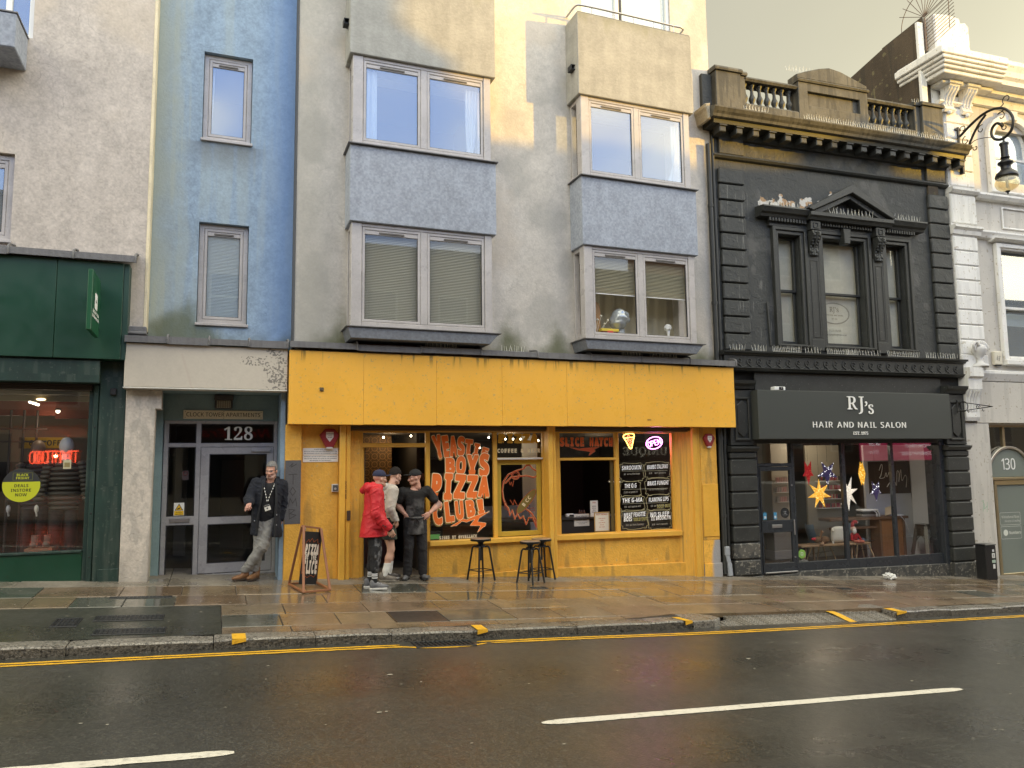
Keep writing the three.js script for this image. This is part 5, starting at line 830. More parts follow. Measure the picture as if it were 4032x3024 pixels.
  const S = 700, t5 = canvasTex(S * 1.17, S * 1.83, (x) => {
    const X5 = v => (v - 7.06) * S, Y5 = v => (2.405 - v) * S, blob = (a, b, c, d) => { x.beginPath(); const n = 60, cx = X5((a + b) / 2), cy = Y5((c + d) / 2), rx = (b - a) / 2 * S, ry = (c - d) / 2 * S; for (let i = 0; i <= n; i++) { const t = i / n * 6.283, q = 1 + 0.055 * Math.sin(t * 9 + a * 7), e = 0.36; const ux = Math.sign(Math.cos(t)) * Math.abs(Math.cos(t)) ** e, uy = Math.sign(Math.sin(t)) * Math.abs(Math.sin(t)) ** e; const p = [cx + rx * ux * q, cy + ry * uy * q]; i ? x.lineTo(...p) : x.moveTo(...p); } x.strokeStyle = '#a89f78'; x.lineWidth = 6; x.stroke(); };
    const hand = (str, cx, y, w, h, c = '#ffffff', lw = 1.6) => { x.save(); x.translate(X5(cx), Y5(y)); x.font = 'bold 60px sans-serif'; const m = x.measureText(str).width; x.scale(w * S / m, h * S / 40); x.rotate(-0.02); x.transform(1, 0, -0.12, 1, 0, 0); x.textAlign = 'center'; x.fillStyle = c; x.fillText(str, 0, 0); x.restore(); };
    const rows = [[7.09, 7.60, 1.84, 1.50, 7.63, 8.19, 1.85, 1.55], [7.09, 7.53, 1.50, 1.20, 7.63, 8.19, 1.54, 1.23], [7.08, 7.60, 1.23, 0.94, 7.65, 8.18, 1.23, 0.93], [7.10, 7.66, 0.96, 0.61, 7.67, 8.18, 0.95, 0.585]];
    const names = [['SHROOMIN', 'MAMBO ITALIANO', '£4   w/ truffle mayo', '£4   w/ pesto'], ['THE O.G', 'BRASS FUNGHI', '£3.50  w/ pesto (v)', '£4  w/ truffle mayo (v)'], ['THE G-MA', 'FLAMING LIPS', '£6  w/ spice oil', '£4  w/ hot honey'], ['MEAT FEASTIE', 'NO SLEEP', '£4  w/ hot honey', '£4  w/ ranch']];
    rows.forEach((r, i) => { for (const k of [0, 1]) { const [a, b, c, d] = r.slice(k * 4, k * 4 + 4); blob(a, b, c, d); hand(names[i][k], (a + b) / 2, c - 0.125, (b - a) * (names[i][k].length < 8 ? 0.6 : 0.84), 0.075); hand(names[i][k + 2], (a + b) / 2, c - (i === 3 ? 0.29 : 0.22), (b - a) * 0.68, 0.032, '#9a968a'); } x.fillStyle = '#a9a48c'; x.fillRect(X5(r[0] + 0.04), Y5(r[2] - 0.148), S * (r[5] - r[0] - 0.10), 4); });
    hand('BOIS', 7.23, 0.755, 0.18, 0.07); hand('SOLD OUT', 7.50, 0.755, 0.30, 0.06, '#a8a060'); hand('TIL BROOKLYN', 7.95, 0.755, 0.44, 0.07); hand('SOLD OUT', 8.02, 0.985, 0.3, 0.06, '#a8a060');
  });
  part(ps, 'painted_menu', sheet(7.06, 8.23, 0.575, 2.405, -0.1655), decal(t5), 'white hand written menu on the right window');
}
// ---- neon signs inside the right window
{
  const z = -0.30, mY = glow([1, 0.62, 0.10], 6), mR = glow([1, 0.10, 0.05], 6), mP = glow([0.95, 0.20, 0.85], 7);
  const n = thing('neon_sign', 'neon pizza slice in yellow and red at the top of the menu window', 'neon sign', [7.37, 2.1, z]);
  const o = [[7.26, 2.36], [7.30, 2.385], [7.37, 2.40], [7.44, 2.405], [7.49, 2.39], [7.50, 2.35], [7.46, 2.33], [7.40, 2.33], [7.33, 2.32], [7.27, 2.32], [7.26, 2.36]];
  part(n, 'neon_tube', tube(o.map(([a, b]) => [a, b, z]), 0.008, 60, 6), mY); part(n, 'neon_tube', tube([[7.28, 2.31, z], [7.34, 2.22, z], [7.40, 2.12, z], [7.43, 2.12, z], [7.46, 2.22, z], [7.49, 2.33, z]], 0.008, 40, 6), mY);
  for (const [a, b] of [[7.36, 2.28], [7.43, 2.27], [7.40, 2.21], [7.37, 2.345], [7.42, 2.16]]) part(n, 'neon_tube', new THREE.TorusGeometry(0.022, 0.006, 6, 18).translate(a, b, z + 0.01), mR);
  part(n, 'backing', plate([[7.25, 2.42], [7.52, 2.42], [7.44, 2.09], [7.40, 2.09]], [], z - 0.03, z - 0.02, 0.002), mat([0.02, 0.02, 0.02], 0.2));
  const p = thing('neon_sign', 'purple pink neon open sign in an oval at the top of the menu window', 'neon sign', [7.94, 2.08, z]);
  const tilt = (a, b) => { const c = Math.cos(0.30), s = Math.sin(0.30); return [7.94 + a * c - b * s, 2.225 + a * s * 0.8 + b * c, z]; };
  const ov = []; for (let i = 0; i < 40; i++) { const t = i / 40 * 6.283; ov.push(tilt(0.185 * Math.cos(t), 0.115 * Math.sin(t))); } part(p, 'neon_tube', tube(ov, 0.008, 80, 6, true), mP);
  const L = { O: [[[0.5, 1], [0.9, 0.8], [1, 0.4], [0.6, 0], [0.2, 0.1], [0, 0.5], [0.2, 0.9], [0.5, 1]]], P: [[[0, 0], [0, 1], [0.8, 0.95], [0.95, 0.7], [0.7, 0.48], [0, 0.45]]], E: [[[1, 1], [0, 1], [0, 0], [1, 0]], [[0, 0.5], [0.8, 0.5]]], N: [[[0, 0], [0, 1], [1, 0], [1, 1]]] };
  'OPEN'.split('').forEach((ch, i) => part(p, 'neon_tube', L[ch].map(s => ch === 'O' ? tube(s.map(([a, b]) => tilt(-0.145 + i * 0.077 + a * 0.058, -0.05 + b * 0.10)), 0.007, 30, 6) : poly(s.map(([a, b]) => tilt(-0.145 + i * 0.077 + a * 0.058, -0.05 + b * 0.10)), 0.007)), mP));
  lampAt([7.94, 2.22, z + 0.06], [0.95, 0.25, 0.85], 0.35, 0, 4); lampAt([7.38, 2.28, z + 0.06], [1, 0.5, 0.12], 0.25, 0, 4);
}
// ---- small things at the hatch and in the window
{
  const mPaper = mat([0.72, 0.71, 0.67], 0.7);
  const text = (w, h, rows, bg = '#dcd9cf', f) => canvasTex(w, h, (x) => { x.textAlign = 'center'; for (const [s, y, size, c] of rows) { x.fillStyle = c ?? '#33312e'; x.font = `bold ${size}px sans-serif`; x.fillText(s, w / 2, y, w * 0.9); } f && f(x, w, h); }, bg);
  const al = thing('notice', 'white food allergy notice on the hatch counter front', 'notice', [6.45, 0.65, -0.6]); part(al, 'sheet', B(6.35, 6.67, 0.66, 0.89, -0.655, -0.651, 0), mPaper); part(al, 'print', sheet(6.352, 6.668, 0.662, 0.888, -0.6495), print(text(384, 272, [['Food Allergy', 70, 46], ['or', 108, 30], ['Intolerance?', 154, 46], ['ask our team about any dish', 200, 20], ['before you order', 228, 20]])));
  const mb = thing('menu_board', 'small framed drinks menu leaning in the hatch', 'menu', [6.76, 0.58, -0.3]); part(mb, 'frame', ring(6.60, 6.92, 0.575, 0.935, 0.018, -0.315, -0.295, 0.004), mat([0.42, 0.27, 0.1], 0.5)); part(mb, 'sheet', sheet(6.615, 6.905, 0.59, 0.92, -0.305), print(text(320, 384, [['HOT DRINKS', 52, 44, '#a8481f'], ['LONG BLACK', 130, 26, '#a8481f'], ['LATTE', 176, 26, '#a8481f'], ['FLAT WHITE', 222, 26, '#a8481f'], ['MOCHA', 268, 26, '#a8481f'], ['HOT CHOC', 314, 26, '#a8481f']], '#d8d2c4')));
  const ft = thing('leaflet', 'narrow white leaflet standing behind the drinks menu', 'leaflet', [6.72, 0.84, -0.5]); part(ft, 'sheet', B(6.62, 6.78, 0.84, 1.14, -0.50, -0.496, 0), mPaper); part(ft, 'print', sheet(6.625, 6.775, 0.845, 1.135, -0.4945), print(text(160, 320, [['FEB', 50, 40, '#a8481f'], ['pizza', 120, 34], ['slices', 160, 34], ['pies', 200, 34], ['salads', 240, 34]], '#d5d0c6')));
  const cr = thing('card_reader', 'white card reader on the hatch counter', 'card reader', [6.3, 0.83, -0.68]); part(cr, 'body', B(6.20, 6.37, 0.832, 0.90, -0.74, -0.66, 0.02), mWhite); part(cr, 'screen', B(6.26, 6.35, 0.85, 0.885, -0.659, -0.655, 0.002), mBlack);
  const sb = thing('sauce_bottles', 'small dark bottles beside the card reader', 'bottles', [6.55, 0.83, -0.7]); for (let i = 0; i < 3; i++) { part(sb, 'bottle', lathe([[0, 0], [0.022, 0], [0.022, 0.08], [0.008, 0.11], [0.008, 0.13], [0, 0.13]], 6.5 + i * 0.05, 0.832, -0.72, 12), mat([0.12, 0.05, 0.03], 0.25)); }
  const sp = thing('spray_bottle', 'white spray bottle standing on the counter behind the painted window', 'spray bottle', [3.78, 1.05, -0.5]); part(sp, 'bottle', lathe([[0, 0], [0.045, 0.0], [0.05, 0.06], [0.04, 0.13], [0.045, 0.18], [0.018, 0.24], [0.018, 0.27], [0, 0.27]], 3.78, 1.06, -0.5, 16), mat([0.62, 0.62, 0.58], 0.4)); part(sp, 'trigger', [B(3.73, 3.84, 1.335, 1.375, -0.52, -0.48, 0.01), bar([3.80, 1.34, -0.5], [3.84, 1.27, -0.5], 0.012, 0.02)], mat([0.65, 0.65, 0.62], 0.4)); part(ps, 'window_ledge', B(3.42, 4.5, 1.03, 1.055, -0.6, -0.42, 0.004), mat([0.03, 0.03, 0.03], 0.5));
  const gn = thing('green_box', 'box with a bright green label in the bottom left corner of the painted window', 'box', [3.5, 0.58, -0.3]); part(gn, 'box', B(3.41, 3.62, 0.574, 0.72, -0.42, -0.24, 0.004), mBlack); part(gn, 'label', B(3.415, 3.60, 0.59, 0.67, -0.2395, -0.237, 0.001), mat([0.14, 0.45, 0.12], 0.5));
  const bm = thing('broom', 'broom handles leaning inside the picture window', 'broom', [5.8, 0.1, -0.8]); part(bm, 'handle', cylTo([5.62, 0.0, -0.7], [5.80, 1.22, -0.78], 0.014, 8), mat([0.5, 0.45, 0.36], 0.6)); part(bm, 'head', B(5.52, 5.72, -0.05, 0.06, -0.74, -0.66), mat([0.12, 0.1, 0.07], 0.8));
}
// alarm boxes, notices, entry phone
for (const [x0, y0, s, z, lab] of [[1.53, 2.15, 1, 0.0, 'red six sided alarm box on the yellow panel left of the door'], [8.77, 2.14, 0.82, 0.085, 'red six sided alarm box on the yellow pier at the right end']]) {
  const a = thing('alarm_box', lab, 'alarm', [x0 + 0.16 * s, y0, z]), h = [[0, 0.2], [0.09, 0.30], [0.23, 0.30], [0.32, 0.2], [0.22, 0.0], [0.10, 0.0]].map(([u, v]) => [x0 + u * s, y0 + v * s]);
  part(a, 'case', plate(h, [], z + 0.002, z + 0.075, 0.012), mat([0.24, 0.018, 0.02], 0.4)); part(a, 'strobe', B(x0 + 0.11 * s, x0 + 0.21 * s, y0 - 0.03, y0 + 0.02 * s, z + 0.01, z + 0.07, 0.01), mat([0.6, 0.58, 0.55], 0.3));
  const t = canvasTex(192, 224, (x) => { x.fillStyle = '#cfc9c2'; x.beginPath(); x.moveTo(20, 20); x.lineTo(172, 20); x.lineTo(172, 120); x.lineTo(96, 214); x.lineTo(20, 120); x.closePath(); x.fill(); x.fillStyle = '#3a2a2c'; x.font = 'bold 36px sans-serif'; x.textAlign = 'center'; x.fillText('LanGuard', 96, 66, 146); x.font = '20px sans-serif'; x.fillText('ALARMS', 96, 94); x.font = 'bold 28px sans-serif'; x.fillText('561883', 96, 134); });
  part(a, 'label', sheet(x0 + 0.085 * s, x0 + 0.235 * s, y0 + 0.08 * s, y0 + 0.265 * s, z + 0.0775), decal(t));
}
{ const t = (rows) => canvasTex(640, 128, (x) => { x.fillStyle = '#2d2a28'; x.textAlign = 'center'; x.font = 'bold 27px sans-serif'; rows.forEach((r, i) => x.fillText(r, 320, 34 + i * 38, 600)); }, '#dcd8d0');
  for (const [y, rows, lab] of [[2.035, ['PLEASE NOTE THAT', 'WE DO NOT OFFER A TAKE AWAY FOOD SERVICE AFTER 11PM', 'WE APOLOGISE FOR ANY INCONVENIENCE CAUSED'], 'upper of two white notices under the left alarm box'], [1.92, ['WE POLITELY ASK THAT PATRONS RESPECT OUR NEIGHBOURS', 'AND DO NOT SMOKE OR LOITER IN THE DOORWAYS', 'BELONGING TO THE PROPERTY'], 'lower of two white notices under the left alarm box']]) { const n = thing('notice', lab, 'notice', [1.56, y, 0]); part(n, 'plate', B(1.28, 1.835, y, y + 0.108, 0.002, 0.008, 0.001), mWhite); part(n, 'print', sheet(1.283, 1.832, y + 0.002, y + 0.106, 0.0095), print(t(rows))); }
  const p = thing('entry_phone', 'grey and white entry keypad box beside the left yellow post', 'keypad', [1.8, 1.44, 0.0]); part(p, 'case', B(1.735, 1.842, 1.44, 1.565, 0.002, 0.05, 0.006), mat([0.55, 0.53, 0.5], 0.4)); part(p, 'face', B(1.75, 1.83, 1.455, 1.55, 0.051, 0.056, 0.003), mat([0.08, 0.08, 0.085], 0.3)); part(p, 'button', cyl(0, 0, 0, 0.02, 0.006, 16).rotateX(Math.PI / 2).translate(1.79, 1.49, 0.059), mat([0.35, 0.33, 0.3], 0.3)); }
// ------------------------------------------------------------------ black terrace house with the salon
frame = SIDE;
const tBlk = (f) => wallTex(1024, 1024, 0, -0.7, 6.4, 9.4, [0.035, 0.037, 0.035], f);
const patchAt = [[1.22, 7.22, 0.10], [1.5, 7.22, 0.10], [1.70, 7.28, 0.085], [1.78, 7.27, 0.07], [1.68, 7.42, 0.05], [1.95, 7.28, 0.07], [2.25, 7.33, 0.09], [2.37, 7.39, 0.09], [2.42, 7.35, 0.05], [2.66, 7.36, 0.05], [2.98, 7.55, 0.035], [2.99, 7.62, 0.03], [1.36, 7.26, 0.03], [2.2, 7.2, 0.04]];
const tBlack = tBlk((x, y, k, q, b) => {
  let c = b.map(v => v * (0.5 + 0.62 * k)); let d = 9, e = 0;
  for (const [a, h, r] of patchAt) { const w = Math.hypot((x - a) / 1.1, y - h) - r * (0.25 + 1.5 * fbm(x * 14 + a * 5, y * 14, 4)); if (w < d) { d = w; e = r; } }
  if (d < 0) c = fbm(x * 9 + 4, y * 9, 4) > 0.52 ? [0.36, 0.22, 0.11] : [0.55, 0.52, 0.47];
  const scr = fbm(x * 26 + 3, y * 2.2 + 7, 4); if (scr > 0.70 && x < 1.6 && y > 4.3 && y < 7.6) c = mixC(c, [0.17, 0.165, 0.15], sstep(0.70, 0.76, scr) * 0.55);
  c = mixC(c, [0.10, 0.085, 0.055], 0.5 * sstep(7.5, 8.7, y) * sstep(0.42, 0.6, q.m));
  return mixC(c, [0.13, 0.125, 0.115], 0.4 * sstep(0.6, 0.72, fbm(x * 2.2 + 8, y * 1.9 + 2, 5)) * sstep(2.5, 6, y));
});
const tBlkB = tex(512, 512, (u, v) => 0.5 * fbm(u * 9, v * 9, 4, 9) + 0.3 * fbm(u * 40, v * 40, 2, 40) + 0.25 * sstep(0.56, 0.60, fbm(u * 14 + 3, v * 14, 3, 14)), false, 1.6);
const mBlk = mat([1, 1, 1], 0.62, { map: tBlack, bumpMap: tBlkB, bumpScale: 0.012 });
const tStone = tex(512, 512, (u, v) => { const n = fbm(u * 8, v * 8, 5, 8), s = fbm(u * 50, v * 50, 3, 50), st = fbm(u * 24, v * 2, 4, 24); const k = 0.6 + 0.7 * (n - 0.3) + 0.2 * (s - 0.5); let c = [0.105 * k, 0.098 * k, 0.080 * k]; return mixC(c, [0.028, 0.028, 0.026], sstep(0.52, 0.66, st) * 0.7); }, true, 1.8);
const mStone = mat([1, 1, 1], 0.7, { map: tStone, bumpMap: tBlkB, bumpScale: 0.006 });
const tTrim = tex(512, 512, (u, v) => { const n = fbm(u * 8, v * 8, 5, 8), s = fbm(u * 60, v * 60, 3, 60); const k = 0.75 + 0.5 * (n - 0.4); return s > 0.79 ? [0.09, 0.088, 0.08] : [0.034 * k, 0.036 * k, 0.034 * k]; }, true, 1.4);
const mTrim = mat([1, 1, 1], 0.5, { map: tTrim, bumpMap: tFineB, bumpScale: 0.0012 });
const tBase = tex(512, 512, (u, v) => { const n = fbm(u * 7, v * 7, 5, 7), s = fbm(u * 30, v * 30, 4, 30); const c = mixC([0.045, 0.045, 0.043], [0.11, 0.10, 0.085], 0.7 * sstep(0.48, 0.62, n)); return s > 0.66 ? mixC(c, [0.26, 0.24, 0.2], 0.7) : c; }, true, 1.1);
const mWorn = mat([1, 1, 1], 0.6, { map: tBase, bumpMap: tFineB, bumpScale: 0.002 });
const bh = thing('terraced_house', 'black painted terraced house with balustrade, heavy cornice and pedimented upper window', 'house', [3.1, -0.4, 0]);
part(bh, 'wall', plate(rectPts(-0.02, 6.24, 3.1, 8.62), [[1.38, 2.17, 4.18, 6.62], [2.50, 3.95, 4.18, 6.62], [4.20, 5.0, 4.18, 6.62]], -0.4, 0), mBlk);
part(bh, 'rear_shell', [B(-0.02, 6.24, 8.62, 9.2, -8, -0.5, 0), B(0, 6.2, 8.4, 8.61, -8, -0.41, 0), B(-0.02, 0.1, -0.5, 8.61, -8, -0.41, 0)], mDarkRoom);
part(bh, 'gutter_pipe', [cylTo([-0.10, -0.3, 0.09], [-0.10, 8.3, 0.09], 0.05, 12), cylTo([0.02, -0.4, 0.05], [0.02, 8.5, 0.05], 0.035, 8), ...[0.8, 2.3, 5.0, 7.0].map(y => cyl(-0.10, y, 0.09, 0.06, 0.06, 12))], mTrim);
part(bh, 'pipe_shoe', [B(-0.13, -0.03, 0.05, 0.22, 0.08, 0.17, 0.01), bar([-0.08, 0.06, 0.125], [-0.04, -0.12, 0.125], 0.08, 0.08), bar([-0.04, -0.10, 0.125], [-0.03, -0.34, 0.14], 0.09, 0.08)], mat([0.30, 0.32, 0.35], 0.5));
// rusticated quoins, block by block
for (const [x0, x1, ys, n, h] of [[0.13, 0.745, 4.06, 13, 0.345], [5.66, 6.235, 4.06, 13, 0.345]]) for (let i = 0; i < n; i++) { const y = ys + i * h; if (y + h > 8.05) break; part(bh, 'quoin_block', B(x0 + rr(0, 0.006), x1 - rr(0, 0.006), y + 0.012, y + h - 0.012, 0.001, 0.085, 0.02), mBlk); }
for (const [x0, x1] of [[0.18, 0.77], [5.67, 6.24]]) { part(bh, 'pilaster_cap', B(x0, x1, 8.16, 8.50, 0.001, 0.06, 0.01), mBlk); }
// mouldings
part(bh, 'string_course', mould([[0.001, 8.04], [0.07, 8.06], [0.10, 8.10], [0.085, 8.14], [0.05, 8.15], [0.001, 8.17]], 0.03, 6.27), mTrim);
part(bh, 'bed_mould', mould([[0.001, 8.48], [0.06, 8.49], [0.10, 8.55], [0.13, 8.62], [0.001, 8.62]], 0.06, 6.33), mTrim);
part(bh, 'cornice', mould([[-0.4, 8.72], [0.46, 8.70], [0.50, 8.71], [0.52, 8.76], [0.56, 8.80], [0.60, 8.86], [0.60, 8.885], [0.30, 8.985], [-0.4, 8.985]], -0.24, 6.47), mStone);
part(bh, 'soffit_board', mould([[-0.3, 8.621], [0.40, 8.621], [0.42, 8.699], [-0.3, 8.699]], -0.16, 6.42), mTrim);
part(bh, 'cornice_end', [plate([[-0.30, 8.66], [-0.242, 8.66], [-0.242, 9.0], [-0.36, 8.97], [-0.36, 8.90], [-0.33, 8.84]], [], -0.3, 0.44, 0.02)], stucco([0.34, 0.30, 0.23], 0.9, undefined, 0.02));
for (let i = 0; i < 17; i++) { const x = 0.0 + i * 0.395; part(bh, 'modillion', [plate([[x, 8.47], [x + 0.15, 8.47], [x + 0.15, 8.618], [x, 8.618]], [], 0.14, 0.37, 0.015), B(x - 0.015, x + 0.165, 8.585, 8.619, 0.13, 0.40, 0.006)], i % 5 === 2 ? mStone : mTrim); }
// parapet: piers, rails, balusters, centre panel with its gable
const pier = (x0, x1, z1) => { part(bh, 'parapet_pier', B(x0, x1, 9.0, 9.84, -0.25, z1, 0.012), mStone); part(bh, 'pier_cap', mould([[-0.3, 9.841], [z1 + 0.04, 9.841], [z1 + 0.05, 9.88], [z1 + 0.02, 9.93], [-0.3, 9.95]], x0 - 0.03, x1 + 0.03), mStone); };
pier(0.04, 0.64, 0.25); pier(0.645, 0.80, 0.18); pier(5.46, 6.06, 0.25); pier(5.30, 5.455, 0.18);
part(bh, 'pier_return', B(-0.20, 0.035, 9.0, 9.80, -0.25, 0.1, 0.01), mBlk);
for (const [x0, x1, s] of [[0.80, 2.11, 0.855], [3.97, 5.30, 4.05]]) {
  part(bh, 'plinth_rail', mould([[-0.2, 9.0], [0.2, 9.0], [0.2, 9.22], [0.17, 9.26], [-0.2, 9.26]], x0 + 0.002, x1 - 0.002), mStone);
  part(bh, 'top_rail', mould([[-0.16, 9.755], [0.17, 9.755], [0.20, 9.80], [0.17, 9.84], [0.12, 9.88], [-0.16, 9.88]], x0 + 0.002, x1 - 0.002), mStone);
  for (let i = 0; i < 7; i++) part(bh, 'baluster', lathe([[0, 0], [0.062, 0], [0.062, 0.035], [0.035, 0.05], [0.045, 0.09], [0.072, 0.15], [0.066, 0.2], [0.036, 0.27], [0.03, 0.36], [0.045, 0.375], [0.03, 0.39], [0.045, 0.43], [0.06, 0.46], [0.06, 0.494], [0, 0.494]], s + i * 0.187, 9.261, 0.05, 14), mTrim);
}
part(bh, 'centre_panel', plate(rectPts(2.115, 3.965, 9.0, 9.93), [[2.36, 3.74, 9.42, 9.74]], -0.2, 0.20, 0.008), mStone); part(bh, 'sunk_panel', B(2.30, 3.80, 9.38, 9.78, -0.1, 0.125, 0), mStone);
part(bh, 'panel_mould', mould([[-0.2, 9.931], [0.23, 9.931], [0.25, 9.97], [0.21, 10.01], [-0.2, 10.02]], 2.09, 3.99), mStone);
part(bh, 'gable', plate([[2.10, 10.021], [3.98, 10.021], [3.98, 10.10], [3.62, 10.22], [3.28, 10.33], [2.98, 10.37], [2.7, 10.31], [2.36, 10.2], [2.10, 10.10]], [], -0.12, 0.19, 0.015), mStone);
spikeStrip(bh, 2.0, 3.0, 10.26, 0.0, 22, 0.13); spikeStrip(bh, 3.3, 3.95, 10.15, 0.0, 14, 0.12); spikeStrip(bh, 5.35, 5.6, 9.94, 0.1, 7, 0.12); spikeStrip(bh, 0.5, 1.1, 8.93, 0.5, 16, 0.11); spikeStrip(bh, 1.95, 6.0, 8.90, 0.55, 130, 0.12); 
// tripartite window: frames, jambs, corbels, dentils, pediment
const surround = (x0, x1, y0, y1) => { part(bh, 'architrave', ring(x0 - 0.16, x1 + 0.16, y0, y1 + 0.16, 0.075, 0.001, 0.10, 0.01, 0.04), mTrim); part(bh, 'architrave', ring(x0 - 0.083, x1 + 0.083, y0, y1 + 0.083, 0.078, 0.001, 0.065, 0.012, 0.04), mTrim); };
surround(1.53, 2.07, 4.19, 6.56); surround(2.66, 3.75, 4.19, 6.56); surround(4.36, 4.88, 4.19, 6.56);
for (const [x0, x1, m, k] of [[1.53, 2.07, 5.40, 0], [2.66, 3.75, 5.40, 1], [4.36, 4.88, 5.40, 2]]) {
  const w = group(bh, 'sash_window', ['narrow left sash window with pale blind', 'wide middle sash window with the salon emblem on its blind', 'narrow right sash window with pale blind'][k]);
  part(w, 'jamb', [B(x0 - 0.02, x0, 4.19, 6.58, -0.30, 0.0, 0), B(x1, x1 + 0.02, 4.19, 6.58, -0.30, 0.0, 0), B(x0, x1, 6.56, 6.6, -0.30, 0, 0)], mTrim);
  part(w, 'upper_sash', ring(x0 + 0.002, x1 - 0.002, m - 0.02, 6.558, 0.05, -0.16, -0.12, 0.006), mTrim); part(w, 'lower_sash', ring(x0 + 0.002, x1 - 0.002, 4.25, m + 0.03, 0.05, -0.21, -0.17, 0.006, 0.09), mTrim);
  part(w, 'pane', sheet(x0 + 0.04, x1 - 0.04, m + 0.02, 6.52, -0.14), mGlass); part(w, 'pane', sheet(x0 + 0.04, x1 - 0.04, 4.33, m - 0.01, -0.19), mGlass);
  part(w, 'blind', B(x0, x1, 4.2, 6.58, -0.27, -0.26, 0), mat([0.55, 0.53, 0.43], 0.9, { map: tVar })); part(w, 'sill', B(x0 - 0.05, x1 + 0.05, 4.12, 4.248, -0.3, 0.05, 0.01), mTrim);
}
part(bh, 'window_emblem', sheet(2.70, 3.56, 4.40, 5.27, -0.2575), decal(canvasTex(512, 512, (x) => { x.strokeStyle = x.fillStyle = '#6f6a5c'; x.lineWidth = 4; x.beginPath(); x.ellipse(256, 150, 240, 138, 0, 0, 7); x.stroke(); x.beginPath(); x.ellipse(256, 150, 230, 129, 0, 0, 7); x.stroke(); x.textAlign = 'center'; x.font = '88px serif'; x.fillText('RJ’s', 256, 130); x.font = '26px sans-serif'; x.fillText('HAIR AND NAIL SALON', 256, 182, 420); x.font = '20px serif'; x.fillText('EST. 1975', 256, 228); x.font = '30px sans-serif'; x.fillText('01273 202564', 256, 384); x.fillText('www.rjshairbrighton.co.uk', 256, 436, 400); })), 'faint oval emblem of the salon');
for (const [x0, x1] of [[2.22, 2.51], [3.94, 4.22]]) {
  const c = (x0 + x1) / 2; part(bh, 'window_pilaster', B(x0, x1, 4.12, 6.2, -0.2, 0.09, 0.01), mTrim); part(bh, 'pilaster_panel', ring(x0 + 0.05, x1 - 0.05, 4.4, 6.05, 0.014, 0.0905, 0.10, 0.003), mTrim); part(bh, 'pilaster_foot', B(x0 - 0.01, x1 + 0.01, 4.12, 4.36, 0.0, 0.11, 0.008), mTrim);
  const sh = [[0.08, 0.0], [0.13, 0.02], [0.14, 0.10], [0.11, 0.2], [0.15, 0.28], [0.22, 0.36], [0.25, 0.46], [0.22, 0.53], [0.08, 0.54]];
  const cb = part(bh, 'carved_corbel', mould(sh.map(([z, y]) => [z, 6.13 + y]), c - 0.105, c + 0.105), mTrim);
  for (let i = 0; i < 9; i++) for (const s of [-1, 1]) part(cb, 'leaf', ball(c + s * (0.045 + 0.02 * (i % 2)), 6.17 + i * 0.056, [0.135, 0.14, 0.12, 0.115, 0.15, 0.18, 0.215, 0.24, 0.235][i], 0.042, 0.8, 0.9, 0.55, 8), mTrim);
  part(cb, 'leaf', tube([[c, 6.14, 0.15], [c, 6.3, 0.125], [c, 6.45, 0.2], [c, 6.62, 0.265]], 0.022, 16, 6), mTrim);
  part(bh, 'corbel_block', B(x0 + 0.02, x1 - 0.02, 6.675, 6.87, 0.001, 0.22, 0.01), mTrim); part(bh, 'block_square', ring(c - 0.06, c + 0.06, 6.71, 6.83, 0.02, 0.2205, 0.235, 0.004), mTrim);
}
part(bh, 'keystone', plate([[3.13, 6.45], [3.27, 6.45], [3.30, 6.78], [3.11, 6.78]], [], 0.0, 0.19, 0.012), mTrim); part(bh, 'lintel', [B(1.30, 5.08, 6.722, 6.80, 0.0, 0.08, 0.005), B(1.30, 5.08, 6.80, 6.875, 0.0, 0.105, 0.005)], mTrim);
for (const [x0, x1, n] of [[1.25, 2.20, 13], [2.50, 3.92, 20], [4.24, 5.12, 13]]) for (let i = 0; i < n; i++) { const a = x0 + (x1 - x0) * i / n; part(bh, 'dentil', B(a, a + (x1 - x0) / n * 0.62, 6.80, 6.878, 0.106, 0.165, 0.004), mTrim); }
const hood = [[0.0, 6.88], [0.17, 6.88], [0.19, 6.93], [0.25, 6.96], [0.27, 7.0], [0.30, 7.05], [0.29, 7.08], [0.0, 7.11]];
part(bh, 'window_hood', mould(hood, 1.02, 2.16), mTrim); part(bh, 'window_hood', mould(hood, 4.36, 5.34), mTrim); part(bh, 'pediment_base', mould([[0.0, 6.88], [0.25, 6.88], [0.28, 6.93], [0.33, 6.96], [0.33, 7.03], [0.0, 7.05]], 2.165, 4.355), mTrim);
{ const raking = (a, b, z1, w) => { const dx = b[0] - a[0], dy = b[1] - a[1], L = Math.hypot(dx, dy), nx = -dy / L * w, ny = dx / L * w, s = ny > 0 ? 1 : -1; return plate([[a[0], a[1]], [b[0], b[1]], [b[0] - s * nx, b[1] - Math.abs(ny) * 1.12], [a[0] - s * nx * 0.2, a[1] - Math.abs(ny) * 1.0]], [], 0.002, z1, 0.012); };
  part(bh, 'raking_cornice', plate([[2.10, 7.10], [3.27, 7.72], [4.44, 7.10], [4.32, 7.052], [3.27, 7.53], [2.22, 7.052]], [], 0.003, 0.34, 0.014), mTrim);
  part(bh, 'raking_cornice', plate([[2.25, 7.055], [3.27, 7.525], [4.29, 7.055], [4.02, 7.055], [3.27, 7.42], [2.52, 7.055]], [], 0.003, 0.25, 0.012), mTrim);
  part(bh, 'tympanum', plate([[2.4, 7.05], [3.27, 7.47], [4.14, 7.05]], [], 0.0, 0.03), mTrim); }
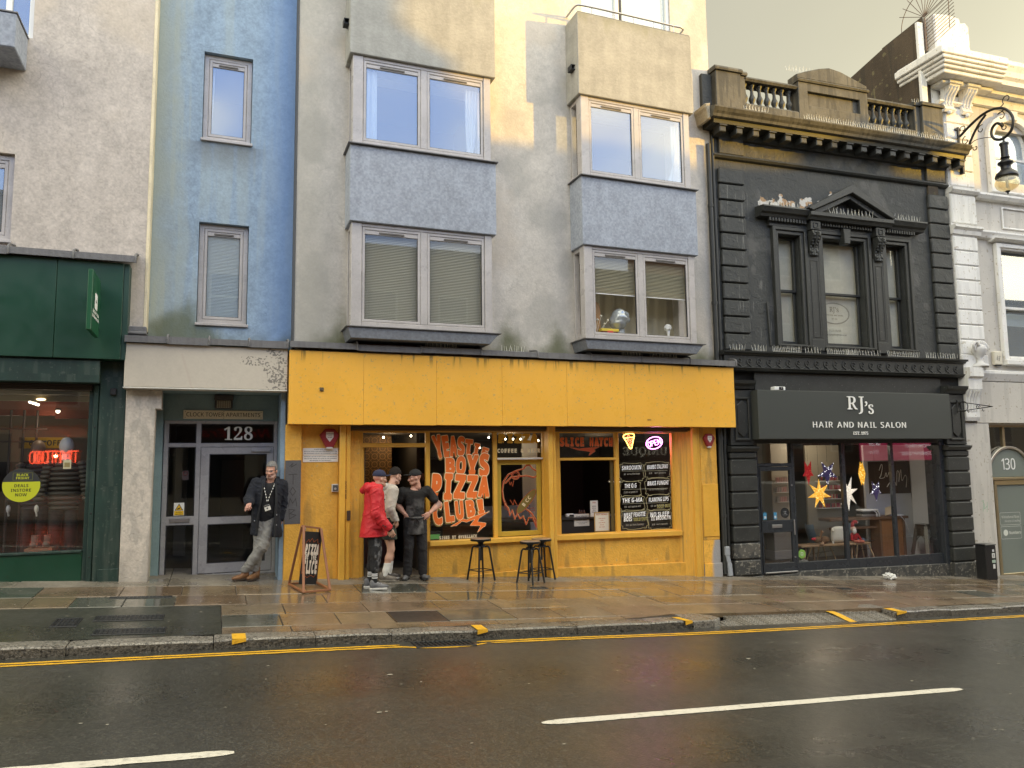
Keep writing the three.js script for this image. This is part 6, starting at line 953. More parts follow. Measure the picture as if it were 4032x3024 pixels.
spikeStrip(bh, 1.25, 2.0, 7.09, 0.22, 22, 0.12); spikeStrip(bh, 2.7, 3.85, 7.05, 0.28, 24, 0.13); spikeStrip(bh, 4.45, 5.2, 7.09, 0.22, 20, 0.13);
part(bh, 'loose_batten', bar([1.20, 5.1, 0.03], [1.24, 4.2, 0.03], 0.04, 0.02), mTrim);
// band with running scroll, then the frieze over the salon
part(bh, 'band_ledge', mould([[0.0, 3.955], [0.18, 3.955], [0.20, 3.985], [0.25, 4.0], [0.26, 4.035], [0.0, 4.055]], -0.02, 6.27), mTrim);
part(bh, 'scroll_band', B(0.03, 6.22, 3.715, 3.954, 0.001, 0.16, 0.004), mTrim); part(bh, 'band_foot', mould([[0.0, 3.64], [0.14, 3.65], [0.17, 3.68], [0.20, 3.70], [0.20, 3.714], [0.0, 3.714]], 0.02, 6.23), mTrim);
{ const pts = []; for (let i = 0; i <= 22; i++) { const t = i / 22, a = -0.6 - t * 7.2, r = 0.012 + 0.062 * t; pts.push([r * Math.cos(a) * -1, r * Math.sin(a), 0]); } const e = pts[pts.length - 1]; pts.push([e[0] + 0.07, e[1] - 0.05, 0], [e[0] + 0.17, -0.085, 0]);
  const g = tube(pts, 0.013, 40, 5); for (let i = 0; i < 26; i++) part(bh, 'running_scroll', g.clone().translate(0.14 + i * 0.234, 3.835, 0.163), mTrim); }
for (const [a, b, n] of [[0.2, 0.55, 10], [0.72, 1.05, 10], [1.2, 1.9, 34], [2.0, 2.4, 10], [2.55, 3.1, 24], [3.05, 3.35, 20], [3.4, 3.95, 14], [4.15, 5.0, 34], [5.2, 5.5, 9], [5.55, 6.1, 16]]) spikeStrip(bh, a, b, 4.05, 0.14, n, 0.13);
part(bh, 'frieze', B(0.79, 5.64, 3.24, 3.638, -0.1, 0.05, 0.006), mTrim); part(bh, 'frieze_back', B(0.03, 6.22, 2.2, 3.64, -0.3, 0.0, 0), mTrim);
for (const [x0, x1] of [[0.10, 0.70], [5.61, 6.24]]) {                // shop pilasters with sunk panel and blocks
  const c = (x0 + x1) / 2;
  part(bh, 'pilaster_cap', mould([[0.0, 3.27], [0.16, 3.28], [0.18, 3.33], [0.24, 3.38], [0.26, 3.44], [0.0, 3.46]], x0 + 0.02, x1 - 0.02), mTrim);
  part(bh, 'console', B(x0 + 0.03, x1 - 0.03, 2.16, 3.269, 0.001, 0.12, 0.01), mTrim); part(bh, 'console_panel', ring(x0 + 0.12, x1 - 0.12, 2.25, 3.12, 0.05, 0.1205, 0.16, 0.012), mTrim); part(bh, 'console_panel', plate([[c - 0.12, 2.42], [c, 2.32], [c + 0.12, 2.42], [c + 0.12, 2.95], [c, 3.05], [c - 0.12, 2.95]], [], 0.1205, 0.15, 0.01), mTrim);
  part(bh, 'impost', mould([[0.0, 2.03], [0.15, 2.04], [0.17, 2.07], [0.20, 2.10], [0.20, 2.13], [0.0, 2.158]], x0 - 0.02, x1 + 0.02), mTrim);
  for (let i = 0; i < 8; i++) { const y1 = 2.02 - i * 0.325 - (i ? 0.01 : 0), y0 = i === 0 ? 1.905 : y1 - 0.31; const yy0 = i === 0 ? 1.90 : 1.895 - i * 0.325 + 0.012, yy1 = i === 0 ? 2.025 : 1.895 - (i - 1) * 0.325 - 0.012; part(bh, 'quoin_block', B(x0, x1, Math.max(yy0, -0.36), yy1, -0.05, 0.13, 0.022), i > 5 && x0 < 1 ? mWorn : mTrim); }
  part(bh, 'pilaster_foot', B(x0 - 0.01, x1 + 0.02, -0.8, -0.385, -0.05, 0.145, 0.014), mWorn); part(bh, 'pilaster_core', B(x0 + 0.04, x1 - 0.03, -0.7, 2.1, -0.3, 0.09, 0), mTrim);
}
part(bh, 'wall_vent', [ring(0.42, 0.56, -0.30, -0.12, 0.02, 0.131, 0.14, 0.002), ...[0, 1, 2].map(i => B(0.44, 0.54, -0.27 + i * 0.05, -0.245 + i * 0.05, 0.131, 0.137, 0.002))], mWorn);
// ------------------------------------------------------------------ salon shop front
const mAnth = mat([0.030, 0.034, 0.040], 0.4, { roughnessMap: tRough });
const sf = thing('salon_shopfront', 'dark grey framed salon shop front with glazed door at left and three tall panes', 'shop front', [3.2, -0.4, -0.05]);
part(sf, 'frame', plate(rectPts(0.75, 5.60, -0.42, 2.24), [[0.85, 1.655, 1.80, 2.21], [0.86, 1.655, -0.37, 1.735], [1.72, 2.92, -0.19, 2.20], [3.005, 4.22, -0.19, 2.20], [4.295, 5.50, -0.19, 2.20]], -0.13, -0.045, 0.006), mAnth);
part(sf, 'side_post', B(5.505, 5.66, -0.42, 2.23, -0.4, 0.02, 0.01), mAnth);
for (const [a, b, c, d] of [[0.84, 1.66, 1.79, 2.215], [1.71, 2.93, -0.2, 2.21], [3.0, 4.23, -0.2, 2.21], [4.29, 5.505, -0.2, 2.21]]) part(sf, 'pane', sheet(a, b, c, d, -0.09), mGlassShop);
{ const d = group(sf, 'door', 'glazed salon door'); part(d, 'door_frame', plate(rectPts(0.864, 1.65, -0.36, 1.73), [[0.90, 1.59, 0.66, 1.645], [0.90, 1.59, -0.18, 0.42]], -0.10, -0.035, 0.006), mAnth); part(d, 'pane', sheet(0.89, 1.60, 0.65, 1.655, -0.07), mGlassShop); part(d, 'pane', sheet(0.89, 1.60, -0.19, 0.43, -0.07), mGlassShop);
  part(d, 'handle', [B(1.615, 1.64, 0.36, 0.66, -0.0345, 0.0, 0.006)], mSteel); part(d, 'letter_plate', B(1.10, 1.34, 0.51, 0.575, -0.034, -0.02, 0.008), mSteel); part(d, 'threshold_strip', B(0.87, 1.64, -0.37, -0.345, -0.034, 0.02, 0.004), mSteel); for (const y of [1.35, -0.08]) part(d, 'lock', cyl(0, 0, 0, 0.018, 0.02, 14).rotateX(Math.PI / 2).translate(1.62, y, -0.03), mSteel); }
part(sf, 'plinth', plate([[0.72, -0.75], [5.66, -0.95], [5.66, -0.41], [1.72, -0.36], [1.66, -0.40], [0.72, -0.42]], [], -0.3, 0.02, 0.01), mWorn);
part(sf, 'interior', roomBox(0.70, 6.12, -0.42, 2.5, -4.0, -0.14), mat([0.20, 0.19, 0.175], 0.8)); part(sf, 'floor_boards', B(0.71, 6.11, -0.42, -0.405, -3.9, -0.15, 0), mat([0.06, 0.035, 0.02], 0.4, { map: tStreak }));
part(sf, 'side_wall', B(4.70, 6.10, -0.40, 2.45, -1.40, -1.34, 0), mat([0.52, 0.53, 0.54], 0.85)); part(sf, 'side_wall', B(6.04, 6.11, -0.40, 2.45, -1.33, -0.15, 0), mat([0.55, 0.56, 0.58], 0.85)); part(sf, 'column', B(2.55, 3.02, -0.40, 2.45, -2.2, -1.9, 0.01), mat([0.42, 0.38, 0.3], 0.7)); part(sf, 'column_base', B(2.53, 3.04, -0.40, -0.2, -2.22, -1.88, 0.01), mat([0.5, 0.46, 0.38], 0.6));
part(sf, 'wall_panel', B(3.6, 4.65, -0.4, 2.45, -2.05, -2.0, 0), mat([0.32, 0.29, 0.22], 0.8)); part(sf, 'dark_mirror', B(4.80, 6.02, 1.05, 1.80, -1.338, -1.32, 0.004), mat([0.03, 0.025, 0.022], 0.25));
{ const W = (p) => tube(p.map(([u, v]) => [5.0 + u, 1.1 + v * 1.1, -1.31]), 0.007, p.length * 8, 5); part(sf, 'mirror_script', [W([[0.1, 0.45], [0.18, 0.58], [0.2, 0.53], [0.14, 0.34], [0.1, 0.29], [0.24, 0.3], [0.3, 0.4], [0.32, 0.31], [0.4, 0.41], [0.44, 0.32], [0.5, 0.4]]), W([[0.3, 0.1], [0.42, 0.2], [0.46, 0.1], [0.54, 0.2], [0.58, 0.12], [0.64, 0.44], [0.68, 0.4], [0.66, 0.2], [0.74, 0.46], [0.76, 0.22], [0.86, 0.34], [0.9, 0.3], [0.87, 0.08]])], mat([0.7, 0.66, 0.6], 0.4)); }
// shelves with bottles
for (let s = 0; s < 4; s++) { const y = 0.72 + s * 0.21; part(sf, 'shelf', B(3.82, 4.5, y, y + 0.015, -1.98, -1.84, 0), mWhite); for (let i = 0; i < 14; i++) part(sf, 'bottle', cyl(3.86 + i * 0.046, y + 0.07, -1.9, 0.014, 0.10, 8), mat([[0.35, 0.03, 0.03], [0.5, 0.4, 0.3], [0.05, 0.05, 0.06], [0.45, 0.1, 0.15]][Math.floor(rnd() * 4)], 0.3)); }
for (let s = 0; s < 3; s++) { const y = 0.9 + s * 0.22; part(sf, 'shelf', B(2.6, 3.0, y, y + 0.012, -1.895, -1.78, 0), mWhite); for (let i = 0; i < 8; i++) part(sf, 'bottle', cyl(2.63 + i * 0.048, y + 0.07, -1.83, 0.018, 0.12, 8), mat([0.35 + 0.3 * rnd(), 0.35, 0.32], 0.3)); }
part(sf, 'rail_strip', B(1.72, 5.5, 2.16, 2.20, -0.2, -0.14, 0), mAnth);
lampAt([3.4, 2.3, -1.2], [1, 0.86, 0.66], 1.5, 0, 6);
// fascia sign with raised letters
{ const s = thing('salon_sign', 'charcoal salon fascia sign with raised white lettering', 'shop sign', [3.1, 2.27, 0.2]);
  part(s, 'board', plate(rectPts(0.62, 5.535, 2.275, 3.245), [], 0.06, 0.35, 0.008), mat([0.047, 0.052, 0.048], 0.5)); const w = mat([0.82, 0.81, 0.78], 0.5);
  part(s, 'letters', [text3('RJ', 'serif_regular', 2.78, 3.20, 2.79, 3.15, 0.351, 0.02), text3('’s', 'serif_regular', 3.23, 3.44, 2.79, 3.05, 0.351, 0.02)], w); part(s, 'letters', text3('HAIR AND NAIL SALON', 'sans_regular', 1.90, 4.275, 2.505, 2.625, 0.351, 0.014, 0.16), w); part(s, 'letters', text3('EST. 1975', 'serif_bold', 2.89, 3.27, 2.36, 2.425, 0.351, 0.01), w);
  const c = thing('security_camera', 'white floodlight camera box sitting on top of the salon sign', 'camera', [1.2, 3.25, 0.25]); part(c, 'housing', B(1.07, 1.33, 3.25, 3.325, 0.16, 0.30, 0.012), mWhite); part(c, 'lens_plate', B(1.17, 1.27, 3.262, 3.318, 0.301, 0.31, 0.004), mBlack); part(c, 'lens', cyl(0, 0, 0, 0.012, 0.01, 12).rotateX(Math.PI / 2).translate(1.22, 3.29, 0.315), mSteel); }
{ // wrought iron bracket at the right end of the sign
  const b = thing('sign_bracket', 'black wrought iron sign bracket without a sign beside the salon fascia', 'bracket', [5.95, 2.9, 0.16]); const x = 5.95;
  part(b, 'wall_bar', B(x - 0.012, x + 0.012, 2.84, 3.14, 0.161, 0.18, 0.003), mBlack); part(b, 'arm', cylTo([x, 3.10, 0.18], [x, 2.93, 1.0], 0.009, 6), mBlack); part(b, 'arm', cylTo([x, 2.88, 0.18], [x, 2.93, 1.02], 0.009, 6), mBlack);
  part(b, 'ring', new THREE.TorusGeometry(0.11, 0.009, 6, 28).rotateY(Math.PI / 2).translate(x, 2.98, 0.32), mBlack); const sp = []; for (let i = 0; i < 24; i++) { const t = i / 23, a = t * 9, r = 0.05 * (1 - t * 0.85); sp.push([x, 2.945 + r * Math.sin(a), 0.68 + r * Math.cos(a)]); } part(b, 'scroll', tube(sp, 0.007, 50, 5), mBlack); for (const z of [0.42, 0.78]) part(b, 'hook', tube([[x, 2.9, z], [x, 2.86, z], [x, 2.845, z + 0.02], [x, 2.86, z + 0.035]], 0.006, 12, 5), mBlack); }
// ------------------------------------------------------------------ white stuccoed house at the right edge
const tWhite = tex(512, 512, (u, v) => { const n = fbm(u * 6, v * 6, 5, 6), s = fbm(u * 40, v * 40, 3, 40), st = fbm(u * 18, v * 2, 4, 18); const k = 0.88 + 0.14 * (n - 0.4) + 0.05 * (s - 0.5) - 0.10 * sstep(0.58, 0.72, st); return s > 0.76 ? [0.5, 0.47, 0.4] : [0.80 * k, 0.79 * k, 0.765 * k]; }, true, 2.2);
const mWh = mat([1, 1, 1], 0.7, { map: tWhite, bumpMap: tStuccoB, bumpScale: 0.002 }), mWallGrey = mat([0.72, 0.69, 0.65], 0.8, { map: tWhite, bumpMap: tStuccoB, bumpScale: 0.002 });
const tGable = tex(512, 512, (u, v) => { const n = fbm(u * 6, v * 6, 5, 6), st = fbm(u * 26, v * 2, 4, 26), s = fbm(u * 30, v * 30, 3, 30); const k = 0.55 + 0.7 * (n - 0.25) + 0.35 * (st - 0.5); let c = [0.095 * k, 0.070 * k, 0.046 * k]; if (s > 0.72) c = mixC(c, [0.18, 0.16, 0.08], 0.5); return mixC(c, [0.03, 0.026, 0.02], sstep(0.55, 0.68, st) * 0.6); }, true, 4);
const mGable = mat([1, 1, 1], 0.9, { map: tGable, bumpMap: tStuccoB, bumpScale: 0.008 });
const wh = thing('stuccoed_house', 'white stuccoed house at the right edge with deep cornice, rusticated pilaster and brown side gable', 'house', [7.5, -0.6, 0]);
part(wh, 'side_gable', (() => { const g = new THREE.ExtrudeGeometry(path([[0.05, 6], [0.05, 12.0], [-1, 11.9], [-6.5, 10.9], [-6.5, 6]]), { depth: 0.28, bevelEnabled: false }); g.rotateY(-Math.PI / 2); g.translate(5.98, 0, 0); g.deleteAttribute('uv'); return planarUV(g); })(), mGable);
part(wh, 'gable_edge', B(5.62, 5.79, 9.0, 11.95, 0.06, 0.14, 0.01), mWh); part(wh, 'gable_coping', bar([5.83, 12.02, 0.1], [5.83, 11.9, -1.1], 0.2, 0.06, [1, 0, 0]), mGable);
part(wh, 'wall', plate(rectPts(6.26, 14, 2.6, 10.8), [[7.80, 9.05, 4.16, 6.80], [7.80, 9.05, 8.42, 9.70]], -0.4, -0.02), mWallGrey);
part(wh, 'wall_edge', B(5.99, 6.26, 8.7, 10.9, -0.4, 0.02, 0), mWh);
part(wh, 'rear_shell', [B(6.0, 14, 10.8, 11.6, -8, -0.2, 0), B(6.2, 6.3, -1, 10.8, -8, -0.41, 0), B(13.9, 14, -1.5, 10.8, -8, -0.41, 0)], mDarkRoom);
// pilaster, block by block
{ const y0 = 4.17, h = 0.344; for (let i = 0; i < 8; i++) part(wh, 'quoin_block', B(6.28 + rr(0, 0.006), 6.99 + rr(0, 0.006), y0 + i * h + 0.01, y0 + (i + 1) * h - 0.01, -0.01, 0.12, 0.02), mWh);
  part(wh, 'pilaster_core', B(6.27, 6.98, 3.85, 10.3, -0.02, 0.085, 0), mWh); part(wh, 'pilaster_foot', B(6.25, 7.02, 3.86, 4.17, 0.0, 0.14, 0.012), mWh);
  part(wh, 'pilaster_band', mould([[0.0, 6.94], [0.14, 6.96], [0.16, 7.05], [0.22, 7.10], [0.22, 7.15], [0.0, 7.18]], 6.24, 7.08), mWh);
  for (const [a, b] of [[7.22, 7.90]]) part(wh, 'quoin_block', B(6.28, 7.03, a, b, -0.01, 0.12, 0.02), mWh); part(wh, 'pilaster_band', mould([[0.0, 7.92], [0.15, 7.94], [0.2, 7.99], [0.2, 8.05], [0.0, 8.08]], 6.26, 7.08), mWh);
  for (let i = 0; i < 5; i++) part(wh, 'quoin_block', B(6.3, 7.04, 8.10 + i * 0.38 + 0.01, 8.10 + (i + 1) * 0.38 - 0.01, -0.01, 0.12, 0.02), mWh);
  part(wh, 'necking', mould([[0.0, 10.02], [0.13, 10.03], [0.18, 10.08], [0.18, 10.12], [0.0, 10.15]], 6.1, 7.1), mWh); }
// cornice and its corbels
for (const [y0, y1, p, z] of [[10.42, 10.50, 0.04, 0.37], [10.50, 10.60, 0.26, 0.62], [10.60, 10.68, 0.32, 0.68], [10.68, 10.76, 0.36, 0.73], [10.76, 10.85, 0.42, 0.77], [10.85, 11.02, 0.48, 0.80], [11.02, 11.09, 0.40, 0.70]]) part(wh, 'cornice_member', B(6.03 - p, 7.551, y0 + 0.001, y1, -0.55, z, 0.018), mWh); part(wh, 'cornice', mould([[-0.3, 10.42], [0.30, 10.42], [0.32, 10.50], [0.55, 10.52], [0.57, 10.62], [0.63, 10.68], [0.66, 10.80], [0.72, 10.92], [0.72, 11.02], [-0.3, 11.14]], 7.552, 14), mWh);
part(wh, 'architrave_band', mould([[0.0, 10.22], [0.06, 10.24], [0.10, 10.36], [0.14, 10.42], [0.0, 10.42]], 6.95, 14), mWh);
for (const x of [6.17, 6.72]) {
  part(wh, 'corbel_block', B(x - 0.01, x + 0.40, 10.60 - 0.18, 10.72, 0.10, 0.42, 0.012), mWh);
  const sh = [[0.10, 9.86], [0.17, 9.84], [0.21, 9.90], [0.18, 9.96], [0.16, 10.06], [0.22, 10.2], [0.34, 10.32], [0.38, 10.42], [0.10, 10.42]], c = part(wh, 'corbel', mould(sh, x + 0.04, x + 0.34), mWh);
  for (let i = 0; i < 3; i++) part(c, 'flute', tube([[x + 0.10 + i * 0.09, 10.0, 0.17], [x + 0.10 + i * 0.09, 10.12, 0.185], [x + 0.10 + i * 0.09, 10.24, 0.26], [x + 0.10 + i * 0.09, 10.38, 0.37]], 0.022, 14, 6), mWh);
  part(c, 'drop', ball(x + 0.19, 9.83, 0.17, 0.05), mWh);
}
part(wh, 'parapet_block', [plate([[6.02, 11.1], [7.08, 11.1], [7.08, 12.0], [6.98, 12.1], [6.84, 12.06], [6.80, 12.18], [6.5, 12.22], [6.02, 12.16]], [], -0.5, 0.25, 0.03)], mWh); part(wh, 'parapet', B(7.09, 14, 11.1, 11.28, -0.4, 0.2, 0.02), mWh);
part(wh, 'far_stack', B(9.1, 10.4, 11.0, 12.2, -2.6, -1.6, 0.03), stucco([0.3, 0.26, 0.2]));
// bands, window surrounds and windows
part(wh, 'string_course', mould([[-0.02, 6.94], [0.08, 6.96], [0.12, 7.02], [0.16, 7.07], [0.16, 7.11], [-0.02, 7.14]], 7.09, 14), mWh); part(wh, 'string_course', mould([[-0.02, 7.88], [0.10, 7.90], [0.16, 7.97], [0.16, 8.02], [-0.02, 8.05]], 7.09, 14), mWh);
part(wh, 'apron_panel', ring(7.95, 9.2, 7.25, 7.78, 0.04, -0.018, 0.02, 0.01), mWh);
part(wh, 'architrave', ring(7.60, 9.25, 4.1, 6.86, 0.10, -0.018, 0.09, 0.012, 0.06), mWh); part(wh, 'architrave', ring(7.705, 9.145, 4.16, 6.80, 0.08, -0.018, 0.05, 0.012, 0.03), mWh); part(wh, 'window_hood', mould([[0.0, 6.66 + 0.22], [0.12, 6.90], [0.20, 6.94], [-0.02, 6.94]], 7.45, 9.4), mWh);
{ const w = group(wh, 'sash_window', 'lower sash window of the white house'); part(w, 'sash', [ring(7.802, 9.048, 5.34, 6.798, 0.06, -0.17, -0.12, 0.006), ring(7.802, 9.048, 4.162, 5.40, 0.06, -0.23, -0.18, 0.006)], mWh); part(w, 'pane', sheet(7.85, 9.0, 5.39, 6.75, -0.145), mGlassSky); part(w, 'pane', sheet(7.85, 9.0, 4.21, 5.35, -0.205), mGlassSky); part(w, 'room', roomBox(7.78, 9.07, 4.1, 6.84, -2.5, -0.41), mDarkRoom); part(w, 'blind', B(7.83, 9.02, 5.0, 5.3, -0.4, -0.39, 0), mat([0.6, 0.58, 0.5], 0.8)); part(w, 'sill', B(7.6, 9.25, 3.98, 4.10, -0.2, 0.14, 0.012), mWh); }
{ const arch = []; for (let i = 0; i <= 12; i++) { const a = Math.PI * (1 - i / 12); arch.push([8.42 + 0.62 * Math.cos(a), 9.40 + 0.52 * Math.sin(a)]); } const big = arch.map(([x, y]) => [8.42 + (x - 8.42) * 1.32, 9.40 + (y - 9.4) * 1.36]);
  const w = group(wh, 'arched_window', 'upper arched window of the white house'); part(w, 'surround', plate([[7.60, 8.1], [7.60, 9.4], ...big.slice(1, -1), [9.24, 9.4], [9.24, 8.1]], [[[7.80, 8.1 + 0.05], [9.04, 8.1 + 0.05], ...arch.slice().reverse()]], -0.018, 0.10, 0.012), mWh); part(w, 'keystone', plate([[8.32, 9.93], [8.52, 9.93], [8.56, 10.16], [8.28, 10.16]], [], -0.01, 0.16, 0.012), mWh);
  part(w, 'sash', [ring(7.81, 9.03, 8.40, 9.02, 0.05, -0.18, -0.14, 0.005), plate([[7.81, 9.03], ...arch, [9.03, 9.03]], [[[7.88, 9.08], [8.96, 9.08], ...arch.slice().reverse().map(([x, y]) => [8.42 + (x - 8.42) * 0.86, 9.4 + (y - 9.4) * 0.84])]], -0.14, -0.10)], mWh); part(w, 'pane', plate([[7.84, 8.44], [7.84, 9.4], ...arch.slice(1, -1), [9.0, 9.4], [9.0, 8.44]], [], -0.125, -0.1245), mGlassSky); part(w, 'blind', B(7.8, 9.04, 8.35, 9.95, -0.5, -0.48, 0), mat([0.55, 0.5, 0.38], 0.9)); }
part(wh, 'fascia_band', mould([[-0.02, 3.58], [0.06, 3.60], [0.10, 3.68], [0.14, 3.76], [0.14, 3.82], [-0.02, 3.86]], 6.72, 14), mWh);
part(wh, 'fascia_board', B(6.62, 14, 2.64, 3.575, -0.05, 0.06, 0.006), mWallGrey); part(wh, 'console', mould([[-0.02, 2.68], [0.12, 2.68], [0.15, 2.76], [0.14, 2.95], [0.18, 3.2], [0.26, 3.38], [0.26, 3.62], [0.32, 3.66], [0.32, 3.86], [-0.02, 3.88]], 6.22, 6.62), mWh);
for (let i = 0; i < 4; i++) part(wh, 'flute', tube([[6.30 + i * 0.08, 2.9, 0.15], [6.30 + i * 0.08, 3.15, 0.175], [6.30 + i * 0.08, 3.36, 0.26]], 0.02, 10, 6), mWh);
part(wh, 'shop_pier', B(6.24, 6.98, -1.2, 2.639, -0.3, 0.05, 0.01), mWallGrey);
{ // shell urn on the pilaster
  const u = part(wh, 'shell_urn', lathe([[0, 3.87], [0.17, 3.87], [0.17, 3.93], [0.07, 3.99], [0.05, 4.08], [0.11, 4.17], [0.17, 4.27], [0.13, 4.36], [0.06, 4.40], [0, 4.40]], 6.68, 0, 0.20, 16), mat([0.55, 0.54, 0.53], 0.8)); for (let i = 0; i < 9; i++) { const a = -1.25 + i * 0.31; part(u, 'lobe', ball(6.68 + 0.20 * Math.sin(a), 4.28 + 0.14 * Math.cos(a), 0.24, 0.06, 0.7, 1.3, 0.7, 8), mat([0.55, 0.54, 0.53], 0.8)); } part(u, 'scroll', tube([[6.5, 4.25, 0.25], [6.44, 4.36, 0.27], [6.52, 4.44, 0.28], [6.58, 4.36, 0.29]], 0.03, 14, 6), mat([0.55, 0.54, 0.53], 0.8)); }
{ const a = thing('alarm_box', 'cream upright alarm box on the white house beside its lower sash window', 'alarm', [7.41, 3.96, 0.0]); part(a, 'case', B(7.29, 7.54, 3.98, 4.29, -0.018, 0.07, 0.015), mat([0.62, 0.58, 0.48], 0.45)); part(a, 'strobe', B(7.35, 7.5, 3.95, 3.979, -0.01, 0.06, 0.006), mBlack); part(a, 'print', sheet(7.34, 7.50, 4.05, 4.26, 0.0715), decal(canvasTex(96, 128, x => { x.fillStyle = '#222'; x.font = 'bold 34px sans-serif'; x.save(); x.translate(20, 110); x.rotate(-1.2); x.fillText('ADT', 0, 0); x.fillText('alarm', 0, 34, 80); x.restore(); }))); }
// doorway 130
{ const d = thing('shop_entrance', 'brass framed glass entrance numbered 130 under an arched fanlight', 'entrance', [7.8, -0.7, -0.2]);
  const br = mat([0.42, 0.35, 0.22], 0.35, { metalness: 0.7, map: tVar }), mFrost = mat([0.36, 0.41, 0.37], 0.3, { transmission: 0.5, thickness: 0, clearcoat: 1, clearcoatRoughness: 0.03 });
  part(d, 'top_rail', B(6.99, 10, 2.56, 2.64, -0.25, -0.15, 0.006), br); part(d, 'mullion', B(7.63, 7.70, 2.07, 2.559, -0.24, -0.16, 0.006), br); part(d, 'side_rail', B(6.985, 7.05, -0.8, 2.559, -0.3, -0.16, 0.006), br);
  part(d, 'pane', sheet(7.05, 7.63, 1.42, 2.56, -0.2), mGlass); part(d, 'pane', sheet(7.70, 10, 1.42, 2.56, -0.2), mGlass);
  const A = (r, n = 24) => { const o = []; for (let i = 0; i <= n; i++) { const a = Math.PI * i / n; o.push([7.72 + r * Math.cos(a), 1.42 + r * Math.sin(a)]); } return o; };
  part(d, 'fanlight_arch', plate([...A(0.70), ...A(0.645).reverse()], [], -0.19, -0.09, 0.008), mat([0.5, 0.48, 0.42], 0.3, { metalness: 0.8 })); part(d, 'fanlight', plate(A(0.64), [], -0.15, -0.145), mFrost);
  part(d, 'house_number', text3('130', 'sans_regular', 7.50, 7.92, 1.58, 1.84, -0.142, 0.006), mWhite);
  part(d, 'transom', B(7.02, 10, 1.35, 1.41, -0.19, -0.10, 0.006), br); part(d, 'head_rail', B(7.22, 8.2, 1.24, 1.34, -0.18, -0.12, 0.006), mat([0.55, 0.45, 0.25], 0.3, { metalness: 0.8 }));
  part(d, 'door_frame', [B(7.21, 7.29, -0.80, 1.239, -0.2, -0.12, 0.008), B(7.291, 8.4, -0.84, -0.74, -0.2, -0.12, 0.008)], br); part(d, 'door_leaf', sheet(7.29, 8.4, -0.74, 1.24, -0.16), mFrost);
  part(d, 'side_panel', B(7.06, 7.20, -0.8, 0.42, -0.22, -0.17, 0.006), mat([0.08, 0.055, 0.04], 0.5)); part(d, 'side_pane', sheet(7.055, 7.20, 0.47, 1.34, -0.2), mGlass); part(d, 'side_bar', [B(7.05, 7.21, 0.425, 0.465, -0.2, -0.13, 0.004), B(7.05, 7.21, -0.30, -0.27, -0.2, -0.13, 0.004)], br);
  part(d, 'pull_handle', [cylTo([8.06, 0.38, -0.06], [8.06, -0.28, -0.06], 0.018, 10), cylTo([8.06, 0.3, -0.15], [8.06, 0.3, -0.06], 0.012, 8), cylTo([8.06, -0.2, -0.15], [8.06, -0.2, -0.06], 0.012, 8)], mBlack); part(d, 'lobby', roomBox(6.99, 13.9, -0.9, 2.7, -3, -0.31), mat([0.16, 0.15, 0.13], 0.8));
  part(d, 'etched_lettering', sheet(7.34, 7.98, -0.02, 0.62, -0.1585), decal(canvasTex(512, 512, x => { x.strokeStyle = x.fillStyle = '#cfd2c8'; x.lineWidth = 6; x.beginPath(); x.roundRect(8, 10, 496, 220, 20); x.stroke(); x.beginPath(); x.roundRect(8, 260, 496, 220, 20); x.stroke(); x.font = '64px serif'; x.fillText('Whitehead Ross', 40, 110, 440); x.font = 'italic 52px serif'; x.fillText('Education & Consulting', 110, 180, 380); x.font = 'bold 76px sans-serif'; x.fillText('Numbers', 200, 400, 290); x.beginPath(); x.arc(120, 370, 56, 0, 7); x.fill(); })));
}
part(wh, 'scrawl', sheet(6.56, 6.78, 0.62, 0.95, 0.0525), decal(canvasTex(128, 192, x => { x.strokeStyle = '#7fae8c'; x.lineWidth = 6; x.beginPath(); x.moveTo(14, 30); x.lineTo(50, 22); x.lineTo(30, 160); x.moveTo(60, 60); x.lineTo(54, 130); x.lineTo(110, 90); x.moveTo(110, 40); x.lineTo(96, 170); x.stroke(); })));
{ // security fan of spikes between the roofs
  const f = thing('spike_fan', 'rusty fan of iron spikes guarding the gable corner above the cornice', 'spikes', [5.75, 11.2, 0.15]); const m = mat([0.14, 0.10, 0.08], 0.6, { metalness: 0.4 }); const x = 5.82;
  part(f, 'stem', cylTo([x, 11.25, 0.16], [x, 12.06, 0.16], 0.02, 8), m);
  for (let i = 0; i < 10; i++) part(f, 'spike', cylTo([x, 11.28 + i * 0.085, 0.16], [x, 11.46 + i * 0.085, 0.95], 0.008, 5), m);
  for (let i = 0; i < 11; i++) { const a = 0.22 + i * 0.24; part(f, 'spike', cylTo([x, 12.08, 0.16], [x, 12.08 + 0.80 * Math.sin(a), 0.16 + 0.80 * Math.cos(a)], 0.008, 5), m); }
  const arc = []; for (let i = 0; i <= 14; i++) { const a = -0.1 + i * 0.24; arc.push([x, 12.08 + 0.66 * Math.sin(a), 0.16 + 0.66 * Math.cos(a)]); } part(f, 'hoop', tube([[x, 11.45, 0.80], ...arc], 0.009, 50, 5), m); }
